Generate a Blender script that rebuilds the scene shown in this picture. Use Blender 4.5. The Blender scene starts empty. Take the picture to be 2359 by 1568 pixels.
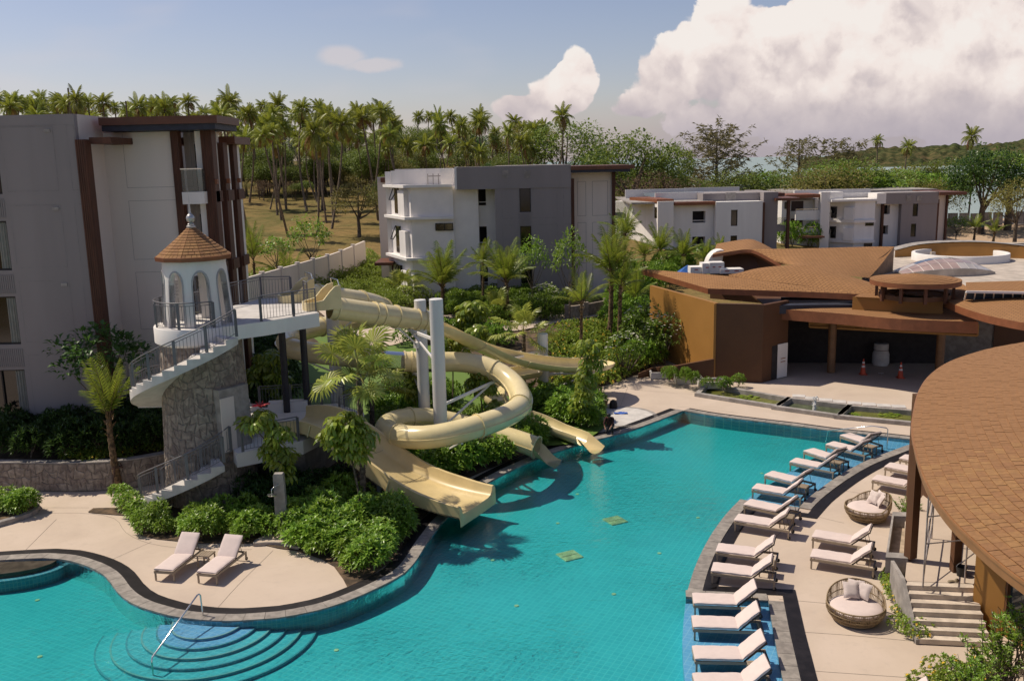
import bpy, bmesh, math, random
from mathutils import Vector, Matrix, noise as mnoise
from mathutils.geometry import tessellate_polygon
random.seed(7)
R=math.radians
SC=bpy.context.scene; COL=SC.collection
# ------------------------------------------------------------ camera
CAM_H=13.0; PITCH=R(10.8); ROLL=R(1.3); FPX=2146.7; CXP=1179.5; CYP=784.0
_f=Vector((0,math.cos(PITCH),-math.sin(PITCH))); _r0=Vector((1,0,0)); _u0=_r0.cross(_f)
_r=_r0*math.cos(ROLL)-_u0*math.sin(ROLL); _u=_u0*math.cos(ROLL)+_r0*math.sin(ROLL)
CAMP=Vector((0,0,CAM_H))
cd=bpy.data.cameras.new('camera'); cam=bpy.data.objects.new('camera',cd); COL.objects.link(cam)
cd.sensor_width=36; cd.lens=FPX/2359*36; cd.clip_end=60000; cd.clip_start=0.1
cam.matrix_world=Matrix(((_r.x,_u.x,-_f.x,0),(_r.y,_u.y,-_f.y,0),(_r.z,_u.z,-_f.z,CAM_H),(0,0,0,1)))
SC.camera=cam
SC.cycles.max_bounces=6; SC.cycles.diffuse_bounces=3; SC.cycles.glossy_bounces=3; SC.cycles.transparent_max_bounces=14; SC.cycles.volume_bounces=0; SC.cycles.caustics_reflective=False; SC.cycles.caustics_refractive=False
# ------------------------------------------------------------ sun, sky, exposure
SUN_EL=R(55); SUN_DIR=Vector((-0.935,0.355,0)).normalized()      # horizontal direction towards the sun
SUN_STRENGTH=4.6; SKY_STRENGTH=0.097; EXPOSURE=0.0
sl=bpy.data.lights.new('sun','SUN'); so=bpy.data.objects.new('sun',sl); COL.objects.link(so)
sl.energy=SUN_STRENGTH; sl.angle=R(0.5); sl.color=(1.0,0.89,0.73)
sv=Vector((SUN_DIR.x*math.cos(SUN_EL),SUN_DIR.y*math.cos(SUN_EL),math.sin(SUN_EL)))
so.rotation_euler=sv.to_track_quat('Z','Y').to_euler(); so.location=(-40,20,60)
SC.view_settings.view_transform='Standard'; SC.view_settings.look='None'
SC.view_settings.exposure=EXPOSURE; SC.view_settings.gamma=1.0; SC.view_settings.use_curve_mapping=False

def ray(x,y): return _f+_r*((x-CXP)/FPX)-_u*((y-CYP)/FPX)
def g(x,y,z=0.0):                                   # place on the level z
    d=ray(x,y); t=(z-CAM_H)/d.z; return CAMP+d*t
def aty(x,y,Y):                                     # place at the distance Y
    d=ray(x,y); return CAMP+d*(Y/d.y)
def G2(pts,z=0.0): return [(p.x,p.y) for p in (g(x,y,z) for x,y in pts)]

class NT:
    """small node tree helper"""
    def __init__(s,tree): s.t=tree; s.n=tree.nodes; s.l=tree.links
    def new(s,typ,**kw):
        n=s.n.new(typ)
        for k,v in kw.items(): setattr(n,k,v)
        return n
    def put(s,sock,v):
        if hasattr(v,'is_output') or isinstance(v,bpy.types.NodeSocket): s.l.new(v,sock)
        elif v is not None: sock.default_value=v
    def math(s,op,a,b=None,c=None,clamp=False):
        n=s.n.new('ShaderNodeMath'); n.operation=op; n.use_clamp=clamp
        for i,v in enumerate((a,b,c)):
            if v is not None: s.put(n.inputs[i],v)
        return n.outputs[0]
    def mix(s,f,a,b,mode='MIX'):
        n=s.n.new('ShaderNodeMix'); n.data_type='RGBA'; n.blend_type=mode
        s.put(n.inputs[0],f); s.put(n.inputs[6],a); s.put(n.inputs[7],b); return n.outputs[2]
    def ramp(s,f,stops):
        n=s.n.new('ShaderNodeValToRGB'); cr=n.color_ramp
        while len(cr.elements)<len(stops): cr.elements.new(0.5)
        for e,(p,c) in zip(cr.elements,stops): e.position=p; e.color=c if len(c)==4 else (*c,1)
        s.put(n.inputs[0],f); return n.outputs[0]
    def noise(s,vec,scale,detail=4,rough=0.55,dist=0.0,dim='3D'):
        n=s.n.new('ShaderNodeTexNoise'); n.noise_dimensions=dim
        if vec is not None: s.l.new(vec,n.inputs['Vector'])
        n.inputs['Scale'].default_value=scale; n.inputs['Detail'].default_value=detail
        n.inputs['Roughness'].default_value=rough; n.inputs['Distortion'].default_value=dist
        return n.outputs[0]
    def smooth(s,x,a,b):
        n=s.n.new('ShaderNodeMapRange'); n.interpolation_type='SMOOTHSTEP'
        s.put(n.inputs[0],x); n.inputs[1].default_value=a; n.inputs[2].default_value=b
        return n.outputs[0]
# ------------------------------------------------------------ world: Nishita sky with cumulus banks
W=bpy.data.worlds.new('World'); SC.world=W; W.use_nodes=True
nt=NT(W.node_tree); nt.n.clear()
sky=nt.new('ShaderNodeTexSky',sky_type='NISHITA'); sky.sun_disc=False
sky.sun_elevation=SUN_EL; sky.sun_rotation=math.atan2(SUN_DIR.x,SUN_DIR.y)
sky.air_density=1.0; sky.dust_density=0.8; sky.ozone_density=2.6
tc=nt.new('ShaderNodeTexCoord'); sep=nt.new('ShaderNodeSeparateXYZ'); nt.l.new(tc.outputs['Generated'],sep.inputs[0])
DX,DY,DZ=sep.outputs
hz=nt.math('MAXIMUM',nt.math('ABSOLUTE',DY),0.02)
U=nt.math('DIVIDE',DX,hz); V=nt.math('DIVIDE',DZ,hz)
def uv(x,y):
    d=ray(x,y); return d.x/d.y,d.z/d.y
cmb=nt.new('ShaderNodeCombineXYZ'); nt.put(cmb.inputs[0],U); nt.put(cmb.inputs[1],V)
P=cmb.outputs[0]
def vadd(vec,dx,dy):
    n=nt.new('ShaderNodeVectorMath',operation='ADD'); nt.l.new(vec,n.inputs[0]); n.inputs[1].default_value=(dx,dy,0); return n.outputs[0]
def billow(vec):
    a=nt.noise(vec,6.0,7.0,0.58,0.0,'2D')
    wv=nt.new('ShaderNodeVectorMath',operation='MULTIPLY_ADD'); nz=nt.new('ShaderNodeCombineXYZ'); nt.put(nz.inputs[0],a); nt.put(nz.inputs[1],a)
    nt.l.new(nz.outputs[0],wv.inputs[0]); wv.inputs[1].default_value=(0.11,-0.09,0); nt.l.new(vec,wv.inputs[2]); out=nt.math('MULTIPLY',a,1.25)
    for sc_,k_ in ((14,.30),(33,.17),(78,.075)):
        v=nt.new('ShaderNodeTexVoronoi'); v.voronoi_dimensions='2D'; v.feature='F1'; v.inputs['Scale'].default_value=sc_; nt.l.new(wv.outputs[0],v.inputs['Vector'])
        out=nt.math('ADD',out,nt.math('MULTIPLY',nt.math('SUBTRACT',0.42,v.outputs[0]),k_))
    return out
B0=billow(P); B1=billow(vadd(P,-0.014,0.022))
def blob(x,y,rx,ry,gain=1.0):
    u0,v0=uv(x,y); a=rx/FPX; b=ry/FPX
    du=nt.math('DIVIDE',nt.math('SUBTRACT',U,u0),a); dv=nt.math('DIVIDE',nt.math('SUBTRACT',V,v0),b)
    r2=nt.math('ADD',nt.math('MULTIPLY',du,du),nt.math('MULTIPLY',dv,dv))
    return nt.math('MULTIPLY',nt.math('SUBTRACT',1.0,nt.math('SQRT',r2)),gain)
blobs=[blob(1800,150,250,165,1.1),blob(2080,70,300,150,1.2),blob(2340,120,320,240,1.3),blob(1690,70,90,90,.7),blob(1545,200,100,78,.75),blob(1480,248,70,36,.7),
       blob(1950,262,500,60,1.0),blob(1328,178,46,62,.85),blob(1290,218,66,50,.85),blob(1235,250,84,30,.8)]
m=blobs[0]
for b_ in blobs[1:]: m=nt.math('SMOOTH_MAX',m,b_,0.12)
den=nt.math('ADD',m,nt.math('MULTIPLY',nt.math('SUBTRACT',B0,0.62),1.3))
cum=nt.smooth(den,0.0,0.10)
wisp_b=nt.math('MAXIMUM',blob(790,130,58,24,.8),blob(858,150,70,16,.8))
wden=nt.math('ADD',wisp_b,nt.math('MULTIPLY',nt.math('SUBTRACT',B0,0.62),1.1))
wisp=nt.math('MULTIPLY',nt.smooth(wden,0.0,0.45),0.62)
# scattered small clouds elsewhere and behind the camera, thin cirrus streaks
strm=nt.new('ShaderNodeMapping'); strm.inputs['Scale'].default_value=(2.0,7.0,1); nt.l.new(P,strm.inputs[0])
cir=nt.math('MULTIPLY',nt.smooth(nt.noise(strm.outputs[0],1.6,3,0.6,0.0,'2D'),0.5,0.8),0.22)
lit=nt.math('ADD',nt.math('ADD',0.75,nt.math('MULTIPLY',nt.math('SUBTRACT',nt.noise(P,3.2,3,.5,0,'2D'),.5),.38)),nt.math('MULTIPLY',nt.math('SUBTRACT',B0,B1),1.25))
hgt=nt.smooth(V,0.0,0.13)
lit=nt.math('MULTIPLY',lit,nt.math('ADD',0.50,nt.math('MULTIPLY',hgt,0.72)),clamp=True)
ccol=nt.ramp(lit,[(0.0,(0.36,0.32,0.37)),(0.35,(0.60,0.53,0.55)),(0.58,(0.80,0.70,0.68)),(0.80,(0.98,0.87,0.82)),(1.0,(1.0,0.93,0.88))])
bgs=nt.new('ShaderNodeBackground'); wb=nt.mix(1.0,sky.outputs[0],(1.17,0.98,0.99,1),'MULTIPLY'); nt.l.new(wb,bgs.inputs[0]); bgs.inputs[1].default_value=SKY_STRENGTH
bgc=nt.new('ShaderNodeBackground'); nt.l.new(ccol,bgc.inputs[0]); bgc.inputs[1].default_value=0.90
# low bank of grey-pink vapour over the sea horizon
hbank=nt.math('MULTIPLY',nt.math('SUBTRACT',1.0,nt.smooth(V,0.005,0.075)),nt.smooth(nt.math('ADD',U,nt.math('MULTIPLY',B0,0.25)),-0.25,0.45))
bgh=nt.new('ShaderNodeBackground'); bgh.inputs[0].default_value=(0.50,0.45,0.51,1); bgh.inputs[1].default_value=0.86
m1=nt.new('ShaderNodeMixShader'); nt.put(m1.inputs[0],nt.math('MULTIPLY',nt.math('MAXIMUM',wisp,cir),nt.smooth(V,0.0,0.05))); nt.l.new(bgs.outputs[0],m1.inputs[1])
bgw=nt.new('ShaderNodeBackground'); bgw.inputs[0].default_value=(0.80,0.72,0.72,1); bgw.inputs[1].default_value=0.86; nt.l.new(bgw.outputs[0],m1.inputs[2])
m2=nt.new('ShaderNodeMixShader'); nt.put(m2.inputs[0],cum); nt.l.new(m1.outputs[0],m2.inputs[1]); nt.l.new(bgc.outputs[0],m2.inputs[2])
m3=nt.new('ShaderNodeMixShader'); nt.put(m3.inputs[0],nt.math('MULTIPLY',hbank,0.8)); nt.l.new(m2.outputs[0],m3.inputs[1]); nt.l.new(bgh.outputs[0],m3.inputs[2])
W.cycles.sampling_method='MANUAL'; W.cycles.sample_map_resolution=256
wo=nt.new('ShaderNodeOutputWorld'); nt.l.new(m3.outputs[0],wo.inputs[0])

# ------------------------------------------------------------ materials
MATS={}
def mat(name,col,rough=0.7,var=0.12,scale=3.0,bump=0.0,bscale=40.0,metal=0.0,spec=0.4,rnd=0.0,col2=None,trans=0.0,coord='pos',streak=False):
    """principled surface with uneven colour, fine relief and per-object variation"""
    if name in MATS: return MATS[name]
    m=bpy.data.materials.new(name); m.use_nodes=True; n=NT(m.node_tree); n.n.clear()
    p=n.new('ShaderNodeBsdfPrincipled'); o=n.new('ShaderNodeOutputMaterial'); n.l.new(p.outputs[0],o.inputs[0])
    ge=n.new('ShaderNodeNewGeometry'); vec=ge.outputs['Position']
    if streak:
        mp=n.new('ShaderNodeMapping'); mp.inputs['Scale'].default_value=(1,1,0.12); n.l.new(vec,mp.inputs[0]); vec2=mp.outputs[0]
    else: vec2=vec
    nz=n.noise(vec2,scale,5,0.6)
    c2=col2 if col2 else tuple(max(0,c*(1-var*2.2)) for c in col)
    c=n.mix(n.smooth(nz,0.36,0.66),(*c2,1),(*[min(1,c*(1+var*0.4)) for c in col],1))
    if rnd:
        oi=n.new('ShaderNodeObjectInfo'); hs=n.new('ShaderNodeHueSaturation')
        n.l.new(c,hs.inputs['Color'])
        n.put(hs.inputs['Value'],n.math('ADD',1-rnd,n.math('MULTIPLY',oi.outputs['Random'],2*rnd)))
        n.put(hs.inputs['Hue'],n.math('ADD',0.5-rnd*0.05,n.math('MULTIPLY',oi.outputs['Random'],rnd*0.1)))
        c=hs.outputs[0]
    n.l.new(c,p.inputs['Base Color'])
    n.put(p.inputs['Roughness'],n.math('ADD',rough-0.06,n.math('MULTIPLY',nz,0.12),clamp=True))
    p.inputs['Metallic'].default_value=metal; p.inputs['Specular IOR Level'].default_value=spec
    if bump:
        b=n.new('ShaderNodeBump'); b.inputs['Strength'].default_value=bump; b.inputs['Distance'].default_value=0.02
        n.put(b.inputs['Height'],n.noise(vec,bscale,5,0.65)); n.l.new(b.outputs[0],p.inputs['Normal'])
    if trans:
        t=n.new('ShaderNodeBsdfTranslucent'); n.l.new(c,t.inputs[0]); mx=n.new('ShaderNodeMixShader'); mx.inputs[0].default_value=trans
        n.l.new(p.outputs[0],mx.inputs[1]); n.l.new(t.outputs[0],mx.inputs[2]); n.l.new(mx.outputs[0],o.inputs[0])
    MATS[name]=m; return m
def leafmat(name,col,col2,rough=0.38,trans=0.30,rnd=0.22):
    """leaf: per-leaf colour from a random value, gloss and some light through the blade"""
    if name in MATS: return MATS[name]
    m=bpy.data.materials.new(name); m.use_nodes=True; n=NT(m.node_tree); n.n.clear()
    p=n.new('ShaderNodeBsdfPrincipled'); o=n.new('ShaderNodeOutputMaterial')
    ge=n.new('ShaderNodeNewGeometry'); oi=n.new('ShaderNodeObjectInfo')
    c=n.mix(ge.outputs['Random Per Island'],(*col,1),(*col2,1))
    hs=n.new('ShaderNodeHueSaturation'); n.l.new(c,hs.inputs['Color'])
    n.put(hs.inputs['Value'],n.math('ADD',1-rnd,n.math('MULTIPLY',oi.outputs['Random'],2*rnd)))
    n.put(hs.inputs['Hue'],n.math('ADD',0.49,n.math('MULTIPLY',oi.outputs['Random'],0.02)))
    c=hs.outputs[0]; n.l.new(c,p.inputs['Base Color']); p.inputs['Roughness'].default_value=rough
    p.inputs['Specular IOR Level'].default_value=0.45
    t=n.new('ShaderNodeBsdfTranslucent'); n.l.new(n.mix(0.5,c,(*[min(1,k*1.6) for k in col2],1)),t.inputs[0])
    mx=n.new('ShaderNodeMixShader'); mx.inputs[0].default_value=trans
    n.l.new(p.outputs[0],mx.inputs[1]); n.l.new(t.outputs[0],mx.inputs[2]); n.l.new(mx.outputs[0],o.inputs[0])
    MATS[name]=m; return m

# ------------------------------------------------------------ mesh helpers
class MB:
    def __init__(s): s.v=[]; s.f=[]; s.m=[]; s.mi=0
    def add(s,vs,fs):
        o=len(s.v); s.v.extend(tuple(v) for v in vs)
        for f in fs: s.f.append(tuple(i+o for i in f)); s.m.append(s.mi)
        return s
    def box(s,c,d,rz=0.0,M=None):
        x,y,z=(k/2 for k in d); vs=[(sx*x,sy*y,sz*z) for sz in(-1,1) for sy in(-1,1) for sx in(-1,1)]
        Q=Matrix.Translation(Vector(c))@Matrix.Rotation(rz,4,'Z')
        if M is not None: Q=M@Q
        return s.add([Q@Vector(v) for v in vs],[(0,2,3,1),(4,5,7,6),(0,1,5,4),(1,3,7,5),(3,2,6,7),(2,0,4,6)])
    def beam(s,a,b,w,h=None,up=(0,0,1)):
        a=Vector(a); b=Vector(b); d=(b-a); L=d.length
        if L<1e-6: return s
        d/=L; h=h or w; up=Vector(up)
        if abs(d.dot(up))>0.98: up=Vector((1,0,0))
        sx=d.cross(up).normalized(); sz=sx.cross(d)
        vs=[p+sx*(i*w/2)+sz*(j*h/2) for p in(a,b) for i,j in((-1,-1),(1,-1),(1,1),(-1,1))]
        return s.add(vs,[(3,2,1,0),(4,5,6,7),(0,1,5,4),(1,2,6,5),(2,3,7,6),(3,0,4,7)])
    def tube(s,pts,r,n=8,cap=True):
        pts=[Vector(p) for p in pts]; k=len(pts); rs=r if isinstance(r,(list,tuple)) else [r]*k
        rings=[]; prev=None
        for i,p in enumerate(pts):
            t=(pts[min(i+1,k-1)]-pts[max(i-1,0)]).normalized()
            if prev is None:
                a=Vector((0,0,1)) if abs(t.z)<0.9 else Vector((1,0,0)); x=t.cross(a).normalized()
            else:
                x=(prev-t*prev.dot(t)); x=x.normalized() if x.length>1e-6 else t.orthogonal().normalized()
            prev=x; y=t.cross(x)
            rings.append([p+(x*math.cos(2*math.pi*j/n)+y*math.sin(2*math.pi*j/n))*rs[i] for j in range(n)])
        return s.loft(rings,True,cap)
    def loft(s,rings,closed=True,cap=False,flip=False):
        n=len(rings[0]); vs=[p for r_ in rings for p in r_]; fs=[]
        for i in range(len(rings)-1):
            for j in range(n if closed else n-1):
                a=i*n+j; b=i*n+(j+1)%n; q=(a,b,b+n,a+n); fs.append(q[::-1] if flip else q)
        if cap: fs.append(tuple(range(n))[::-1]); fs.append(tuple((len(rings)-1)*n+j for j in range(n)))
        return s.add(vs,fs)
    def prism(s,poly,z0,z1):
        n=len(poly); a=sum(poly[i][0]*poly[(i+1)%n][1]-poly[(i+1)%n][0]*poly[i][1] for i in range(n))
        if a<0: poly=poly[::-1]
        vs=[(x,y,z0) for x,y in poly]+[(x,y,z1) for x,y in poly]
        fs=[tuple(range(n))[::-1],tuple(range(n,2*n))]+[(i,(i+1)%n,(i+1)%n+n,i+n) for i in range(n)]
        return s.add(vs,fs)
    def lathe(s,prof,n=24,c=(0,0,0),cap=False):
        rings=[[Vector((c[0]+r*math.cos(2*math.pi*j/n),c[1]+r*math.sin(2*math.pi*j/n),c[2]+z)) for j in range(n)] for r,z in prof]
        return s.loft(rings,True,cap)
    def mesh(s,name,mats,smooth=None,origin=None):
        me=bpy.data.meshes.new(name)
        vs=s.v if origin is None else [(v[0]-origin[0],v[1]-origin[1],v[2]-origin[2]) for v in s.v]
        me.from_pydata(vs,[],s.f); 
        for m_ in (mats if isinstance(mats,(list,tuple)) else [mats]): me.materials.append(m_)
        if any(s.m): me.polygons.foreach_set('material_index',s.m)
        if smooth is not None:
            me.polygons.foreach_set('use_smooth',[True]*len(me.polygons)); me.set_sharp_from_angle(angle=R(smooth))
        me.update(); return me
    def build(s,name,mats,parent=None,smooth=None,local=False):
        org=parent_org(parent) if (parent is not None and not local) else None
        return obj(name,s.mesh(name,mats,smooth,org),parent)
def parent_org(p):
    o=Vector(p.location)
    while p.parent: p=p.parent; o+=p.location
    return o
def obj(name,me,parent=None,loc=None,rot=None,scale=None):
    o=bpy.data.objects.new(name,me); COL.objects.link(o)
    if parent is not None: o.parent=parent
    if loc is not None: o.location=loc
    if rot is not None: o.rotation_euler=rot
    if scale is not None: o.scale=scale if isinstance(scale,(tuple,list,Vector)) else (scale,)*3
    return o
def tag(o,label=None,cat=None,group=None,kind=None):
    if label: o['label']=label
    if cat: o['category']=cat
    if group: o['group']=group
    if kind: o['kind']=kind
    return o
def thing(name,label,cat,loc=(0,0,0),rz=0.0,group=None):
    o=bpy.data.objects.new(name,None); COL.objects.link(o); o.location=loc; o.rotation_euler=(0,0,rz); o.empty_display_size=0.3
    return tag(o,label,cat,group)
def dup(root,loc,rz=0.0,label=None,group=None,scale=None):
    def cp(o,parent):
        c=o.copy(); COL.objects.link(c); c.parent=parent
        for ch in o.children: cp(ch,c)
        return c
    r=cp(root,None); r.location=loc; r.rotation_euler=(0,0,rz)
    if scale: r.scale=(scale,)*3
    if label: r['label']=label
    if group: r['group']=group
    return r
def bez(pts,step=0.3,closed=False):
    """Catmull-Rom through the points, resampled about every step"""
    pts=[Vector(p) if len(p)==3 else Vector((p[0],p[1],0)) for p in pts]; out=[]; n=len(pts)
    for i in range(n if closed else n-1):
        p0=pts[(i-1)%n] if closed or i>0 else pts[0]*2-pts[1]; p1=pts[i]; p2=pts[(i+1)%n]
        p3=pts[(i+2)%n] if closed or i+2<n else pts[-1]*2-pts[-2]
        k=max(1,int((p2-p1).length/step))
        for j in range(k):
            t=j/k; out.append(0.5*((2*p1)+(p2-p0)*t+(2*p0-5*p1+4*p2-p3)*t*t+(3*p1-p0-3*p2+p3)*t**3))
    if not closed: out.append(pts[-1])
    return out
def offset(pl,d,closed=False):
    """offset a 2-d polyline to its left by d, mitred"""
    n=len(pl); out=[]
    for i in range(n):
        a=pl[(i-1)%n] if closed or i>0 else None; b=pl[i]; c=pl[(i+1)%n] if closed or i<n-1 else None
        def nrm(p,q):
            v=Vector((q[0]-p[0],q[1]-p[1])); v.normalize(); return Vector((-v.y,v.x))
        if a is None: m=nrm(b,c)
        elif c is None: m=nrm(a,b)
        else:
            n1=nrm(a,b); n2=nrm(b,c); m=(n1+n2)
            m=m/max(0.35,m.length_squared/2) if m.length>1e-4 else n1
        out.append((b[0]+m.x*d,b[1]+m.y*d))
    return out
def sstep(a,b,x):
    t=min(1,max(0,(x-a)/(b-a))); return t*t*(3-2*t)
def inpoly(x,y,poly):
    c=False; n=len(poly); j=n-1
    for i in range(n):
        xi,yi=poly[i][0],poly[i][1]; xj,yj=poly[j][0],poly[j][1]
        if (yi>y)!=(yj>y) and x<(xj-xi)*(y-yi)/(yj-yi)+xi: c=not c
        j=i
    return c
def pdist(x,y,pl,closed=True):
    b=1e9; n=len(pl)
    for i in range(n if closed else n-1):
        ax,ay=pl[i][0],pl[i][1]; cx,cy=pl[(i+1)%n][0],pl[(i+1)%n][1]
        dx,dy=cx-ax,cy-ay; L=dx*dx+dy*dy; t=0 if L==0 else max(0,min(1,((x-ax)*dx+(y-ay)*dy)/L))
        d=(x-ax-t*dx)**2+(y-ay-t*dy)**2; b=min(b,d)
    return math.sqrt(b)
# ------------------------------------------------------------ surface materials
def deckmat():
    m=bpy.data.materials.new('deck_concrete'); m.use_nodes=True; n=NT(m.node_tree); n.n.clear()
    p=n.new('ShaderNodeBsdfPrincipled'); o=n.new('ShaderNodeOutputMaterial'); n.l.new(p.outputs[0],o.inputs[0])
    ge=n.new('ShaderNodeNewGeometry'); v=ge.outputs['Position']
    a=n.noise(v,0.35,6,0.6,0.6); b=n.noise(v,3.2,6,0.7,0.3); c=n.noise(v,60,3,0.6)
    col=n.ramp(a,[(0.3,(0.47,0.38,0.305)),(0.5,(0.52,0.425,0.34)),(0.7,(0.56,0.46,0.375))])
    col=n.mix(n.math('MULTIPLY',n.smooth(b,0.50,0.78),0.5),col,(0.43,0.36,0.30,1))
    col=n.mix(n.math('MULTIPLY',n.smooth(c,0.62,0.75),0.12),col,(0.30,0.26,0.22,1))
    n.l.new(col,p.inputs['Base Color']); n.put(p.inputs['Roughness'],n.math('ADD',0.62,n.math('MULTIPLY',b,0.25)))
    p.inputs['Specular IOR Level'].default_value=0.25
    bp=n.new('ShaderNodeBump'); bp.inputs['Strength'].default_value=0.15; bp.inputs['Distance'].default_value=0.01; n.l.new(c,bp.inputs['Height']); n.l.new(bp.outputs[0],p.inputs['Normal'])
    return m
def tilemat(name,wall=False,size=0.16,base=(0.085,0.385,0.51),base2=(0.105,0.425,0.55),grout=(0.17,0.49,0.59)):
    m=bpy.data.materials.new(name); m.use_nodes=True; n=NT(m.node_tree); n.n.clear()
    p=n.new('ShaderNodeBsdfPrincipled'); o=n.new('ShaderNodeOutputMaterial'); n.l.new(p.outputs[0],o.inputs[0])
    ge=n.new('ShaderNodeNewGeometry'); v=ge.outputs['Position']
    if wall:
        s=n.new('ShaderNodeSeparateXYZ'); n.l.new(v,s.inputs[0]); c=n.new('ShaderNodeCombineXYZ')
        n.put(c.inputs[0],n.math('ADD',s.outputs[0],n.math('MULTIPLY',s.outputs[1],0.9))); n.put(c.inputs[1],s.outputs[2]); v=c.outputs[0]
    else:
        mp=n.new('ShaderNodeMapping'); mp.inputs['Rotation'].default_value=(0,0,R(27)); n.l.new(v,mp.inputs[0]); v=mp.outputs[0]
    bt=n.new('ShaderNodeTexBrick'); bt.offset=0.0; n.l.new(v,bt.inputs['Vector'])
    bt.inputs['Color1'].default_value=(*base,1); bt.inputs['Color2'].default_value=(*base2,1); bt.inputs['Mortar'].default_value=(*grout,1)
    bt.inputs['Scale'].default_value=1.0; bt.inputs['Brick Width'].default_value=size; bt.inputs['Row Height'].default_value=size
    bt.inputs['Mortar Size'].default_value=size*0.075; bt.inputs['Mortar Smooth'].default_value=0.2
    nz=n.noise(v,0.5,4,0.6); c=n.mix(n.math('MULTIPLY',n.smooth(nz,0.4,0.75),0.25),bt.outputs[0],(0.065,0.32,0.44,1))
    n.l.new(c,p.inputs['Base Color']); p.inputs['Roughness'].default_value=0.35
    return m
def watermat():
    m=bpy.data.materials.new('pool_water'); m.use_nodes=True; n=NT(m.node_tree); n.n.clear()
    o=n.new('ShaderNodeOutputMaterial'); ge=n.new('ShaderNodeNewGeometry'); v=ge.outputs['Position']
    mp=n.new('ShaderNodeMapping'); mp.inputs['Scale'].default_value=(1.0,1.5,1.0); mp.inputs['Rotation'].default_value=(0,0,R(-25)); n.l.new(v,mp.inputs[0])
    a=n.noise(mp.outputs[0],2.6,4,0.6,0.9); b=n.noise(mp.outputs[0],7.5,3,0.55,0.6)
    calm=n.noise(v,0.16,2,0.5)
    h=n.math('MULTIPLY',n.math('ADD',a,n.math('MULTIPLY',b,0.5)),n.math('ADD',0.25,n.smooth(calm,0.38,0.62)))
    bp=n.new('ShaderNodeBump'); bp.inputs['Strength'].default_value=1.0; bp.inputs['Distance'].default_value=0.042; n.l.new(h,bp.inputs['Height'])
    fr=n.new('ShaderNodeFresnel'); fr.inputs[0].default_value=1.33; n.l.new(bp.outputs[0],fr.inputs[1])
    gl=n.new('ShaderNodeBsdfGlossy'); gl.inputs['Roughness'].default_value=0.03; n.l.new(bp.outputs[0],gl.inputs['Normal'])
    tr=n.new('ShaderNodeBsdfTransparent'); mx=n.new('ShaderNodeMixShader')
    n.l.new(fr.outputs[0],mx.inputs[0]); n.l.new(tr.outputs[0],mx.inputs[1]); n.l.new(gl.outputs[0],mx.inputs[2]); n.l.new(mx.outputs[0],o.inputs['Surface'])
    va=n.new('ShaderNodeVolumeAbsorption'); va.inputs['Color'].default_value=(0.25,0.935,0.865,1); va.inputs['Density'].default_value=1.0
    n.l.new(va.outputs[0],o.inputs['Volume']); return m
M_DECK=deckmat(); M_TILE=tilemat('pool_tile',False,0.20); M_TILEW=tilemat('pool_tile_wall',True,0.15,(0.07,0.24,0.34),(0.10,0.31,0.43),(0.22,0.38,0.42)); M_WATER=watermat(); M_TILEL=tilemat('shallow_tint_tile',False,0.20,(0.13,0.33,0.62),(0.16,0.37,0.66),(0.24,0.44,0.68))  # M_TILEL: same tile, with the bluer light of shallow water put into its colour
M_COPE=mat('grey_coping_stone',(0.29,0.26,0.23),0.75,0.12,4,0.15,50,rnd=0.12)
M_GRATE=mat('black_drain_grate',(0.022,0.018,0.020),0.55,0.2,3)
M_JOINT=mat('deck_joint',(0.20,0.165,0.135),0.9)
M_SOIL=mat('garden_soil',(0.13,0.085,0.05),0.95,0.3,2.5,0.6,18,col2=(0.05,0.035,0.022))
M_WHITE=mat('white_render',(0.82,0.765,0.71),0.8,0.03,0.6,0.05,60)
M_WHITE2=mat('white_plaster',(0.76,0.725,0.69),0.75,0.03,0.8,0.04,60,streak=True)
M_CREAM=mat('cream_render',(0.68,0.605,0.545),0.85,0.03,0.5,0.05,60,streak=True)
M_GREYW=mat('grey_render',(0.265,0.236,0.232),0.85,0.035,0.5,0.05,60,streak=True)
M_BROWN=mat('brown_slat_cladding',(0.105,0.040,0.022),0.6,0.15,6,streak=True)
M_BRONZE=mat('bronze_fascia',(0.135,0.052,0.028),0.5,0.08,1.5)
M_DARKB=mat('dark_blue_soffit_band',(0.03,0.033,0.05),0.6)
M_GLASSD=mat('dark_window_glass',(0.012,0.011,0.013),0.08,0.3,1.0,spec=0.7)
M_FRAME=mat('black_window_frame',(0.015,0.013,0.014),0.45)
M_STEEL=mat('grey_railing_paint',(0.145,0.14,0.15),0.45,0.05,spec=0.5)
M_CHROME=mat('polished_steel',(0.75,0.74,0.72),0.18,0.03,metal=1.0)
M_YELL=mat('yellow_slide_fibreglass',(0.73,0.615,0.345),0.24,0.06,0.9,spec=0.5)
M_YELL2=mat('inner_slide_fibreglass',(0.69,0.535,0.265),0.3,0.06,0.9,spec=0.5)
M_POST=mat('white_column_paint',(0.66,0.645,0.635),0.5,0.05,1.2,streak=True)
M_CONC=mat('grey_concrete',(0.34,0.31,0.285),0.85,0.14,2.2,0.15,30)
M_STEP=mat('stair_concrete',(0.56,0.53,0.50),0.8,0.07,2,0.06,40)
def stuffmat_stone(name,cols):
    m=mat(name,cols[0],0.9,0.15,5,0.35,26,rnd=0.2,col2=cols[1]); return m
M_STONE=stuffmat_stone('rubble_stone',((0.30,0.25,0.205),(0.19,0.155,0.13)))
M_MORT=mat('stone_mortar',(0.235,0.20,0.17),0.95,0.2,8,0.4,40)
M_LAWN=leafmat('lawn_grass',(0.085,0.16,0.02),(0.14,0.23,0.035),0.7,0.1,0.0)

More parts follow.
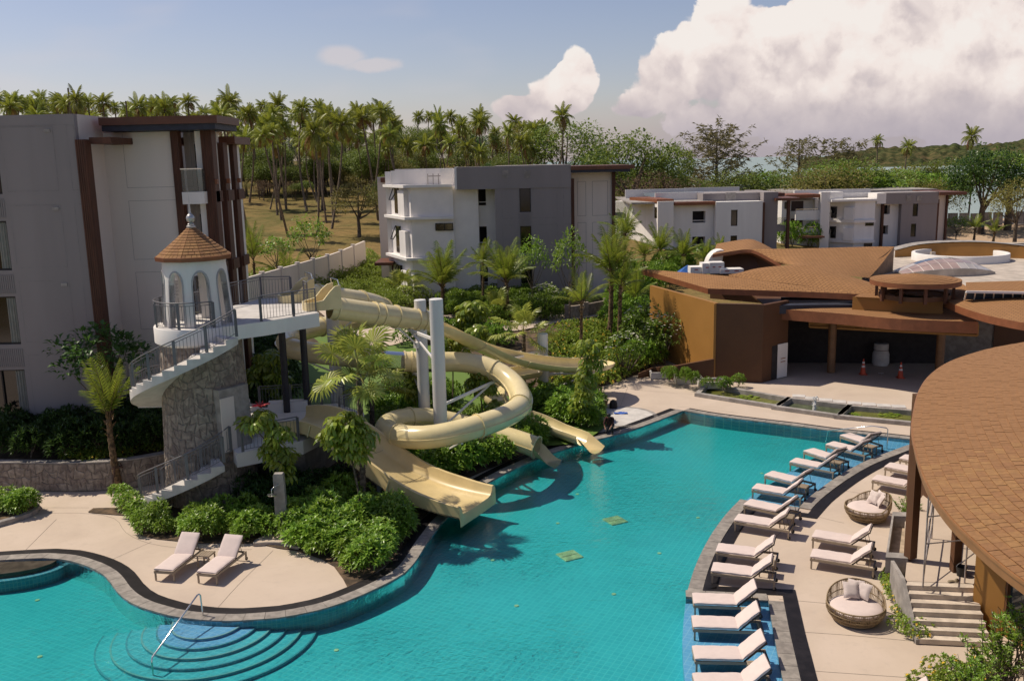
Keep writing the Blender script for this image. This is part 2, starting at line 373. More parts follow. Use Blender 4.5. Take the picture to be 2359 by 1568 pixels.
# ------------------------------------------------------------ pool outline (all at deck level)
SA=[(-420,1345),(-260,1316),(-120,1300),(0,1291),(99,1286),(144,1289),(188,1300),(224,1315),(249,1334),(267,1360),(285,1378),(307,1392),(335,1403),(379,1416),(415,1423),(469,1429),(541,1431),(590,1428),
    (640,1424),(730,1407),(800,1385),(871,1354),(931,1321),(961,1288),(979,1258),(1000,1228),(1018,1204),(1040,1182),(1075,1152),(1112,1120),(1160,1092),(1215,1066),(1276,1042),(1354,1018),(1396,1008),(1440,996),(1500,975)]
SB=[(1575,946),(1639,957),(1731,969),(1823,980),(1928,994),(2034,1005),(2105,1013)]
SC1=[(2128,1016),(2105,1021),(2049,1041),(1989,1065),(1941,1091),(1902,1117),(1865,1145),(1841,1169)]
SD=[(1705,1151),(1676,1181),(1652,1212),(1633,1241),(1615,1275),(1599,1312),(1587,1350),(1580,1375)]
SE=[(1770,1384),(1773,1402),(1781,1452),(1791,1502),(1804,1568),(1830,1680),(1880,1900)]
def smooth2(dpts,step=0.45): return [(p.x,p.y) for p in bez(G2(dpts),step)]
PA=smooth2(SA+[SB[0]]); PB=smooth2(SB); PC=smooth2(SC1); PD=smooth2(SD); PE=smooth2(SE)
POOL=PA[:-1]+PB+PC+PD+PE
POOL=POOL+[(4.0,10.0),(-34.0,10.0)]
# far corner keeps its point
def flat(name,polys,z,m,kind='structure'):
    vs=[Vector((x,y,z)) for pl in polys for x,y in pl]
    tr=tessellate_polygon([[Vector((x,y,z)) for x,y in pl] for pl in polys])
    b=MB(); fs=[]
    for t in tr:
        a,b_,c=[vs[i] for i in t]; fs.append(t if (b_-a).cross(c-a).z>0 else t[::-1])
    b.add(vs,fs); o=b.build(name,m); tag(o,kind=kind); return o
# ponds in front of the hall (plan taken at deck level)
PONDS=[G2([(1632,890),(1808,921),(1786,938),(1613,911)]),G2([(1822,923),(1950,938),(1927,960),(1793,941)]),G2([(1962,941),(2140,955),(2140,981),(1938,962)])]
deck=flat('pool_deck',[[(-60,6),(70,6),(70,70),(14,70),(6,58),(-60,58)],POOL]+PONDS,-0.02,M_DECK)
tag(deck,'pale cream concrete pool deck with fine joints')
# pool shell
POOL_D=-0.62
flo=flat('pool_floor',[POOL],POOL_D,M_TILE)
wl=MB()
for i in range(len(POOL)-2):
    a,b=POOL[i],POOL[i+1]; wl.add([(a[0],a[1],POOL_D),(b[0],b[1],POOL_D),(b[0],b[1],-0.015),(a[0],a[1],-0.015)],[(0,1,2,3)])
tag(wl.build('pool_wall',M_TILEW),kind='structure')
wt=MB(); wt.prism(offset(POOL,-0.006,True),-0.9,-0.055); wo_=wt.build('pool_water',M_WATER); tag(wo_,'clear turquoise pool water with light ripples',kind='structure')
# shallow ledges under the loungers
LED1=G2([(1705,1151),(1711,1146),(1760,1113),(1818,1078),(1860,1054),(1899,1033),(1934,1018),(1975,1007),(2034,1005),(2105,1013)])
led1=[(x,y) for x,y in LED1]+PC
b=MB(); b.prism(led1,POOL_D,-0.17); tag(b.build('pool_ledge',M_TILEL),kind='structure')
LED2=G2([(1579,1377),(1574,1425),(1572,1464),(1574,1514),(1580,1568),(1592,1640),(1612,1760)])
led2=LED2[::-1]+[PE[0]]+PE[1:]
b=MB(); b.prism([p for p in led2 if True],POOL_D,-0.17); tag(b.build('pool_ledge',M_TILEL),kind='structure')
# entry steps on the left shore: half rounds stepping down
sc_=g(474,1429); k=0
for r_,z in ((1.05,-0.15),(1.46,-0.225),(1.87,-0.30),(2.28,-0.375),(2.70,-0.45),(3.12,-0.53)):
    b=MB(); arc=[(sc_.x+r_*1.02*math.cos(a),sc_.y+0.25+r_*1.0*math.sin(a)) for a in [R(t) for t in range(180,361,5)]]
    arc=[(x,y) for x,y in arc]; b.prism(arc,POOL_D-0.01*k,z)
    s_=b.build('pool_step',M_TILEL if k<2 else M_TILE); tag(s_,kind='structure')  # upper treads take the painted shallow-water tint
    b=MB(); b.loft([[Vector((x,y,z-0.03)),Vector((x,y,z+0.004)),Vector((x+(sc_.x-x)*0.05/r_,y+(sc_.y+0.25-y)*0.05/r_,z+0.006))] for x,y in [(sc_.x+(r_*1.02+0.003)*math.cos(a),sc_.y+0.25+(r_+0.003)*math.sin(a)) for a in [R(t) for t in range(180,361,5)]]],False)
    nos=b.build('step_nosing',M_TILEW,s_); k+=1
# copings: separate stones, then a black drain channel
def stones(pl,w,z0,z1,L,name,m,parent,start=0.0,closed=False):
    """blocks along a polyline: inner edge on pl, outer edge offset by w"""
    out=offset(pl,w); d=[0]
    for i in range(len(pl)-1): d.append(d[-1]+math.dist(pl[i],pl[i+1]))
    def at(arr,t):
        for i in range(len(d)-1):
            if d[i+1]>=t:
                k=(t-d[i])/max(1e-6,d[i+1]-d[i]); return (arr[i][0]+(arr[i+1][0]-arr[i][0])*k,arr[i][1]+(arr[i+1][1]-arr[i][1])*k)
        return arr[-1]
    n=max(1,round(d[-1]/L)); gp=0.006
    for i in range(n):
        t0=d[-1]*i/n+gp; t1=d[-1]*(i+1)/n-gp; tm=(t0+t1)/2
        ib=[at(pl,t) for t in(t0,tm,t1)]; ob=[at(out,t) for t in(t1,tm,t0)]
        mb=MB(); mb.prism(ib+ob,z0,z1+random.uniform(-0.002,0.002)); mb.build(name,m,parent)
def strip(pl,d0,d1,z,name,m,parent=None):
    a=offset(pl,d0); c=offset(pl,d1); mb=MB()
    mb.loft([[Vector((p[0],p[1],z-0.03)),Vector((p[0],p[1],z)),Vector((q[0],q[1],z)),Vector((q[0],q[1],z-0.03))] for p,q in zip(a,c)],False)
    return mb.build(name,m,parent)
def grate(pl,d0,d1,z,parent):
    """drain channel with cross bars"""
    a=offset(pl,d0); c=offset(pl,d1); mb=MB()
    for i in range(len(a)-1):
        L=math.dist(a[i],a[i+1]); n=max(1,int(L/0.05))
        for j in range(n):
            t=j/n; t2=(j+0.62)/n
            P_=[(p[0]+(q[0]-p[0])*s_,p[1]+(q[1]-p[1])*s_) for p,q,s_ in ((a[i],a[i+1],t),(a[i],a[i+1],t2),(c[i],c[i+1],t2),(c[i],c[i+1],t))]
            mb.add([(x,y,z) for x,y in P_],[(0,1,2,3)])
    return tag(mb.build('grate_bars',M_GRATE,parent),kind='stuff')
def drain(pl,d0,d1,lab,nm):
    t=strip(pl,d0,d1,0.004,'drain_channel',M_GRATE); tag(t,lab,kind='structure'); grate(pl,d0+0.02,d1-0.02,0.012,t); return t
def coping(pl,w,lab):
    e=bpy.data.objects.new('pool_coping',None); COL.objects.link(e); e.location=(pl[0][0],pl[0][1],0); tag(e,lab,kind='structure')
    stones(pl,w,-0.05,0.03,0.62,'coping_stone',M_COPE,e); return e
CW,GW=0.42,0.42
iA=next(i for i,p in enumerate(PA) if p[0]>-24)
PAv=PA[iA:]
coping(PAv,CW,'grey stone coping along the winding left shore'); drain(PAv,CW+0.01,CW+GW,'black slotted drain behind the left shore coping','')
PBv=[p for p in PB]
coping(PBv,CW,'grey stone coping along the far edge by the ponds'); drain(PBv,CW+0.01,CW+0.24,'thin black drain along the far edge coping','')
PR=PC+PD+PE
coping(PC[2:],0.44,'grey stone coping round the far lounger ledge'); coping([PC[-1],PD[0]],0.44,'grey stone coping at the end of the far lounger ledge')
coping(PD,0.44,'grey stone coping along the curved lounger deck'); coping([PD[-1],PE[0]],0.44,'grey stone coping at the head of the near ledge'); coping(PE[:-1],0.44,'grey stone coping beside the near lounger ledge')
PRv=PC[2:]+PD+PE[:-1]
drain(PRv,0.45,0.86,'black slotted drain along the lounger deck','')
# deck joints
jn=MB()
def joint(dp,w=0.012):
    pl=[(p.x,p.y) for p in bez(G2(dp),0.5)]; a=offset(pl,-w/2); c=offset(pl,w/2)
    jn.loft([[Vector((p[0],p[1],-0.015)),Vector((q[0],q[1],-0.015))] for p,q in zip(a,c)],False)
for dp in ([(130,1194),(54,1270)],[(349,1246),(258,1287)],[(629,1266),(549,1345),(497,1403)],[(40,1183),(180,1180),(262,1192),(290,1225),(345,1250),(440,1262),(580,1264)],
           [(0,1172),(90,1168),(205,1168)],[(120,1134),(62,1165)],[(1920,1125),(2096,1152)],[(1860,1183),(1944,1203)],[(1795,1378),(1910,1388),(2040,1398)],[(1806,1451),(1945,1460),(2110,1475)],
           [(1700,1330),(1830,1190)],[(1830,1540),(2120,1560)],[(1400,890),(1560,905),(1610,905)],[(1560,935),(1700,950)],[(1450,880),(1420,960)],[(1480,870),(1600,895)],[(1750,1010),(1990,1000)]):
    joint(dp)
tag(jn.build('deck_joints',M_JOINT),kind='stuff')
# ------------------------------------------------------------ garden ground and land
BED=[(202,1179),(213,1181),(289,1187),(307,1215),(325,1233),(361,1241),(462,1251),(592,1251),(640,1262),(681,1268),(741,1288),(768,1303),(790,1333),(800,1352),(850,1330),(904,1291),(931,1258),(952,1230),(967,1203),(1010,1150),(1066,1107),(1120,1083),(1200,1050),(1270,1020),(1350,1000),(1392,985),(1385,955),(1375,925),(1380,892),(1440,872),(1500,850)]
GARD=G2(BED)
hallW=[(9.1,62.0),(9.1,110)]
WALLPL=[(p.x,p.y) for p in bez(G2([(-260,1142),(-120,1134),(0,1130),(100,1131),(200,1131),(300,1124),(388,1108)]),0.5)]
GPOLY=GARD+hallW+[(-60,110),(-60,38)]+WALLPL+[(-13.9,36.9),(-13.6,35.2),(-14.6,34.9)]+G2([(215,1170)])
SOFT=GARD
def T_land(x,y):
    z=0.22+1.7*sstep(42,68,y)
    l=1.05+1.05*sstep(38,44,y); w=sstep(-11.5,-14.2,x); z=z*(1-w)+l*w
    if y>80:
        hill=0.062*max(0,y-84)*sstep(30,-25,x)
        hill=min(hill,11+0.012*max(0,y-260))
        z+=hill
        z+=-3.2*sstep(20,55,x)*sstep(85,130,y)
    if x>8: z=z*(1-sstep(8,12,x)*sstep(125,95,y))-0.12*sstep(8,12,x)*sstep(125,95,y)
    sea=sstep(38,62,x+0.05*y)*sstep(205,245,y); z=z*(1-sea)-7*sea
    z+=0.8*sstep(100,140,y)*mnoise.noise(Vector((x*0.03,y*0.03,0)))
    return z
def terr(x,y):
    z=T_land(x,y)
    if y<75:
        d=pdist(x,y,SOFT,False) if -17<x<16 else 9
        z=0.04+(z-0.04)*sstep(0.0,6.0,d)
    return z
gx=[-30+0.5*i for i in range(84)]; gy=[30+0.5*i for i in range(86)]
b=MB(); idx={}
for j,y in enumerate(gy):
    for i,x in enumerate(gx):
        if inpoly(x,y,GPOLY):
            idx[i,j]=len(b.v); b.v.append((x,y,terr(x,y)+0.05*mnoise.noise(Vector((x*0.9,y*0.9,1)))))
for j in range(len(gy)-1):
    for i in range(len(gx)-1):
        q=[(i,j),(i+1,j),(i+1,j+1),(i,j+1)]
        if all(k in idx for k in q): b.f.append(tuple(idx[k] for k in q)); b.m.append(0)
# soil sheet exactly to the bed edge
tag(b.build('garden_ground',M_SOIL,smooth=60),kind='structure')
bedflat=flat('planting_bed',[GARD+[(9.1,62.0),(-8,60),(-13.2,40),(-13.6,35.2),(-14.6,34.9)]+G2([(215,1170)])],0.012,M_SOIL)
def landmat():
    m=bpy.data.materials.new('dry_grass_land'); m.use_nodes=True; n=NT(m.node_tree); n.n.clear()
    p=n.new('ShaderNodeBsdfPrincipled'); o=n.new('ShaderNodeOutputMaterial'); n.l.new(p.outputs[0],o.inputs[0]); p.inputs['Roughness'].default_value=0.95; p.inputs['Specular IOR Level'].default_value=0.1
    ge=n.new('ShaderNodeNewGeometry'); v=ge.outputs['Position']
    a=n.noise(v,0.06,6,0.65,0.5); c=n.noise(v,0.9,6,0.7); 
    col=n.ramp(a,[(0.36,(0.075,0.085,0.022)),(0.46,(0.17,0.135,0.048)),(0.6,(0.25,0.165,0.065)),(0.7,(0.15,0.13,0.04))])
    col=n.mix(n.math('MULTIPLY',n.smooth(c,0.45,0.7),0.55),col,(0.07,0.06,0.022,1))
    s=n.new('ShaderNodeSeparateXYZ'); n.l.new(v,s.inputs[0])
    sand=n.math('MULTIPLY',n.smooth(s.outputs[0],42,62),n.smooth(n.math('ADD',s.outputs[1],n.math('MULTIPLY',c,14)),120,140))
    col=n.mix(sand,col,n.mix(a,(0.42,0.29,0.19,1),(0.5,0.38,0.27,1)))
    n.l.new(col,p.inputs['Base Color'])
    b=n.new('ShaderNodeBump'); b.inputs['Strength'].default_value=0.8; b.inputs['Distance'].default_value=0.4; n.l.new(c,b.inputs['Height']); n.l.new(b.outputs[0],p.inputs['Normal'])
    return m
M_LAND=landmat()
b=MB(); xs=[-340+8*i for i in range(36)]+[-52+3*i for i in range(48)]+[92+10*i for i in range(40)]; ys=[66+2.5*i for i in range(30)]+[142+6*i for i in range(60)]
for j,y in enumerate(ys):
    for i,x in enumerate(xs):
        z=T_land(x,y)-0.3*sstep(76,70,y)*(1 if -30<x<12 else 0); b.v.append((x,y,z))
nx=len(xs)
for j in range(len(ys)-1):
    for i in range(nx-1): b.f.append((j*nx+i,j*nx+i+1,(j+1)*nx+i+1,(j+1)*nx+i)); b.m.append(0)
tag(b.build('hillside_ground',M_LAND,smooth=80),kind='structure')
# ground round about, under everything, out of the frame
b=MB(); b.add([(-900,-300,-6),(900,-300,-6),(900,240,-6),(-900,900,-6)],[(0,1,2,3)]); tag(b.build('ground',M_LAND),kind='structure')
# sea
def seamat():
    m=bpy.data.materials.new('sea_water'); m.use_nodes=True; n=NT(m.node_tree); n.n.clear()
    p=n.new('ShaderNodeBsdfPrincipled'); o=n.new('ShaderNodeOutputMaterial'); n.l.new(p.outputs[0],o.inputs[0])
    ge=n.new('ShaderNodeNewGeometry'); mp=n.new('ShaderNodeMapping'); mp.inputs['Scale'].default_value=(0.3,1,1); n.l.new(ge.outputs['Position'],mp.inputs[0])
    a=n.noise(mp.outputs[0],0.02,4,0.6); c=n.mix(a,(0.20,0.27,0.24,1),(0.28,0.35,0.31,1)); n.l.new(c,p.inputs['Base Color'])
    p.inputs['Roughness'].default_value=0.35; b=n.new('ShaderNodeBump'); b.inputs['Strength'].default_value=0.6; b.inputs['Distance'].default_value=0.4
    n.put(b.inputs['Height'],n.noise(mp.outputs[0],0.35,5,0.6)); n.l.new(b.outputs[0],p.inputs['Normal']); return m
b=MB(); b.add([(-9000,225,-4),(40000,225,-4),(40000,50000,-4),(-9000,50000,-4)],[(0,1,2,3)]); tag(b.build('sea',seamat()),kind='structure')
# lawn and path sheets over the garden ground
def sheet(name,dpoly,m,dz,z=1.0,step=0.5):
    poly=[(p.x,p.y) for p in bez(G2(dpoly,z),0.6,True)]
    x0=min(p[0] for p in poly); x1=max(p[0] for p in poly); y0=min(p[1] for p in poly); y1=max(p[1] for p in poly)
    b=MB(); ring=[Vector((x,y,terr(x,y)+dz)) for x,y in poly]
    # rings towards the centroid keep the outline clean
    cx=sum(p[0] for p in poly)/len(poly); cy=sum(p[1] for p in poly)/len(poly); rings=[]
    for t in (1,0.85,0.65,0.4,0.15):
        rr=[]
        for x,y in poly:
            X=cx+(x-cx)*t; Y=cy+(y-cy)*t; rr.append(Vector((X,Y,terr(X,Y)+dz)))
        rings.append(rr)
    b.loft(rings,True); b.f.append(tuple(range(len(b.v)-len(poly),len(b.v)))); b.m.append(0)
    o=b.build(name,m,smooth=60); tag(o,kind='structure'); return o
sheet('lawn',[(560,800),(700,770),(860,800),(1000,815),(1110,870),(1240,915),(1330,920),(1400,930),(1330,975),(1180,985),(1020,1000),(900,1010),(740,985),(600,930)],M_LAWN,0.05)
sheet('garden_path',[(700,700),(760,720),(860,780),(940,768),(1000,752),(1080,735),(1000,768),(930,795),(850,800),(760,760)],M_DECK,0.09,1.4)
sheet('garden_path',[(1170,765),(1300,742),(1420,722),(1500,700),(1510,720),(1430,745),(1320,760),(1180,782)],M_DECK,0.09,1.2)
# ------------------------------------------------------------ slide tower
TX,TY=-12.15,35.8
tower=thing('slide_tower','round rubble stone slide tower with spiral stairs and shingled lantern roof','tower',(TX,TY,0))
def rad(z): return 1.80-0.30*z/6.5
def cyl(phi,r,z): return Vector((TX+r*math.cos(phi),TY+r*math.sin(phi),z))
def honeycomb(Wd,Hd,cw,ch,jit=0.32,seed=1,wrap=False):
    """irregular six-cornered cells that fill a Wd x Hd sheet"""
    rnd=random.Random(seed); nc=max(2,int(round(Wd/cw))); nr=max(1,int(round(Hd/ch))); cw=Wd/nc; ch=Hd/nr; P_={}
    def pt(r,k):
        key=(r,k%(2*nc)) if wrap else (r,k)
        if key not in P_:
            P_[key]=(rnd.uniform(-jit,jit)*cw*0.5,rnd.uniform(-jit,jit)*ch*0.8+((1 if (k+r)%2 else -1)*ch*0.16))
        dx,dy=P_[key]
        y=r*ch+dy
        if r==0: y=0
        if r==nr: y=Hd
        return (k*cw/2+dx,y)
    cells=[]
    for r in range(nr):
        for k in range(nc+(0 if wrap else 1)):
            s=2*k-(r%2)
            low=[pt(r,s),pt(r,s+1),pt(r,s+2)]; up=[pt(r+1,s+2),pt(r+1,s+1),pt(r+1,s)]
            cells.append(low+up)
    return cells
def stone_cell(mb,cell,fn,depth,shr=0.94,top=0.78):
    cx=sum(p[0] for p in cell)/len(cell); cy=sum(p[1] for p in cell)/len(cell); n=len(cell)
    a=[fn(cx+(x-cx)*shr,cy+(y-cy)*shr,-0.01) for x,y in cell]; c=[fn(cx+(x-cx)*top,cy+(y-cy)*top,depth*random.uniform(.7,1.25)) for x,y in cell]
    mb.add(a+c,[(i,(i+1)%n,(i+1)%n+n,i+n) for i in range(n)]+[tuple(range(n,2*n))])
def stonework(parent,cells,fn,score,depth,m,limit=300,name='stone'):
    """the stones that show most become parts, the rest one joined part"""
    order=sorted(range(len(cells)),key=lambda i:-score(cells[i])); rest=MB()
    for q,i in enumerate(order):
        if q<limit and score(cells[i])>0:
            mb=MB(); stone_cell(mb,cells[i],fn,depth); mb.build(name,m,parent)
        else: stone_cell(rest,cells[i],fn,depth)
    if rest.v: tag(rest.build('back_stones',m,parent),kind='stuff')
HS=6.5
b=MB(); b.lathe([(rad(0),0),(rad(HS),HS)],48,(TX,TY,0)); shaft=b.build('shaft',M_MORT,tower,smooth=40)
cells=honeycomb(2*math.pi*1.65,HS,0.36,0.32,jit=.62,seed=3,wrap=True)
def fn_t(s,t,d): return cyl(s/1.65,rad(t)+d,t)
def sc_t(c):
    s=sum(p[0] for p in c)/6/1.65; t=sum(p[1] for p in c)/6
    dphi=math.atan2(math.sin(s-R(-100)),math.cos(s-R(-100))); 
    return math.cos(dphi)+0.001 if abs(dphi)<1.65 else -1
stonework(shaft,cells,fn_t,sc_t,0.022,M_STONE)
# doorway on the right side of the shaft
b=MB(); Md=Matrix.Translation((TX,TY,0))@Matrix.Rotation(R(-36),4,'Z')
b.box((1.62,0.0,3.55),(0.34,1.35,2.5),M=Md); b.build('door_surround',M_CONC,tower)
b=MB(); b.box((1.80,-0.36,3.42),(0.05,0.62,2.1),M=Md); d_=b.build('door',M_CREAM,tower); b=MB(); b.box((1.835,-0.14,3.4),(0.03,0.03,0.16),M=Md); b.build('handle',M_CHROME,d_)
# lantern floor
b=MB(); b.lathe([(1.35,6.35),(1.62,6.5),(1.68,6.55),(1.68,7.12),(1.66,7.15),(0,7.15)],56,(TX,TY,0)); b.build('lantern_floor',M_WHITE2,tower,smooth=35)
# arcade of the lantern
def arcade():
    n=8; wall=MB(); trims=[]; zb,zt=7.15,9.66
    def rr(z): return 1.32-0.16*(z-zb)/(zt-zb)
    for k in range(n):
        c=2*math.pi*(k+0.5)/n+R(4); hw=math.pi/n; a=hw*0.60; zs=8.75; ra=zt-0.42-zs
        arch=[(-a,zb),(-a,zb+0.5),(-a,zb+1.0),(-a,zs)]+[(-a*math.cos(t),zs+ra*math.sin(t)) for t in [R(q) for q in (15,30,45,60,75,90,105,120,135,150,165)]]+[(a,zs),(a,zb+1.0),(a,zb+0.5),(a,zb)]
        bord=[(-hw,zb),(-hw,zb+0.5),(-hw,zb+1.0),(-hw,zs)]+[(-hw,zs+.3),(-hw,zs+.6),(-hw,zt),(-hw*.6,zt),(-hw*.3,zt),(0,zt),(hw*.3,zt),(hw*.6,zt),(hw,zt),(hw,zs+.6),(hw,zs+.3)]+[(hw,zs),(hw,zb+1.0),(hw,zb+0.5),(hw,zb)]
        def P3(p,off): return cyl(c+p[0],rr(p[1])+off,p[1])
        wall.loft([[P3(p,0) for p in bord],[P3(p,0) for p in arch],[P3(p,-0.2) for p in arch],[P3(p,-0.2) for p in bord]],False)
        tm=MB(); inner=[(p[0],p[1]) for p in arch]; outr=[(p[0]*1.16,p[1]+(0.06 if p[1]>zs else 0)) for p in arch]
        tm.loft([[P3(p,0.0) for p in outr],[P3(p,0.022) for p in outr],[P3(p,0.022) for p in inner],[P3(p,-0.21) for p in inner]],False); trims.append(tm)
    w=wall.build('arcade_wall',M_WHITE2,tower,smooth=35)
    for t in trims: t.build('arch_trim',mat('grey_arch_trim',(0.40,0.385,0.39),0.8,0.05),w,smooth=35)
    b=MB(); b.lathe([(1.16,9.62),(1.16,9.70),(0,9.70)],32,(TX,TY,0)); b.build('lantern_ceiling',M_WHITE2,tower)
arcade()
M_SHING=mat('brown_shingle',(0.29,0.150,0.062),0.9,0.07,9,0.4,120,rnd=0.09)
M_SHING_B=mat('shingle_underlay',(0.07,0.032,0.018),0.95,0.2,6)
M_FASC=mat('brown_fascia',(0.23,0.082,0.036),0.5,0.08,2)
def shingle(mb,p00,p10,p11,p01,th=0.012):
    """thin tab: lower edge proud, upper edge tucked in"""
    n=(p10-p00).cross(p01-p00).normalized()
    if n.z<0: n=-n
    mb.add([p00,p10,p11,p01,p00+n*th,p10+n*th,p11+n*0.002,p01+n*0.002],[(4,5,6,7),(0,1,5,4),(1,2,6,5),(3,0,4,7)])
def roofprof(t):                                           # t 0 eave .. 1 apex
    return 1.38*(1-t)+0.10*t+0.05*math.sin(math.pi*t)*-1, 9.78+1.08*(t**0.94)
b=MB(); NF=12; ring=[]
for t in (0,0.25,0.5,0.75,1.0):
    r_,z_=roofprof(t); ring.append([cyl(2*math.pi*j/NF,r_,z_) for j in range(NF)])
b.loft(ring,True,True); roof=b.build('roof',M_SHING_B,tower)
rest=MB(); cand=[]
for j in range(NF):
    a0=2*math.pi*j/NF; a1=2*math.pi*(j+1)/NF; am=(a0+a1)/2; rows=11
    for k in range(rows):
        t0=k/rows; t1=(k+1.08)/rows
        (r0,z0),(r1,z1)=roofprof(t0),roofprof(min(1,t1)); w0=(cyl(a0,r0,z0),cyl(a1,r0,z0)); w1=(cyl(a0,r1,z1),cyl(a1,r1,z1))
        nt_=max(1,int(round((w0[1]-w0[0]).length/0.19))); cuts=[0]+sorted((i+random.uniform(-.25,.25))/nt_ for i in range(1,nt_))+[1]
        for i in range(nt_):
            c0,c1=cuts[i]+0.012,cuts[i+1]-0.012; q=random.uniform(-0.012,0.012)
            nrm=(w0[1]-w0[0]).cross(w1[0]-w0[0]).normalized(); nrm=nrm if nrm.z>0 else -nrm
            qd=[w0[0].lerp(w0[1],c0),w0[0].lerp(w0[1],c1),w1[0].lerp(w1[1],c1),w1[0].lerp(w1[1],c0)]
            qd=[p+nrm*0.008 for p in qd]
            cand.append((math.cos(am-R(-100)),qd))
cand.sort(key=lambda c:-c[0])
for q,(s_,qd) in enumerate(cand):
    if q<240: mb=MB(); shingle(mb,*qd,th=0.022); mb.build('shingle',M_SHING,roof)
    else: shingle(rest,*qd,th=0.022)
tag(rest.build('back_shingles',M_SHING,roof),kind='stuff')
b=MB(); b.lathe([(1.24,9.62),(1.41,9.64),(1.43,9.79),(1.38,9.80)],NF,(TX,TY,0)); b.build('eave_fascia',M_FASC,tower)
b=MB(); b.lathe([(0.17,10.84),(0.17,10.90),(0.13,10.92),(0.13,10.97),(0.10,10.99),(0.06,11.02),(0.10,11.04),(0.145,11.10),(0.16,11.18),(0.145,11.26),(0.10,11.32),(0.045,11.36),(0.04,11.42),(0.012,12.0),(0.0,12.35)],20,(TX,TY,0)); b.build('finial',mat('silver_finial',(0.5,0.49,0.48),0.35,0.04,metal=0.6),roof,smooth=50)
# ---- railings
def railing(parent,path,h=1.0,bal=0.14,post=1.3,tilt=True,rails=2):
    """posts, two top rails, bottom rail, thin uprights"""
    path=[Vector(p) for p in path]; d=[0]
    for i in range(len(path)-1): d.append(d[-1]+(path[i+1]-path[i]).length)
    def at(t):
        for i in range(len(d)-1):
            if d[i+1]>=t-1e-6: return path[i].lerp(path[i+1],(t-d[i])/max(1e-6,d[i+1]-d[i]))
        return path[-1]
    up=Vector((0,0,1)); rl=MB()
    rl.tube([p+up*h for p in path],0.024,7)
    if rails>1: rl.tube([p+up*(h-0.11) for p in path],0.014,6)
    rl.tube([p+up*0.09 for p in path],0.012,6)
    rl.build('handrail',M_STEEL,parent,smooth=60)
    bb=MB(); n=int(d[-1]/bal)
    for i in range(1,n):
        p=at(d[-1]*i/n); bb.beam(p+up*0.09,p+up*(h-0.11),0.014)
    if bb.v: tag(bb.build('balusters',M_STEEL,parent),kind='stuff')
    n=max(1,int(round(d[-1]/post)))
    for i in range(n+1):
        p=at(d[-1]*i/n); q=at(min(d[-1],d[-1]*i/n+0.05)); q0=at(max(0,d[-1]*i/n-0.05)); t=(q-q0); t.z=0
        mb=MB()
        for s_ in(-0.03,0.03):
            tt=t.normalized()*s_ if t.length>0 else Vector((s_,0,0)); mb.beam(p+tt-up*0.05,p+tt+up*(h-0.02),0.016,0.055)
        mb.build('railing_post',M_STEEL,parent)
# spiral flights: treads descend clockwise round the front
def flight(a0,a1,z0,z1,n,ri,ro):
    for i in range(n):
        f0=a0+(a1-a0)*i/n; f1=a0+(a1-a0)*(i+1)/n; zt=z0+(z1-z0)*(i+1)/n
        mb=MB(); m_=3
        def zl(f): return z0+(z1-z0)*(f-a0)/(a1-a0)-0.42
        ring=[]
        for k in range(m_+1):
            f=f0+(f1-f0)*k/m_; rin=rad(zt)*0.97
            ring.append([cyl(f,rin,zl(f)),cyl(f,ro,zl(f)),cyl(f,ro,zt),cyl(f,rin,zt)])
        mb.loft(ring,True,True); mb.build('step',M_STEP if True else None,tower)
A0,A1=R(-43),R(-182)
flight(A0,A1,7.05,4.25,14,1.5,2.75)
# landing on the left that carries on behind the shaft
mb=MB(); ring=[]
for k in range(13):
    f=A1+R(-62)*k/12; ring.append([cyl(f,1.5,3.78-0.0*k),cyl(f,2.75,3.78),cyl(f,2.75,4.24),cyl(f,1.5,4.24)])
mb.loft(ring,True,True); mb.build('landing',M_STEP,tower)
flight(A1+R(-62),R(-350),4.24,2.42,9,1.5,2.75)
B0_,B1_=R(-62),R(-172)
flight(B0_,B1_,2.36,0.05,11,1.6,2.85)
def helix(a0,a1,z0,z1,r,n=18): return [cyl(a0+(a1-a0)*k/n,r,z0+(z1-z0)*k/n) for k in range(n+1)]
railing(tower,helix(A0,A1,6.95,4.2,2.68)+[cyl(A1+R(-62)*k/5,2.68,4.24) for k in range(1,6)],0.98)
railing(tower,helix(B0_,B1_,2.3,0.05,2.78),0.98)
railing(tower,[cyl(R(a),1.60,7.15) for a in range(-52,-290,-8)],1.0)
railing(tower,helix(R(-48),R(-150),2.42,0.6,1.92,10),0.95,rails=1)
# upper bridge deck
up_poly=[(-11.0,34.6),(-9.6,35.7),(-7.85,37.6),(-8.9,40.2),(-9.9,42.2),(-11.4,42.3),(-13.2,37.2)]
b=MB(); b.prism(up_poly,6.60,7.15); bridge=b.build('bridge_deck',M_WHITE2,tower)
b=MB(); b.prism([(x*0.985+(-0.16),y*0.995+0.19) for x,y in up_poly],7.15,7.156); b.build('bridge_paving',M_STEP,tower)
railing(tower,[(-9.72,35.75,7.15),(-7.95,37.62,7.15),(-8.05,38.0,7.15)],1.0)
railing(tower,[(-8.75,39.75,7.15),(-9.05,40.45,7.15)],1.0)
railing(tower,[(-10.0,42.1,7.15),(-11.35,42.2,7.15),(-12.9,38.2,7.15)],1.0)
for x,y in ((-10.0,39.9),(-9.2,40.4)):
    b=MB(); b.tube([(x,y,2.4),(x,y,6.6)],0.15,16); b.build('dark_column',mat('charcoal_column',(0.035,0.033,0.04),0.55),tower,smooth=50)
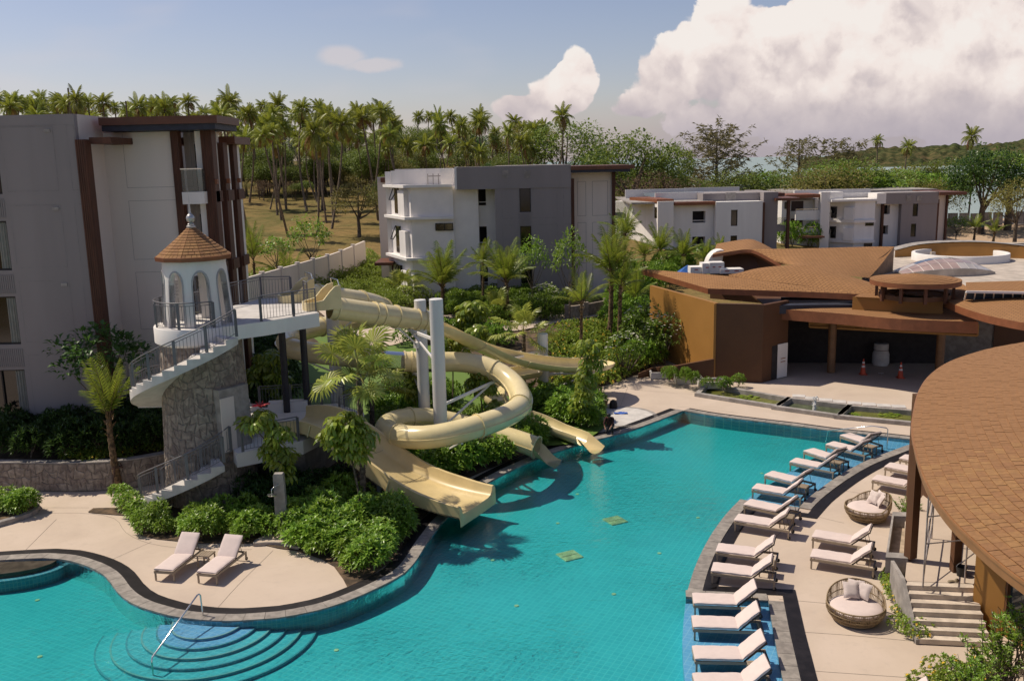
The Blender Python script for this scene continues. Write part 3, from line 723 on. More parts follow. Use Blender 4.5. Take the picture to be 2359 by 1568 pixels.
# mid platform
mid=[(-10.55,33.95),(-8.35,35.45),(-7.9,36.6),(-7.5,38.3),(-6.55,39.5),(-8.0,41.2),(-11.6,40.8),(-12.2,37.3)]
b=MB(); b.prism(mid,1.85,2.40); b.build('middle_deck',M_WHITE2,tower)
b=MB(); b.prism([(-9.9,36.4),(-8.6,36.7),(-7.6,40.4),(-11.2,40.2),(-11.3,37.5)],0,1.85); b.build('support_wall',M_CONC,tower)
railing(tower,[(-10.35,34.15,2.4),(-8.5,35.4,2.4)],1.0); railing(tower,[(-7.4,38.45,2.4),(-6.65,39.45,2.4),(-8.0,41.1,2.4),(-11.4,40.7,2.4)],1.0)
b=MB(); b.box((-10.0,40.15,2.62),(1.7,0.55,0.44),rz=R(8)); b.build('bench_wall',M_WHITE2,tower)
# ------------------------------------------------------------ water slides
def slide_path(pts,step=0.35): return bez([aty(x,y,Y) for x,y,Y in pts],step)
def frames(path):
    fr=[]
    for i,p in enumerate(path):
        t=(path[min(i+1,len(path)-1)]-path[max(i-1,0)]).normalized(); x=t.cross(Vector((0,0,1))).normalized(); y=x.cross(t); fr.append((p,t,x,y))
    return fr
def section(fr,r,a0,a1,n,bank=0.0,th=0.03):
    p,t,x,y=fr; out=[]
    for k in range(n+1):
        a=a0+(a1-a0)*k/n; out.append(p+x*(math.cos(a)*r)+y*(math.sin(a)*r))
    inn=[]
    for k in range(n,-1,-1):
        a=a0+(a1-a0)*k/n; inn.append(p+x*(math.cos(a)*(r-th))+y*(math.sin(a)*(r-th)))
    return out,inn
def closed_run(name,parent,frs,r,m,n=20):
    b=MB(); b.loft([[p+x*(math.cos(2*math.pi*k/n)*r)+y*(math.sin(2*math.pi*k/n)*r) for k in range(n)] for p,t,x,y in frs],True)
    b.loft([[p+x*(math.cos(2*math.pi*k/n)*(r-.03))+y*(math.sin(2*math.pi*k/n)*(r-.03)) for k in range(n)] for p,t,x,y in frs],True,flip=True)
    return b.build(name,m,parent,smooth=60)
def flume(name,parent,frs,r,m,spans,n=14):
    """open half pipe; spans gives lower edge angles (start,end) per section"""
    b=MB(); rings=[]
    for fr,(a0,a1) in zip(frs,spans):
        o,i=section(fr,r,a0,a1,n); rings.append(o+i)
    b.loft(rings,True,True); return b.build(name,m,parent,smooth=60)
def flange(parent,fr,r,a0=0,a1=2*math.pi,n=24,name='flange_ring'):
    p,t,x,y=fr; b=MB(); ring=[]
    for k in range(n+1):
        a=a0+(a1-a0)*k/n; d=x*math.cos(a)+y*math.sin(a)
        ring.append([p+d*(r-0.01)-t*0.028,p+d*(r+0.055)-t*0.028,p+d*(r+0.055)+t*0.028,p+d*(r-0.01)+t*0.028])
    b.loft(ring,True,abs(a1-a0)<6.2); return b.build(name,M_YELL,parent)
def seam(parent,frs,r,s):
    b=MB(); b.loft([[p+x*(s*(r-0.01))+y*0.02,p+x*(s*(r+0.04))+y*0.02,p+x*(s*(r+0.04))-y*0.02,p+x*(s*(r-0.01))-y*0.02] for p,t,x,y in frs],True,True); b.build('side_seam',M_YELL,parent)
RT=0.48
# slide with the open flume
pA=slide_path([(716,703,38.6),(760,708,38.9),(860,722,40.2),(940,733,41.5),(1000,742,42.6),(1060,765,44.0),(1110,790,45.4),(1170,815,46.8),(1250,832,47.8),(1320,838,48.6),(1370,836,49.6),(1392,833,50.6),(1378,832,51.6),(1330,836,51.6),(1270,845,50.6),(1215,853,49.0),(1170,862,47.3),(1140,885,45.8),(1142,915,44.6),(1180,938,43.9),(1240,962,43.3),(1290,985,42.5),(1322,996,41.9),(1343,1004,41.5)])
sA=thing('open_flume_slide','yellow slide tube that opens into a flume with a wide hairpin over the lawn','slide',(pA[0].x,pA[0].y,0))
fA=frames(pA); n=len(fA); iT=next(i for i,p in enumerate(pA) if p.x>-3.6)
closed_run('tube',sA,fA[2:iT+1],RT,M_YELL); 
half=(R(168),R(372)); spans=[]
for i in range(iT,n):
    u=(i-iT)/(n-iT-1); w=R(22)*sstep(0.02,0.12,u)*1.0; k_=sstep(.42,.62,u); k2=sstep(.82,.95,u); spans.append((R(148+40*k_-14*k2),R(350+34*k_-14*k2)))
fW=[(p,t,x*(1+.3*sstep(0,.06,i/(n-iT-1))-.3*sstep(.85,1,i/(n-iT-1))),y) for i,(p,t,x,y) in enumerate(fA[iT:])]
flume('flume',sA,fW,RT,M_YELL,spans)
seam(sA,fA[2:iT+1],RT,1); seam(sA,fA[2:iT+1],RT,-1)
for i in range(3,iT,6): flange(sA,fA[i],RT)
for i in range(max(4,iT-9),iT,3): flange(sA,fA[i],RT)
for i in range(iT,n-4,9): flange(sA,fW[i-iT],RT,spans[i-iT][0],spans[i-iT][1],14)
e=fA[-1]; lip=MB()                                                  # flared run-out
ring=[]
for k in range(7):
    u=k/6; c=e[0]+e[1]*(0.85*u)+Vector((0,0,-0.14*u)); hw=RT*(0.9+0.25*u); hh=0.5-0.28*u
    ring.append([c+e[2]*s_*hw+Vector((0,0,(abs(s_)**2.2)*hh-RT*0.9)) for s_ in (-1,-.75,-.5,-.25,0,.25,.5,.75,1)])
lip.loft(ring,False); lip.build('run_out',M_YELL2,sA,smooth=60)
# slide with the closed helix
pB=slide_path([(652,672,41.0),(700,676,41.3),(780,686,42.6),(850,697,44.6),(884,712,46.6),(870,730,48.2),(810,742,48.6),(740,752,47.6),(685,768,46.0),(659,786,44.2),(672,801,42.8),(720,812,42.0),(790,820,42.0),(860,828,42.4),(930,833,42.9),(1000,834,43.2),(1050,833,43.5),(1095,838,43.4),(1140,853,43.0),(1173,874,42.4),(1196,903,41.3),(1198,934,39.6),(1160,960,37.9),(1085,986,36.6),(1000,1005,36.2),(935,1006,36.6),(897,995,37.6),(892,980,38.8),(925,966,40.0),(985,964,40.8),(1055,976,41.0),(1130,997,40.6),(1190,1014,40.1),(1236,1030,39.7)])
sB=thing('closed_tube_slide','yellow closed tube slide coiling round the white columns to the pool edge','slide',(pB[0].x,pB[0].y,0))
fB=frames(pB); n=len(fB)
def near(path,x,y,Y,lo=0):
    q=aty(x,y,Y); return min(range(lo,len(path)),key=lambda i:(path[i]-q).length)
i0=near(pB,872,829,42.5); i1=near(pB,1000,834,43.2)
closed_run('upper_tube',sB,fB[2:i0+1],RT,M_YELL); closed_run('lower_tube',sB,fB[i1:],RT,M_YELL)
def clearmat():
    m=bpy.data.materials.new('clear_acrylic'); m.use_nodes=True; n=NT(m.node_tree); n.n.clear()
    o=n.new('ShaderNodeOutputMaterial'); t=n.new('ShaderNodeBsdfTransparent'); t.inputs[0].default_value=(0.90,0.91,0.88,1)
    gl=n.new('ShaderNodeBsdfGlossy'); gl.inputs['Roughness'].default_value=0.08; d=n.new('ShaderNodeBsdfDiffuse'); d.inputs[0].default_value=(0.6,0.58,0.52,1)
    fr=n.new('ShaderNodeFresnel'); fr.inputs[0].default_value=1.45; mx=n.new('ShaderNodeMixShader'); m2_=n.new('ShaderNodeMixShader'); m2_.inputs[0].default_value=0.14
    n.l.new(t.outputs[0],m2_.inputs[1]); n.l.new(d.outputs[0],m2_.inputs[2]); n.l.new(fr.outputs[0],mx.inputs[0]); n.l.new(m2_.outputs[0],mx.inputs[1]); n.l.new(gl.outputs[0],mx.inputs[2]); n.l.new(mx.outputs[0],o.inputs[0]); return m
M_CLEAR=clearmat()
b=MB(); b.loft([[p+x*(math.cos(2*math.pi*k/20)*(RT-.01))+y*(math.sin(2*math.pi*k/20)*(RT-.01)) for k in range(20)] for p,t,x,y in fB[i0:i1+1]],True); b.build('clear_section',M_CLEAR,sB,smooth=60)
im=(i0+i1)//2+1
for q in (i0,im-1,im,i1): flange(sB,fB[q],RT)
closed_run('tube_collar',sB,fB[im-1:im+2],RT+0.01,M_YELL)
for i in list(range(4,i0,7))+list(range(i1+7,n-2,9)): flange(sB,fB[i],RT)
for s_ in (1,-1): seam(sB,fB[2:i0+1],RT,s_); seam(sB,fB[i1:],RT,s_)
flange(sB,fB[-1],RT)
e=fB[-1]; lip=MB(); ring=[]
for k in range(8):
    u=k/7; c=e[0]+e[1]*(1.0*u)+Vector((0,0,-0.10*u)); hw=RT*(0.98+0.15*u); hh=0.55-0.40*sstep(0,.8,u)
    ring.append([c+e[2]*s_*hw+Vector((0,0,(abs(s_)**2.4)*hh-RT*0.95)) for s_ in (-1,-.75,-.5,-.25,0,.25,.5,.75,1)])
lip.loft(ring,False); lip.build('run_out',M_YELL2,sB,smooth=60)
# start tubs on the bridge deck
def tub(parent,fr):
    p,t,x,y=fr; p=Vector((p.x,p.y,7.16)); t=Vector((t.x,t.y,0)).normalized(); x=t.cross(Vector((0,0,1)))
    b=MB(); ring=[]
    outline=[(-1.15,0.0,.34),(-1.1,.32,.34),(-.85,.52,.36),(-.45,.58,.42),(-.15,.56,.75),(.1,.52,.95),(.35,.50,1.0)]
    full=[(a,-b_,h) for a,b_,h in outline[::-1]]+outline[1:]
    for a,s_,h in full:
        q=p+t*a+x*s_; i=p+t*(a+0.06 if a<-.5 else a)+x*(s_*0.84); ring.append([q,q+Vector((0,0,h)),i+Vector((0,0,h)),i+Vector((0,0,0.04))])
    b.loft(ring,True,True); b.build('start_tub',M_YELL,parent,smooth=40)
    b=MB(); b.add([p+t*a+x*(s_*0.9)+Vector((0,0,.05)) for a,s_,h in full],[tuple(range(len(full)))]); b.build('tub_floor',M_YELL2,parent)
    b=MB(); b.tube([p+t*.30-x*.45+Vector((0,0,.9)),p+t*.25-x*.42+Vector((0,0,1.2)),p+t*.25+x*.42+Vector((0,0,1.2)),p+t*.30+x*.45+Vector((0,0,.9))],0.025,8); b.build('grab_bar',M_CHROME,parent,smooth=60)
tub(sA,fA[2]); tub(sB,fB[2])
# wide family slide
ctrl=[(-9.1,37.2,2.62),(-8.3,36.95,2.68),(-7.5,36.55,2.55),(-6.4,35.95,2.02),(-5.3,35.3,1.38),(-4.2,34.65,0.86),(-3.2,34.05,0.60),(-2.2,33.45,0.50),(-1.45,33.05,0.47)]
pC=bez(ctrl,0.3); sCt=thing('wide_slide','broad tan family slide sweeping from the middle deck into the pool','slide',(ctrl[-1][0],ctrl[-1][1],0))
fC=[]
for i,p in enumerate(pC):
    t=(pC[min(i+1,len(pC)-1)]-pC[max(i-1,0)]).normalized(); x=Vector((0.22,0.975,0)); x=(x-t*x.dot(t)).normalized(); y=t.cross(x); y=y if y.z>0 else -y; fC.append((p,t,x,y))
HWC=1.22; segs=[(0,0)]
def csec(fr,u):
    p,t,x,y=fr; hs=0.42+0.10*math.sin(math.pi*min(1,u*1.0)); 
    if u>0.80: hs*=1-0.15*sstep(.8,1,u)
    prof=[(-1.10,-0.05),(-1.10,1.0),(-1.04,1.06),(-0.98,1.0),(-0.93,0.45),(-0.84,0.10),(-0.7,0.0),(-.35,-.03),(0,-.04),(.35,-.03),(.7,0),(.84,.10),(.93,.45),(.98,1.0),(1.04,1.06),(1.10,1.0),(1.10,-0.05)]
    return [p+x*(a*HWC)+y*(h*hs) for a,h in prof]
nC=len(fC)
b=MB(); b.loft([csec(f_,i/(nC-1)) for i,f_ in enumerate(fC)],False); b.build('chute',M_YELL2,sCt,smooth=45)
b=MB(); b.loft([[f_[0]-f_[2]*HWC*1.1-f_[3]*.06,f_[0]-f_[3]*.12,f_[0]+f_[2]*HWC*1.1-f_[3]*.06] for f_ in fC],False); b.build('underside',M_YELL,sCt,smooth=45)
for i in range(5,nC-3,6):
    b=MB(); cs=csec(fC[i],i/(nC-1)); b.tube([c+fC[i][3]*0.004 for c in cs[5:12]],0.006,4); b.build('panel_joint',M_JOINT,sCt)
    for s_ in(-1,1):
        b=MB(); p,t,x,y=fC[i]; b.beam(p+x*(s_*HWC*1.115)-y*.08,p+x*(s_*HWC*1.115)+y*.40,0.05,0.05); b.build('side_rib',M_YELL,sCt)
# dropped end lip
e=fC[-1]; b=MB(); cs=csec(e,1.0); b.loft([cs,[c+e[1]*0.05+Vector((0,0,-0.10)) for c in cs],[Vector((c.x,c.y,min(c.z,e[0].z)-0.38))+e[1]*0.07 for c in cs]],False); b.build('end_lip',M_YELL2,sCt,smooth=30)
b=MB(); b.tube([(-5.4,35.2,0),(-5.4,35.2,1.25)],0.09,12); b.build('slide_leg',M_POST,sCt,smooth=50)
# white columns and bracing
def column(p,zt,r,lab,arms):
    t=thing('slide_column',lab,'column',(p[0],p[1],0),group='white steel columns carrying the slides')
    b=MB(); b.lathe([(r,-0.2),(r,zt-0.02),(r-0.02,zt),(0,zt)],24,(p[0],p[1],0)); b.build('post',M_POST,t,smooth=40)
    for (z,q) in arms:
        q=Vector(q); a=Vector((p[0],p[1],z)); d=Vector((q.x-a.x,q.y-a.y,0)).normalized()*r
        b=MB(); b.beam(a+d,q,0.09,0.12); b.beam(a+d+Vector((0,0,-0.95)),q+Vector((0,0,-0.06))-(q-a)*0.12,0.07); b.box(a+d*1.06,(0.07,0.07,0.3)); b.box(a+d*1.06+Vector((0,0,-.95)),(0.22,0.22,0.26),rz=math.atan2(d.y,d.x)); b.build('bracket',M_WHITE2,t)
c1=aty(1016,1000,38.6); c2=aty(978,950,42.0); c3=aty(1252,900,49.4); c4=aty(770,800,44.6)
def under(path,x,y,Y,d=0.52): 
    i=near(path,x,y,Y); return path[i]-Vector((0,0,d))
column((c1.x,c1.y),aty(1010,688,38.6).z,0.29,'tallest white column in front of the yellow tubes',[(under(pA,930,735,41.5).z,under(pA,930,735,41.5)),(under(pB,1140,853,43.0).z,under(pB,1140,853,43.0)),(under(pB,1060,990,36.6).z,under(pB,1060,990,36.6)),(under(pB,960,966,40.4).z,under(pB,960,966,40.4))])
column((c2.x,c2.y),aty(970,690,42.0).z,0.27,'white column just behind and left of the tallest one',[(under(pA,900,730,41).z,under(pA,900,730,41)),(under(pB,950,833,43).z,under(pB,950,833,43))])
column((c3.x,c3.y),aty(1245,768,49.4).z,0.28,'short white column under the hairpin of the flume',[(under(pA,1160,812,46.6).z,under(pA,1160,812,46.6)),(under(pA,1370,838,49.6).z,under(pA,1370,838,49.6))])
column((c4.x,c4.y),aty(762,705,44.6).z,0.30,'white column beside the upper bridge deck',[(under(pB,840,697,44.4).z,under(pB,840,697,44.4)),(under(pB,700,806,42.2).z,under(pB,700,806,42.2))])
print('slideA z',[round(p.z,1) for p in pA[::8]]); print('slideB z',[round(p.z,1) for p in pB[::8]])
# ------------------------------------------------------------ stone retaining wall on the left
wallT=thing('retaining_wall','curved rubble stone retaining wall left of the tower','wall',(WALLPL[0][0],WALLPL[0][1],0))
wd=[0]
for i in range(len(WALLPL)-1): wd.append(wd[-1]+math.dist(WALLPL[i],WALLPL[i+1]))
def wallpt(s,t,d):
    s=max(0,min(wd[-1]-1e-4,s)); i=max(0,next(k for k in range(len(wd)) if wd[k]>s)-1); k=(s-wd[i])/(wd[i+1]-wd[i]); a,c=WALLPL[i],WALLPL[i+1]
    nx,ny=(c[1]-a[1]),-(c[0]-a[0]); L=math.hypot(nx,ny); return Vector((a[0]+(c[0]-a[0])*k+nx/L*d,a[1]+(c[1]-a[1])*k+ny/L*d,t))
WH=1.2
b=MB(); b.loft([[wallpt(s,0,0),wallpt(s,WH,0),wallpt(s,WH,-.35),wallpt(s,0,-.35)] for s in [wd[-1]*i/60 for i in range(61)]],True,True); wc=b.build('wall_core',M_MORT,wallT)
cells=honeycomb(wd[-1]-0.1,WH,0.36,0.30,jit=.6,seed=5)
stonework(wallT,cells,wallpt,lambda c:1+sum(p[0] for p in c)*0.01 if sum(p[0] for p in c)/6>3 else -1,0.022,M_STONE)
b=MB(); b.loft([[wallpt(s,WH+.005,0.03),wallpt(s,WH+.05,0.03),wallpt(s,WH+.05,-.38),wallpt(s,WH+.005,-.38)] for s in [wd[-1]*i/60 for i in range(61)]],True,True); b.build('wall_cap',M_CONC,wallT)
# shower post and its basin
sp=g(652,1232)
t=thing('pool_shower','leaning grey concrete shower post with round chrome head','shower',(sp.x,sp.y,0))
b=MB(); b.loft([[Vector((sp.x+sx*w/2,sp.y+sy*0.11,z)) for sx,sy in((-1,-1),(1,-1),(1,1),(-1,1))] for w,z in ((0.44,0),(0.40,1.2),(0.36,2.28),(0.30,2.34))],True,True); b.build('post',M_CONC,t)
b=MB(); b.tube([(sp.x+.02,sp.y-.12,1.95),(sp.x-.12,sp.y-.26,1.92),(sp.x-.2,sp.y-.34,1.86),(sp.x-.2,sp.y-.34,1.70)],0.014,8); b.build('pipe',M_CHROME,t,smooth=60)
b=MB(); b.lathe([(0.0,1.72),(0.04,1.70),(0.17,1.67),(0.17,1.65),(0,1.65)],24,(sp.x-.2,sp.y-.34,0)); b.build('shower_head',M_CHROME,t,smooth=40)
for z in (0.85,0.45): b=MB(); b.tube([(sp.x+.02,sp.y-.11,z),(sp.x+.02,sp.y-.2,z),(sp.x+.02,sp.y-.2,z-.1)],0.022,8); b.build('tap',M_CHROME,t,smooth=60)
bas=[(p.x,p.y) for p in bez(G2([(583,1257),(600,1243),(640,1236),(690,1248),(688,1266),(650,1257),(615,1255)]),0.2,True)]
b=MB(); b.prism(bas,-0.01,0.11); o=b.build('shower_basin',M_CONC); tag(o,'curved pale concrete basin at the foot of the shower post','basin')
b=MB(); cx=sum(p[0] for p in bas)/len(bas); cy=sum(p[1] for p in bas)/len(bas); b.prism([(cx+(x-cx)*.86,cy+(y-cy)*.8) for x,y in bas],0.10,0.116); b.build('basin_floor',M_DECK,o)
# pool handrails
def rail(pts,lab,r=0.024):
    b=MB(); b.tube(bez(pts,0.08),r,10); o=b.build('pool_handrail',M_CHROME,smooth=60); tag(o,lab,'handrail'); return o
a=g(470,1436,-0.25); tp=Vector((a.x-0.05,a.y,0.72)); bt=g(355,1556,-0.5)
b=MB(); b.tube([a,Vector((a.x-.03,a.y,.66)),Vector((a.x-.06,a.y-.02,.71)),Vector((a.x-.10,a.y-.06,.70)),bt+Vector((0,0,.55)),bt+Vector((0,-.05,.48)),bt+Vector((0,-.04,-0.6))],0.024,10); o=b.build('pool_handrail',M_CHROME,smooth=60); tag(o,'chrome handrail slanting over the round entry steps','handrail')
a=g(2043,1035,-.2); q=g(1935,1030,0.2)
b=MB(); b.tube([a,Vector((a.x,a.y,.75)),Vector((a.x-.08,a.y+.02,.82)),Vector((a.x-.6,a.y+.3,.84)),Vector((a.x-2.2,a.y+1.5,.3)),Vector((a.x-2.3,a.y+1.55,-.5))],0.024,10); o=b.build('pool_handrail',M_CHROME,smooth=60); tag(o,'chrome handrail at the far ledge by the ponds','handrail')
# ------------------------------------------------------------ villa blocks
def wx(dx,dy,Y): return aty(dx,dy,Y).x
def wz(dx,dy,Y): return aty(dx,dy,Y).z
def slab(name,parent,x0,x1,y0,y1,z0,z1,m,local=False):
    b=MB(); b.box(((x0+x1)/2,(y0+y1)/2,(z0+z1)/2),(abs(x1-x0),abs(y1-y0),abs(z1-z0))); return b.build(name,m,parent)
def window(parent,x0,x1,z0,z1,y,frame=0.07,mull=(),curtain=None,m=None):
    """a framed pane set in a shallow reveal on a wall that faces the camera"""
    b=MB()
    for a in ((x0,x1,z0,z0+frame),(x0,x1,z1-frame,z1)): b.box(((a[0]+a[1])/2,y-0.03,(a[2]+a[3])/2),(a[1]-a[0],0.14,frame))
    for a in (x0,x1-frame)+tuple(x0+(x1-x0)*k for k in mull): b.box((a+frame/2,y-0.031,(z0+z1)/2),(frame,0.135,z1-z0-2*frame-0.002))
    w=b.build('window_frame',M_FRAME,parent); b=MB(); b.box(((x0+x1)/2,y-0.0,(z0+z1)/2),(x1-x0-0.02,0.03,z1-z0-0.02)); b.build('pane',m or M_GLASSD,w); return w
def opening(parent,x0,x1,z0,z1,y,d=1.2,m=None,name='balcony'):
    """dark recess: five inner faces just in front of the wall plane edge"""
    b=MB(); yo=y-0.012
    b.add([(x0,yo,z0),(x1,yo,z0),(x1,yo,z1),(x0,yo,z1)],[(0,1,2,3)]); return b.build(name,m or M_GLASSD,parent)
def hole_wall(name,parent,x0,x1,z0,z1,y,th,holes,m,inner=None,depth=1.6):
    """wall facing the camera with real openings; each opening gets a recessed lining"""
    xs=sorted({x0,x1,*[h[0] for h in holes],*[h[1] for h in holes]}); zs=sorted({z0,z1,*[h[2] for h in holes],*[h[3] for h in holes]})
    b=MB()
    for i in range(len(xs)-1):
        for k in range(len(zs)-1):
            cx,cz=(xs[i]+xs[i+1])/2,(zs[k]+zs[k+1])/2
            if any(h[0]<cx<h[1] and h[2]<cz<h[3] for h in holes): continue
            b.add([(xs[i],y,zs[k]),(xs[i+1],y,zs[k]),(xs[i+1],y,zs[k+1]),(xs[i],y,zs[k+1])],[(0,1,2,3)])
    for h in holes:
        a=[(h[0],h[2]),(h[1],h[2]),(h[1],h[3]),(h[0],h[3])]
        for q in range(4):
            p,r_=a[q],a[(q+1)%4]; b.add([(p[0],y,p[1]),(r_[0],y,r_[1]),(r_[0],y+th,r_[1]),(p[0],y+th,p[1])],[(0,1,2,3)])
    b.add([(x0,y,z0),(x0,y+th,z0),(x0,y+th,z1),(x0,y,z1)],[(3,2,1,0)]); b.add([(x1,y,z0),(x1,y+th,z0),(x1,y+th,z1),(x1,y,z1)],[(0,1,2,3)])
    b.add([(x0,y,z1),(x1,y,z1),(x1,y+th,z1),(x0,y+th,z1)],[(0,1,2,3)])
    w=b.build(name,m,parent)
    return w
def lines(parent,segs,y,m=None,w=0.014):
    b=MB()
    for x0,z0,x1,z1 in segs:
        if abs(x1-x0)>abs(z1-z0): b.add([(x0,y,z0-w/2),(x1,y,z1-w/2),(x1,y,z1+w/2),(x0,y,z0+w/2)],[(0,1,2,3)])
        else: b.add([(x0-w/2,y,z0),(x0+w/2,y,z0),(x1+w/2,y,z1),(x1-w/2,y,z1)],[(0,1,2,3)])
    return tag(b.build('panel_joints',m or mat('wall_joint',(0.25,0.23,0.228),0.9),parent),kind='stuff')
def panels(x0,x1,z0,z1,cols,storeys,gap=0.42):
    """joint rectangles of a panelled wall"""
    s=[]
    for zb,zt in storeys:
        for a,c in cols: s+=[(a,zb,c,zb),(a,zt,c,zt),(a,zb,a,zt),(c,zb,c,zt)]
    return s
def slats(name,parent,x0,x1,y0,y1,z0,z1,m,n=6):
    """post clad with vertical battens"""
    b=MB(); b.box(((x0+x1)/2,(y0+y1)/2,(z0+z1)/2),(x1-x0,y1-y0,z1-z0)); p=b.build(name,m,parent)
    w=(x1-x0)/n
    for k in range(n):
        b=MB(); b.box((x0+w*(k+.5),y0-0.012,(z0+z1)/2),(w*0.6,0.03,z1-z0-0.01)); b.build('batten',m,p)
    return p
M_GLASSR=clearmat(); 
# ---- left villa: grey wall, set back cream wall, balcony end
YF=40.8; SH=3.3; ZB=2.1
bl=thing('villa_block','large grey and cream villa block behind the stone tower','building',(-22,YF,ZB))
xc=wx(183,262,YF); xc=wx(205,600,YF); ztop=wz(183,262,YF)
hole_wall('grey_wall',bl,-62,xc,1.0,ztop,YF,0.3,[(-24.1,wx(62,900,YF),ZB+SH*k+0.15,ZB+SH*k+2.3) for k in range(4)],M_GREYW)
slab('grey_wing_core',bl,-62,xc-0.01,YF+0.35,YF+16,1.0,ztop-0.02,M_GREYW)
xw=wx(62,900,YF)
for k in range(4):
    window(bl,-24.1,xw,ZB+SH*k+0.15,ZB+SH*k+2.3,YF+0.18,0.06,(0.5,))
    if k<3:
        b=MB(); pts=[]
        for i in range(17): pts.append([Vector((xw-0.48+0.45*i/16,YF+0.13+0.03*math.sin(i*2.4),ZB+SH*k+0.22)),Vector((xw-0.48+0.45*i/16,YF+0.13+0.03*math.sin(i*2.4+.5),ZB+SH*k+2.22))])
        b.loft(pts,False); b.build('curtain',mat('white_curtain',(0.42,0.41,0.37),0.9,0.05,trans=0.3),bl,smooth=60)
    gb=MB()
    for i in range(14): gb.box((xw-1.15+1.15*i/13,YF-0.012,ZB+SH*k+2.85),(0.045,0.03,0.82))
    tag(gb.build('grooved_panel',M_GREYW,bl),kind='stuff')
st=[(ZB+SH*k+0.25,ZB+SH*k+2.95) for k in range(4)]
lines(bl,panels(0,0,0,0,[(xw+0.25,xw+2.45),(xw+3.05,xc-0.05)],st)+[(-40,ZB+4*SH-.3,xc,ZB+4*SH-.3)],YF-0.006)
for k in range(4):
    b=MB(); b.box((xw+2.22,YF-0.02,ZB+SH*k+2.78),(0.26,0.05,0.13)); v_=b.build('wall_vent',M_CONC,bl)
slats('corner_cladding',bl,xc-0.02,xc+0.42,YF-0.10,YF+0.45,1.5,wz(172,322,YF),M_BROWN,5)
# parapet return and set back cream wall
Y2=43.5; x2a=xc; x2b=wx(420,600,Y2); z2=wz(300,305,Y2)
slab('parapet_return',bl,xc-0.3,xc+0.02,YF+0.3,Y2+8,1.5,ztop,M_CREAM)
hole_wall('cream_wall',bl,xc,x2b,1.5,z2,Y2,0.3,[],M_CREAM)
_k=(Y2+7)/Y2; b=MB(); b.prism([(xc,Y2+.35),(x2b-.01,Y2+.35),(x2b*_k-.6,Y2+7),(xc*_k-2,Y2+7)],1.5,z2-.02); b.build('cream_wing_core',M_CREAM,bl)
slab('slat_band',bl,xc+0.42,xc+1.35,YF+0.3,Y2+0.02,wz(190,322,YF)-0.18,wz(190,322,YF)+0.1,M_BROWN)
lines(bl,panels(0,0,0,0,[(xc+0.9,xc+3.3),(xc+3.95,x2b-0.05)],st[:4])+[(xc,ZB+4*SH-.4,x2b,ZB+4*SH-.4)],Y2-0.006)
# roof slab over the cream wall: bronze edge on a dark band
xr=wx(500,283,Y2-1.1)
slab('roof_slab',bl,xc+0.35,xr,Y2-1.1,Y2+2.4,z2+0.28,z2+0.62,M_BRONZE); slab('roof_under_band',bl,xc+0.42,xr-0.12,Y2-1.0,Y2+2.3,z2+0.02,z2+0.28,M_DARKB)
slab('second_roof',bl,x2b-1.2,wx(548,322,Y2+3),Y2+2.45,Y2+5.2,z2-0.55,z2-0.2,M_BRONZE)
# balcony end
slats('tall_cladding',bl,x2b-0.02,x2b+0.34,Y2-0.12,Y2+0.3,1.5,z2+0.02,M_BROWN,5)
xe=wx(487,600,Y2)
slab('recess_wall',bl,x2b,xe+0.2,Y2+1.6,Y2+1.9,1.5,z2,M_CREAM)
slab('fin_wall',bl,xe-0.42,xe,Y2+0.35,Y2+1.9,1.5,z2,M_WHITE2)
for k in range(1,4):
    zf=ZB+SH*k
    s_=slab('balcony_slab',bl,x2b+0.34,xe+0.0,Y2-0.25,Y2+1.6,zf-0.55,zf,M_WHITE2)
    b=MB(); b.box(((x2b+.34+xe)/2,Y2-0.2,zf+0.52),(xe-x2b-.40,0.02,1.0)); b.box((xe-0.04,Y2+0.05,zf+0.52),(0.02,0.5,1.0)); b.build('glass_railing',M_GLASSR,s_)
    b=MB(); b.beam((x2b+.34,Y2-.2,zf+1.04),(xe-.02,Y2-.2,zf+1.04),0.05); b.build('top_rail',M_CHROME,s_)
    slab('sliding_door',bl,x2b+0.5,xe-0.55,Y2+1.55,Y2+1.59,zf+0.02,zf+2.2,M_GLASSD)
for q,(dx,dy_) in enumerate(((488,0),(516,1.6),(541,3.4))):
    Yq=Y2+0.4+dy_*0.9; xq=wx(dx,600,Yq)
    slats('side_cladding',bl,xq,xq+0.5-0.05*q,Yq-0.2,Yq+0.45,1.5,z2+(0.02 if q<1 else -.5),M_BROWN,5)
    slab('side_wall',bl,xq-0.3,xq+0.35,Yq+0.45,Yq+1.0,1.5,z2-.6,M_WHITE2)
    for k in range(1,4): slab('side_slab_edge',bl,xq+.02,xq+.5,Yq-.1,Yq+.9,ZB+SH*k-.5,ZB+SH*k,M_BROWN)
    b=MB(); b.box((xq+.55,Yq-.1,z2-2.3),(.14,.2,.22)); b.build('wall_lamp',M_FASC,bl)
# ---- middle villa
YM=76.0; ZM=1.7
def mz(dy,Y=YM,dx=1150): return wz(dx,dy,Y)
bm=thing('villa_block','three storey grey and white villa block in the middle behind the slides','building',(0,YM,ZM))
def mx(d,Y=YM,dy=520): return wx(d,dy,Y)
def fl(k): return ZM+0.35+SH*k
top=mz(382)
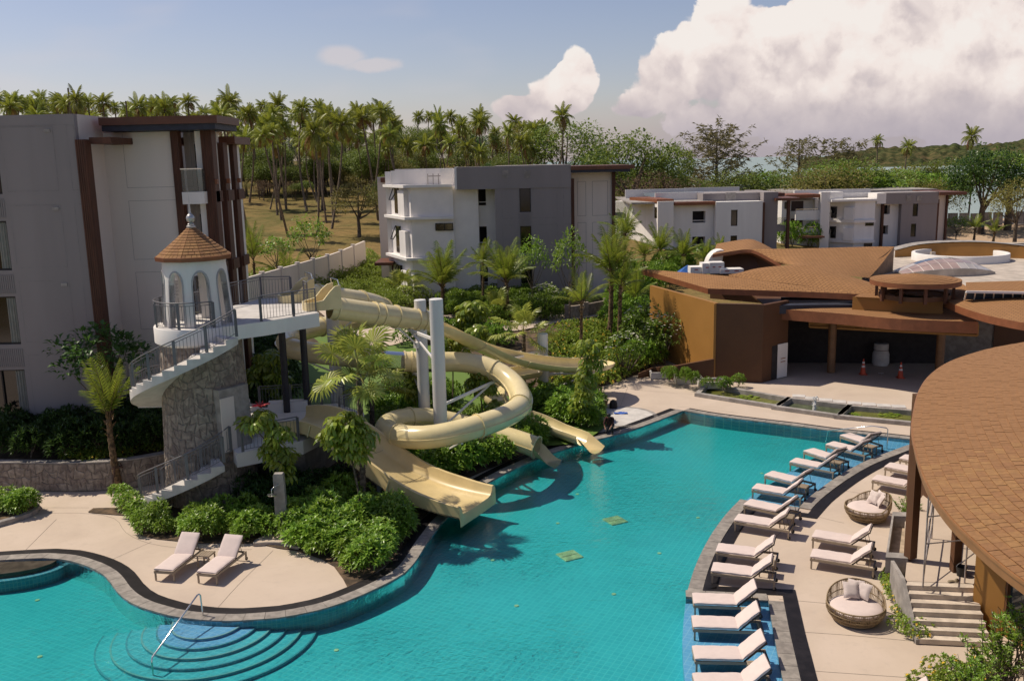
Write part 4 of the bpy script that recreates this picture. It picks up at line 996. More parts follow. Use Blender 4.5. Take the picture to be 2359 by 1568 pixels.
# left white block
zl=mz(427); xl0,xl1=mx(948),mx(1046)
hole_wall('white_front',bm,xl0,xl1,ZM-.5,zl,YM,0.3,[],M_WHITE)
slab('white_core',bm,xl0+0.02,xl1+2,YM+0.31,YM+14,ZM-.5,zl-.01,M_WHITE)
far=(-10.3,81.3); near_=(xl0,YM)
def sideface(p,q,z0,z1,m,name,parent,th=0.25):
    b=MB(); d=Vector((q[0]-p[0],q[1]-p[1],0)).normalized(); nn=Vector((d.y,-d.x,0)); 
    if nn.x*(-1)+nn.y*(-0.4)<0: nn=-nn
    b.prism([p,q,(q[0]-nn.x*th,q[1]-nn.y*th),(p[0]-nn.x*th,p[1]-nn.y*th)],z0,z1); return b.build(name,m,parent),d,nn
sd,dv,nv=sideface(near_,far,ZM-.5,zl,M_WHITE2,'white_side',bm)
slab('end_pier',bm,far[0]-.25,far[0]+.2,far[1]-.3,far[1]+.3,ZM-.5,mz(390,81),M_WHITE2)
for k in range(4):
    zf=fl(k) if k<3 else zl-0.02
    b=MB(); o_=nv*0.55
    b.prism([(near_[0]-.1,near_[1]-.35),(xl1,YM-.35),(xl1,YM-.02),(near_[0],YM-.02),(far[0],far[1]),(far[0]+o_.x,far[1]+o_.y),(near_[0]+o_.x,near_[1]+o_.y-.1)],zf-0.02,zf+0.20); b.build('ledge',M_WHITE2,bm)
for k in range(3):
    for s0,s1 in ((0.50,0.74),):
        P0=Vector((near_[0],near_[1],0)).lerp(Vector((far[0],far[1],0)),s0); P1=Vector((near_[0],near_[1],0)).lerp(Vector((far[0],far[1],0)),s1); zf=fl(k)
        b=MB(); b.add([P0+nv*.03+Vector((0,0,zf+.35)),P1+nv*.03+Vector((0,0,zf+.35)),P1+nv*.03+Vector((0,0,zf+2.6)),P0+nv*.03+Vector((0,0,zf+2.6))],[(0,1,2,3)]); w_=b.build('side_window',M_GLASSD,bm)
        b=MB(); b.beam(P0+nv*.03+Vector((0,0,zf+2.6)),P0.lerp(P1,.5)+nv*.5+Vector((0,0,zf+1.5)),.06); b.beam(P1+nv*.03+Vector((0,0,zf+2.6)),P1+nv*.5+Vector((0,0,zf+1.5)),.06); b.beam(P0.lerp(P1,.5)+nv*.5+Vector((0,0,zf+1.5)),P1+nv*.5+Vector((0,0,zf+1.5)),.06); b.build('awning_sash',M_FRAME,w_)
    P0=Vector((near_[0],near_[1],0)).lerp(Vector((far[0],far[1],0)),0.12); P1=Vector((near_[0],near_[1],0)).lerp(Vector((far[0],far[1],0)),0.4)
    b=MB(); b.prism([(P0.x,P0.y),(P1.x,P1.y),(P1.x+nv.x*.35,P1.y+nv.y*.35),(P0.x+nv.x*.35,P0.y+nv.y*.35)],fl(k)+.2,fl(k)+2.3); b.build('bay_screen',M_WHITE2,bm)
window(bm,mx(1003),mx(1044),fl(1)+2.35,fl(1)+2.95,YM-.02,.05,(.5,)); window(bm,mx(1003),mx(1044),fl(0)+2.35,fl(0)+2.95,YM-.02,.05,(.5,))
# roof upstands
slab('roof_upstand',bm,mx(912,81),mx(978),YM+3.0,YM+3.3,zl,mz(388,79),M_WHITE2); slab('roof_upstand',bm,mx(1017),mx(1054),YM+1.0,YM+1.3,zl,mz(386),M_WHITE2); slab('roof_upstand',bm,mx(912,84),mx(1054),YM+9,YM+9.3,zl,mz(386),M_WHITE2)
b=MB()
for i in range(9): b.beam((mx(980)+.45*i,YM+4,zl+.1),(mx(980)+.45*i,YM+4,zl+1.0),.06)
b.beam((mx(980),YM+4,zl+.8),(mx(1015),YM+4,zl+.8),.08); b.build('roof_pipes',M_CONC,bm)
# far left wing
YW=84.5; hole_wall('cream_wing',bm,mx(874,YW),mx(912,YW),ZM-.5,wz(880,408,YW),YW,.3,[(mx(894,YW),mx(911,YW),fl(k)+.5,fl(k)+2.8) for k in (1,2)],M_CREAM); slab('wing_core',bm,mx(874,YW)+.05,mx(912,YW),YW+.35,YW+9,ZM-.5,wz(880,408,YW)-.05,M_CREAM)
for k in (1,2): window(bm,mx(894,YW),mx(911,YW),fl(k)+.5,fl(k)+2.8,YW+.2,.06)
slab('wing_roof',bm,mx(884,YW),mx(914,YW),YW-.7,YW+6,wz(880,420,YW),wz(880,409,YW),M_BRONZE)
slab('entrance_canopy',bm,mx(862,YW-4),mx(905,YW-4),YW-5,YW-1,fl(1)-.75,fl(1)-.5,M_BRONZE)
b=MB(); b.tube([(mx(902,YW-4),YW-4.6,ZM-.5),(mx(902,YW-4),YW-4.6,fl(1)-.7)],.08,8); b.build('canopy_post',M_BROWN,bm)
# recess with brown post and openings
xr0,xr1=mx(1046),mx(1142); YR=YM+0.9
ops=[(mx(1080,YR),mx(1121,YR),fl(k)+.95,fl(k)+2.55) for k in range(3)]
hole_wall('recess_wall',bm,xr0,xr1,ZM-.5,mz(428),YR,1.2,ops,M_WHITE)
slab('recess_core',bm,xr0,xr1,YR+1.25,YR+8,ZM-.5,top-.1,mat('painted_interior_shade',(0.035,0.03,0.03),0.9))  # near-black colour paints the shade of unlit interiors
for k,o_ in enumerate(ops):
    b=MB(); b.beam((o_[0],YR+.1,o_[2]+.28),(o_[1],YR+.1,o_[2]+.28),.07); b.build('safety_rail',M_WHITE2,bm)
slats('recess_cladding',bm,mx(1073,YR),mx(1080,YR),YR-.35,YR-.02,ZM-.5,mz(434),M_BROWN,2)
# grey main block with projecting parapet beam
YG=75.2; xg0,xg1=mx(1142,YG),mx(1316,YG)
wins=[(mx(1198,YG),mx(1224,YG),fl(k)+.42,fl(k)+2.62) for k in range(3)]
hole_wall('grey_wall',bm,xg0,xg1,ZM-.5,wz(1250,434,YG),YG,.3,wins,M_GREYW)
slab('grey_core',bm,xg0+.02,xg1-.01,YG+.55,YG+14,ZM-.5,top-.02,M_GREYW)
b=MB(); b.box(((mx(1056,YG)+xg1)/2,YG+1.6,(wz(1200,434,YG)+wz(1200,382,YG))/2),(xg1-mx(1056,YG)+.02,3.3,wz(1200,382,YG)-wz(1200,434,YG))); b.build('parapet_beam',M_GREYW,bm)
slab('parapet_return',bm,mx(1054,YG)-.12,mx(1056,YG)+.02,YG-.04,YG+3.3,wz(1056,436,YG),wz(1056,385,YG),M_WHITE2)
for d_ in (1158,1209):
    b=MB(); x_=mx(d_,YG,400)
    for i in range(6): b.box((x_+.2,YG-.07,wz(d_,408,YG)+.10*i),(.46,.03,.05))
    b.box((x_+.2,YG-.055,wz(d_,408,YG)+.25),(.5,.02,.62)); b.build('roof_vent',M_CONC,bm)
for w_ in wins: window(bm,*w_,YG+.2,.07)
for k in range(3):
    gb=MB()
    for i in range(9): gb.box((wins[0][0]+.05+(wins[0][1]-wins[0][0]-.1)*i/8,YG-.012,fl(k)-.15),(.05,.03,1.0))
    tag(gb.build('grooved_panel',M_GREYW,bm),kind='stuff')
stm=[(fl(k)-.05,fl(k)+2.7) for k in range(3)]
lines(bm,panels(0,0,0,0,[(mx(1158,YG),mx(1196,YG)),(mx(1226,YG),mx(1284,YG)),(mx(1299,YG),xg1-.05)],stm),YG-.006,w=.025)
# right cream block
YC=76.6; xq0,xq1=xg1,mx(1410,YC); zc=wz(1370,396,YC)
hole_wall('cream_wall',bm,xq0,xq1,ZM-.5,zc,YC,.3,[],M_CREAM); slab('cream_core',bm,xq0,xq1-.01,YC+.31,YC+12,ZM-.5,zc-.02,M_CREAM)
slats('corner_cladding',bm,xg1+.0,xg1+.28,YG+.2,YC-.02,ZM-.5,wz(1320,412,YG),M_BROWN,3)
slats('end_cladding',bm,xq1-.02,xq1+.26,YC-.2,YC+.5,ZM-.5,zc+.02,M_BROWN,3)
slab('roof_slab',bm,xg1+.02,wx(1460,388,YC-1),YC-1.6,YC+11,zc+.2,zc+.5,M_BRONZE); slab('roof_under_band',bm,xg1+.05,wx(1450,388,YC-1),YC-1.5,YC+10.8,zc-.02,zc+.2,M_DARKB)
lines(bm,panels(0,0,0,0,[(mx(1331,YC),mx(1350,YC)),(mx(1365,YC),mx(1400,YC))],stm),YC-.006,w=.025)
for k in (1,2):
    s_=slab('end_balcony',bm,xq1+.26,xq1+1.2,YC+.5,YC+3,fl(k)-.35,fl(k),M_GREYW); b=MB(); b.box((xq1+.75,YC+.5,fl(k)+.5),(.9,.03,1.0)); b.build('glass_railing',M_GLASSR,s_)
M_WHITE3=mat('bright_white_paint',(0.80,0.775,0.75),0.8,0.04,0.6,streak=True)
# ---- second villa (farther right)
Y3=118.0
b3=thing('villa_block','low white villa block with flat solar roof behind the small palms','building',(40,Y3,-1))
def X3(d,Y=Y3,dy=540): return wx(d,dy,Y)
def Z3(dy,Y=Y3,d=1620): return wz(d,dy,Y)
zb3=-1.5
slab('white_fin',b3,X3(1514),X3(1550),Y3-.4,Y3+.3,zb3,Z3(464,Y3,1530),M_WHITE2)
op3=[(X3(1597),X3(1627),Z3(514,Y3,1610),Z3(487,Y3,1610)),(X3(1597),X3(1627),Z3(570,Y3,1610),Z3(546,Y3,1610))]
hole_wall('front_wall',b3,X3(1550),X3(1646),zb3,Z3(470),Y3+.6,1.2,op3,M_WHITE3); slab('dark_room',b3,X3(1552),X3(1645),Y3+1.9,Y3+5,zb3,Z3(472),MATS['painted_interior_shade'])
for o_ in op3: b=MB(); b.beam((o_[0],Y3+.7,o_[2]+.3),(o_[1],Y3+.7,o_[2]+.3),.08); b.build('safety_rail',M_WHITE2,b3)
w3=[(X3(1681),X3(1696),Z3(520,Y3,1690),Z3(483,Y3,1690)),(X3(1681),X3(1696),Z3(580,Y3,1690),Z3(542,Y3,1690))]
hole_wall('white_block',b3,X3(1646),X3(1753),zb3,Z3(464,Y3,1700),Y3-.5,.3,w3,M_WHITE3); slab('white_block_core',b3,X3(1646)+.02,X3(1753)-.02,Y3-.1,Y3+12,zb3,Z3(464,Y3,1700)-.02,M_WHITE3)
for w_ in w3: window(b3,*w_,Y3-.3,.08)
slats('cladding_post',b3,X3(1753),X3(1758),Y3-.55,Y3+.1,zb3,Z3(466,Y3,1755),M_BROWN,2)
slab('grey_block',b3,X3(1758),X3(1791),Y3+.2,Y3+10,zb3,Z3(443,Y3,1770),M_GREYW)
slab('roof_deck',b3,X3(1450,Y3+3),X3(1646),Y3+1.0,Y3+22,Z3(468),Z3(464),M_CONC)
slab('upper_block',b3,X3(1618,Y3+2),X3(1783,Y3+2),Y3+2.0,Y3+9,Z3(468),Z3(446,Y3,1700),M_GREYW)
slab('upper_parapet',b3,X3(1508,Y3+6),X3(1618,Y3+6),Y3+5.7,Y3+6,Z3(468),Z3(442,Y3+6),M_WHITE2); slab('upper_parapet',b3,X3(1440,Y3+16),X3(1575,Y3+16),Y3+15.7,Y3+16,Z3(468),Z3(433,Y3+16),M_WHITE2); slab('upper_parapet',b3,X3(1575,Y3+20),X3(1700,Y3+20),Y3+19.7,Y3+20,Z3(468),Z3(432,Y3+20),M_WHITE2)
MSOL=mat('solar_panel_glass',(0.16,0.18,0.20),0.25,0.1,1.0)
for i in range(6):
    for j in range(3):
        x_=X3(1495,Y3+9)+i*1.75; y_=Y3+7.5+j*2.6; b=MB(); b.add([(x_,y_,Z3(462)+.25),(x_+1.68,y_,Z3(462)+.25),(x_+1.68,y_+2.4,Z3(462)+.6),(x_,y_+2.4,Z3(462)+.6)],[(0,1,2,3)]); b.build('solar_panel',MSOL,b3)
slab('bronze_edge',b3,X3(1450,Y3+4),X3(1582,Y3+1),Y3+.2,Y3+4,Z3(462),Z3(455,Y3),M_FASC) if False else None
b=MB(); b.prism([(X3(1552),Y3-.3),(X3(1647),Y3-.3),(X3(1647),Y3+2),(X3(1552),Y3+2)],Z3(472),Z3(465),); b.build('bronze_edge',M_FASC,b3)
b=MB(); pz=[(X3(1450,Y3+9),Y3+9.0),(X3(1514),Y3+.2),(X3(1552),Y3+.2),(X3(1500,Y3+9),Y3+9.2)]; b.prism(pz,Z3(462,Y3+4),Z3(454,Y3+4)); b.build('bronze_edge',M_FASC,b3)
b=MB(); b.prism([(X3(1411,Y3+12),Y3+12),(X3(1450,Y3+9),Y3+9),(X3(1514),Y3+.3),(X3(1514)+3,Y3+8),(X3(1450,Y3+9)+3,Y3+14)],zb3,Z3(463,Y3+6)); b.build('lit_side_wing',M_WHITE2,b3)
for k,(d0,d1,y0,y1) in enumerate(((1486,1493,478,486),(1498,1514,477,502),(1486,1493,530,538),(1498,1514,528,548))):
    Yq=Y3+9-8.7*((d0+d1)/2-1450)/64; b=MB(); p0=aty(d0,(y0+y1)/2,Y3+9-8.7*(d0-1450)/64); p1=aty(d1,(y0+y1)/2,Y3+9-8.7*(d1-1450)/64); zz0=wz(d0,y1,Yq); zz1=wz(d0,y0,Yq)
    b.add([(p0.x-.03,p0.y-.05,zz0),(p1.x-.03,p1.y-.05,zz0),(p1.x-.03,p1.y-.05,zz1),(p0.x-.03,p0.y-.05,zz1)],[(0,1,2,3)]); b.build('side_window',M_GLASSD,b3)
slab('end_slab',b3,X3(1782),X3(1838,Y3),Y3-.5,Y3+8,Z3(462,Y3,1800),Z3(456,Y3,1800),M_BRONZE); slab('end_slab',b3,X3(1782),X3(1800,Y3+6),Y3+5,Y3+9,Z3(455,Y3,1800),Z3(448,Y3,1800),M_BRONZE)
slats('end_post',b3,X3(1811),X3(1817),Y3-.3,Y3+.2,zb3,Z3(462,Y3,1814),M_BROWN,2)
for (a,c) in ((520,533),(590,600)): slab('end_balcony',b3,X3(1790),X3(1811),Y3+.3,Y3+3,Z3(c,Y3,1800),Z3(a,Y3,1800),M_GREYW)
b=MB(); b.box(((X3(1790)+X3(1811))/2,Y3+.4,(Z3(501,Y3,1800)+Z3(519,Y3,1800))/2),(X3(1811)-X3(1790),.04,1.0)); b.build('glass_railing',M_GLASSR,b3)
b=MB(); b.box(((X3(1684)+X3(1696))/2,Y3+1.95,Z3(455,Y3,1690)),(1.3,.1,1.1)); b.build('roof_vent',M_CONC,b3)
# ---- third villa (far right)
Y4=146.0
b4=thing('villa_block','far right white villa block with stacked balconies and bay windows','building',(80,Y4,-2))
def X4(d,Y=Y4,dy=500): return wx(d,dy,Y)
def Z4(dy,Y=Y4,d=2000): return wz(d,dy,Y)
zb4=-3.0
slab('white_fin',b4,X4(1887),X4(1908),Y4-.6,Y4+.6,zb4,Z4(442,Y4,1898),M_WHITE2)
slab('fin_core',b4,X4(1887),X4(1964),Y4+2.2,Y4+12,zb4,Z4(460,Y4,1930),M_WHITE3)
b=MB(); pA_=(X4(1908,Y4+2.0),Y4+2.0); pB_=(X4(1964),Y4-.9); b.prism([pA_,pB_,(pB_[0],pB_[1]+3.5),(pA_[0],pA_[1]+1.5)],zb4,Z4(463,Y4,1930)); b.build('bay_side',M_WHITE2,b4)
for k,(y0,y1) in enumerate(((476,502),(521,548))):
    for (d0,d1,m_,nm) in ((1914,1926,M_GLASSD,'bay_window'),):
        f0,f1=(d0-1908)/56,(d1-1908)/56; P0=Vector((pA_[0],pA_[1],0)).lerp(Vector((pB_[0],pB_[1],0)),f0); P1=Vector((pA_[0],pA_[1],0)).lerp(Vector((pB_[0],pB_[1],0)),f1)
        b=MB(); b.add([(P0.x-.02,P0.y-.06,Z4(y1,P0.y,1920)),(P1.x-.02,P1.y-.06,Z4(y1,P0.y,1920)),(P1.x-.02,P1.y-.06,Z4(y0,P0.y,1920)),(P0.x-.02,P0.y-.06,Z4(y0,P0.y,1920))],[(0,1,2,3)]); w_=b.build(nm,m_,b4)
        b=MB(); b.beam((P0.x-.05,P0.y-.1,Z4(y0,P0.y,1920)),(P0.x-.5,P0.y-.8,Z4(y1-9,P0.y,1920)),.1); b.beam((P1.x-.05,P1.y-.1,Z4(y0,P0.y,1920)),(P0.x+.2,P0.y-.8,Z4(y1-9,P0.y,1920)),.1); b.build('awning_sash',M_FRAME,w_)
    zl_=Z4(y1+8,Y4,1960)
    b=MB(); b.prism([(pA_[0]-.3,pA_[1]-.2),(pB_[0]-.2,pB_[1]-.5),(X4(2010),Y4-1.3),(X4(2010),Y4-.9),(pB_[0],pB_[1]),(pA_[0],pA_[1])],zl_-.15,zl_+.25); b.build('ledge',M_WHITE2,b4)
    b=MB(); f0,f1=.62,.98; P0=Vector((pA_[0],pA_[1],0)).lerp(Vector((pB_[0],pB_[1],0)),f0); P1=Vector((pA_[0],pA_[1],0)).lerp(Vector((pB_[0],pB_[1],0)),f1); b.prism([(P0.x,P0.y),(P1.x,P1.y),(P1.x-.3,P1.y-.5),(P0.x-.3,P0.y-.5)],zl_+.25,zl_+2.2); b.build('bay_screen',M_WHITE2,b4)
hole_wall('bay_front',b4,X4(1964),X4(2010),zb4,Z4(461,Y4,1980),Y4-.9,.3,[],M_WHITE3); window(b4,X4(1989),X4(2008),Z4(519,Y4),Z4(512,Y4),Y4-.92,.06); window(b4,X4(1988),X4(2007),Z4(566,Y4),Z4(559,Y4),Y4-.92,.06)
slab('bay_roof',b4,X4(1908),X4(2011),Y4-1.3,Y4+4,Z4(463,Y4,1980),Z4(458,Y4,1980),M_WHITE2)
op4=[(X4(2036),X4(2053),Z4(495,Y4),Z4(474,Y4)),(X4(2034),X4(2051),Z4(541,Y4),Z4(521,Y4))]
hole_wall('recess_wall',b4,X4(2010),X4(2073),zb4,Z4(468,Y4),Y4+.6,1.2,op4,M_WHITE3); slab('dark_room',b4,X4(2012),X4(2072),Y4+1.9,Y4+6,zb4,Z4(470,Y4),MATS['painted_interior_shade'])
slats('recess_cladding',b4,X4(2031),X4(2035),Y4-.2,Y4+.5,zb4,Z4(469,Y4),M_BROWN,2)
w4=[(X4(2098),X4(2110),Z4(500,Y4),Z4(470,Y4)),(X4(2096),X4(2108),Z4(547,Y4),Z4(517,Y4))]
hole_wall('grey_wall',b4,X4(2072),X4(2154),zb4,Z4(468,Y4,2110),Y4-.6,.3,w4,M_GREYW); slab('grey_core',b4,X4(2073),X4(2154)-.02,Y4,Y4+14,zb4,Z4(445,Y4,2110),M_GREYW)
for w_ in w4: window(b4,*w_,Y4-.4,.09)
b=MB(); b.box(((X4(2035)+X4(2155))/2,Y4+1.2,(Z4(443,Y4,2095)+Z4(469,Y4,2095))/2),(X4(2155)-X4(2035),3.8,Z4(443,Y4,2095)-Z4(469,Y4,2095))); b.build('parapet_beam',M_GREYW,b4)
slab('parapet_end',b4,X4(2014),X4(2035),Y4-.7,Y4+3,Z4(469,Y4,2025),Z4(445,Y4,2025),M_WHITE2)
for d_ in (2082,2106): b=MB(); b.box((X4(d_)+.3,Y4-.75,Z4(456,Y4,d_)),(.75,.1,.8)); b.build('roof_vent',M_CONC,b4)
slats('corner_cladding',b4,X4(2154),X4(2158),Y4-.6,Y4+.6,zb4,Z4(459,Y4,2156),M_BROWN,2)
slab('cream_block',b4,X4(2158),X4(2180),Y4+.6,Y4+10,zb4,Z4(450,Y4,2170),M_CREAM); slats('end_cladding',b4,X4(2180),X4(2184),Y4+.2,Y4+.8,zb4,Z4(450,Y4,2182),M_BROWN,2)
slab('roof_slab',b4,X4(2155),X4(2217),Y4-1,Y4+10,Z4(449,Y4,2180),Z4(442,Y4,2180),M_BRONZE)
slab('roof_deck',b4,X4(1826,Y4+6),X4(2154),Y4+3,Y4+26,Z4(460,Y4),Z4(456,Y4),M_CONC)
slab('roof_parapet',b4,X4(1826,Y4+8),X4(2000,Y4+8),Y4+7.5,Y4+8,Z4(462,Y4),Z4(437,Y4+8,1900),M_WHITE2); slab('roof_parapet',b4,X4(1930,Y4+4),X4(2030,Y4+4),Y4+3.5,Y4+4,Z4(462,Y4),Z4(444,Y4+4),M_WHITE2)
slab('upper_roof',b4,X4(1826,Y4+9),X4(2150,Y4+10),Y4+9,Y4+26,Z4(456,Y4),Z4(441,Y4+9,1900),M_CONC); slab('stair_head',b4,X4(1908,Y4+1),X4(1940,Y4+1),Y4+1,Y4+4,Z4(460,Y4),Z4(443,Y4,1920),M_WHITE2)
# balconies
slab('balcony_back',b4,X4(1833),X4(1887),Y4+3.2,Y4+6,zb4,Z4(452,Y4,1850),M_WHITE3)
slab('balcony_roof',b4,X4(1800,Y4+2),X4(1887),Y4-.2,Y4+6,Z4(456,Y4,1850),Z4(448,Y4,1850),M_FASC)
for (yt,yb,rail_) in ((485,507,482),(526,541,523)):
    s_=slab('balcony_front',b4,X4(1833),X4(1887),Y4,Y4+.4,Z4(yb,Y4,1860),Z4(yt,Y4,1860),M_WHITE2); b=MB(); b.beam((X4(1833),Y4+.1,Z4(rail_,Y4,1860)),(X4(1887),Y4+.1,Z4(rail_,Y4,1860)),.1); b.build('top_rail',M_CHROME,s_)
    slab('sliding_door',b4,X4(1836),X4(1864),Y4+3.1,Y4+3.19,Z4(yt+3,Y4,1860),Z4(yt-20,Y4,1860),mat('brown_door',(0.05,0.025,0.02),.5))
for (y0,y1) in ((467,483),(508,526)): window(b4,X4(1818),X4(1829),Z4(y1,Y4,1825),Z4(y0,Y4,1825),Y4+2.6,.1)
slab('window_wall',b4,X4(1812),X4(1833),Y4+2.7,Y4+8,zb4,Z4(452,Y4,1825),M_WHITE3)
slab('porch_roof',b4,X4(1834),X4(1887),Y4-3,Y4,Z4(545,Y4,1860),Z4(541,Y4,1860),M_BRONZE)
# long flat roof behind
slab('rear_roof',b4,X4(1645,Y4+40),X4(1990,Y4+40),Y4+40,Y4+60,Z4(470,Y4),Z4(428,Y4+40,1800),M_WHITE2)
slab('rear_parapet',b4,X4(1645,Y4+38),X4(1730,Y4+38),Y4+37,Y4+40,Z4(470,Y4),Z4(426,Y4+38,1700),M_WHITE2)
# ------------------------------------------------------------ reception hall with brown shingle roofs
def roofmat(name,rowdir='ring',c=(0.0,0.0),row=0.22,tab=0.30,rot=0.0):
    """far shingles: rows and tabs as fine relief and colour"""
    m=bpy.data.materials.new(name); m.use_nodes=True; n=NT(m.node_tree); n.n.clear()
    p=n.new('ShaderNodeBsdfPrincipled'); o=n.new('ShaderNodeOutputMaterial'); n.l.new(p.outputs[0],o.inputs[0]); p.inputs['Roughness'].default_value=0.9; p.inputs['Specular IOR Level'].default_value=0.2
    ge=n.new('ShaderNodeNewGeometry'); mp=n.new('ShaderNodeMapping'); mp.inputs['Rotation'].default_value=(0,0,rot); n.l.new(ge.outputs['Position'],mp.inputs[0]); v=mp.outputs[0]
    bt=n.new('ShaderNodeTexBrick'); n.l.new(v,bt.inputs['Vector']); bt.inputs['Color1'].default_value=(0.275,0.143,0.060,1); bt.inputs['Color2'].default_value=(0.31,0.163,0.070,1); bt.inputs['Mortar'].default_value=(0.15,0.075,0.04,1)
    bt.inputs['Scale'].default_value=1; bt.inputs['Brick Width'].default_value=tab; bt.inputs['Row Height'].default_value=row; bt.inputs['Mortar Size'].default_value=0.016; bt.inputs['Mortar Smooth'].default_value=0.4
    nz=n.noise(v,0.7,5,0.6); nz2=n.noise(v,14,4,0.6); c_=n.mix(n.math('MULTIPLY',n.smooth(nz,0.4,0.75),0.2),bt.outputs[0],(0.33,0.17,0.082,1)); c_=n.mix(n.math('MULTIPLY',n.smooth(nz2,0.5,0.7),0.14),c_,(0.21,0.105,0.055,1))
    n.l.new(c_,p.inputs['Base Color']); b=n.new('ShaderNodeBump'); b.inputs['Strength'].default_value=0.7; b.inputs['Distance'].default_value=0.03; n.put(b.inputs['Height'],n.math('SUBTRACT',n.math('MULTIPLY',nz2,0.3),bt.outputs['Fac'])); n.l.new(b.outputs[0],p.inputs['Normal']); return m
M_ROOF=roofmat('hall_shingles',rot=R(10)); M_ROOF2=roofmat('hall_shingles_b',rot=R(-35)); M_ROOF3=roofmat('hall_shingles_c',rot=R(40))
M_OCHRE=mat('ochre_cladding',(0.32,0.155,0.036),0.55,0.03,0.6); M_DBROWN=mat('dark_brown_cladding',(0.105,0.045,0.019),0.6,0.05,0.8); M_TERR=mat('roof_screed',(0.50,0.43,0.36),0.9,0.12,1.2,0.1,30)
hall=thing('reception_hall','sprawling reception hall with swooping brown shingle roofs and ochre walls','building',(16,56,0))
def C3(pts,step=None,n=24):
    """resample screen-traced curve (x,y,z) to n points"""
    c=bez([g(x,y,z) for x,y,z in pts],0.3); d=[0]
    for i in range(len(c)-1): d.append(d[-1]+(c[i+1]-c[i]).length)
    out=[]
    for k in range(n):
        t=d[-1]*k/(n-1); i=max(0,min(len(c)-2,next((j for j in range(len(d)) if d[j]>=t),len(d)-1)-1)); out.append(c[i].lerp(c[i+1],(t-d[i])/max(1e-6,d[i+1]-d[i])))
    return out
def roofsheet(name,A,B,m,parent,sag=0.0,rows=8,th=0.0):
    b=MB(); b.loft([[a.lerp(c,k/rows)+Vector((0,0,sag*math.sin(math.pi*k/rows))) for k in range(rows+1)] for a,c in zip(A,B)],False)
    o=b.build(name,m,parent,smooth=50)
    return o
def fascia(name,A,h,m,parent,out=0.03,back=0.35):
    b=MB(); b.loft([[p+Vector((0,0,0.015)),p-Vector((0,0,h)),p-Vector((0,0,h))+Vector((0.05,back,0))] for p in A],False); return b.build(name,m,parent)
e0=C3([(1476,621,5.0),(1530,636,5.0),(1631,665,5.0)],n=14)+C3([(1631,665,5.0),(1750,669,5.0),(1870,673,5.0),(1981,678,5.0)],n=18)[1:]
v0=C3([(1480,619,5.1),(1560,626,5.35),(1679,636,5.5)],n=14)+C3([(1679,636,5.5),(1790,649,5.42),(1890,662,5.22),(1985,675,5.05)],n=18)[1:]
r1=roofsheet('front_roof',e0,v0,M_ROOF,hall,0.05); fascia('eave_fascia',e0,0.34,M_FASC,hall)
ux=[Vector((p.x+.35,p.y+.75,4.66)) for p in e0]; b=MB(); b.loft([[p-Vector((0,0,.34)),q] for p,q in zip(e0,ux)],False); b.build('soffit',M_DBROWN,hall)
rg=C3([(1679,636,5.5),(1744,618,6.0),(1837,610,6.2),(1884,618,6.05),(1950,634,5.7),(2005,650,5.4)],n=20)
vl=C3([(1679,637,5.49),(1790,650,5.41),(1890,663,5.21),(1985,676,5.05),(2030,676,5.05)],n=20)
roofsheet('hump_roof',vl,rg,M_ROOF2,hall,0.12)
tp=C3([(1721,574,6.7),(1800,573,6.8),(1900,571,6.8),(2005,568,6.8),(2060,568,6.8)],n=20); ft=C3([(1800,610,5.9),(1837,610.5,6.18),(1884,618.5,6.03),(1950,634.5,5.68),(2002,640,5.4)],n=20)
roofsheet('great_roof',ft,tp,M_ROOF3,hall,-0.10)
arch=C3([(1642,586,6.35),(1690,578,6.6),(1721,574.5,6.72),(1745,580,6.6),(1800,610,5.92)],n=18)
b=MB(); b.loft([[p,p-Vector((0,0,.22)),p-Vector((-.1,-.8,.22)),p-Vector((-.1,-.9,.4))] for p in arch],False); b.build('arch_fascia',M_FASC,hall)
b=MB(); b.loft([[p,p+Vector((1.6,6.0,0.2))] for p in arch],False); b.build('arch_roof',M_ROOF3,hall,smooth=50)
slabA=[g(1655,600,6.0),g(1795,612,6.0)]
b=MB(); b.add([Vector((p.x+.2,p.y+1.6,z)) for p,z in ((arch[0],3.0),(arch[-1],3.0),(arch[-1],5.7),(arch[9],6.5),(arch[4],6.3),(arch[0],6.1))],[(0,1,2,3,4,5)]); b.build('arch_back_wall',M_DBROWN,hall)
# curved end wall of the great roof
ew=C3([(2060,568,6.8),(2030,592,6.3),(2000,610,5.9),(1996,618,5.7),(2001,632,5.45)],n=12)
b=MB(); b.loft([[p,Vector((p.x,p.y,5.0))] for p in ew],False); b.build('curved_end_wall',mat('sandy_cladding',(0.30,0.19,0.115),.8),hall,smooth=50)
# roof terrace
b=MB(); tpl=[g(x,y,5.1) for x,y in ((1985,645),(1990,622),(2055,578),(2240,562),(2460,570),(2480,655),(2359,668),(2150,668))]; b.prism([(p.x,p.y) for p in tpl],4.6,5.1); b.build('roof_terrace',M_TERR,hall)
rc=g(2224,601,5.1)
b=MB(); b.lathe([(3.35,5.1),(3.35,5.62),(3.33,5.66),(3.12,5.66),(3.10,5.62),(3.10,5.1)],64,(rc.x,rc.y+.9,0)); b.build('white_ring_wall',M_WHITE2,hall,smooth=35)
b=MB(); b.box((rc.x-1.0,rc.y+3.2,5.3),(.3,.3,.4)); b.build('roof_hatch',M_TERR,hall)
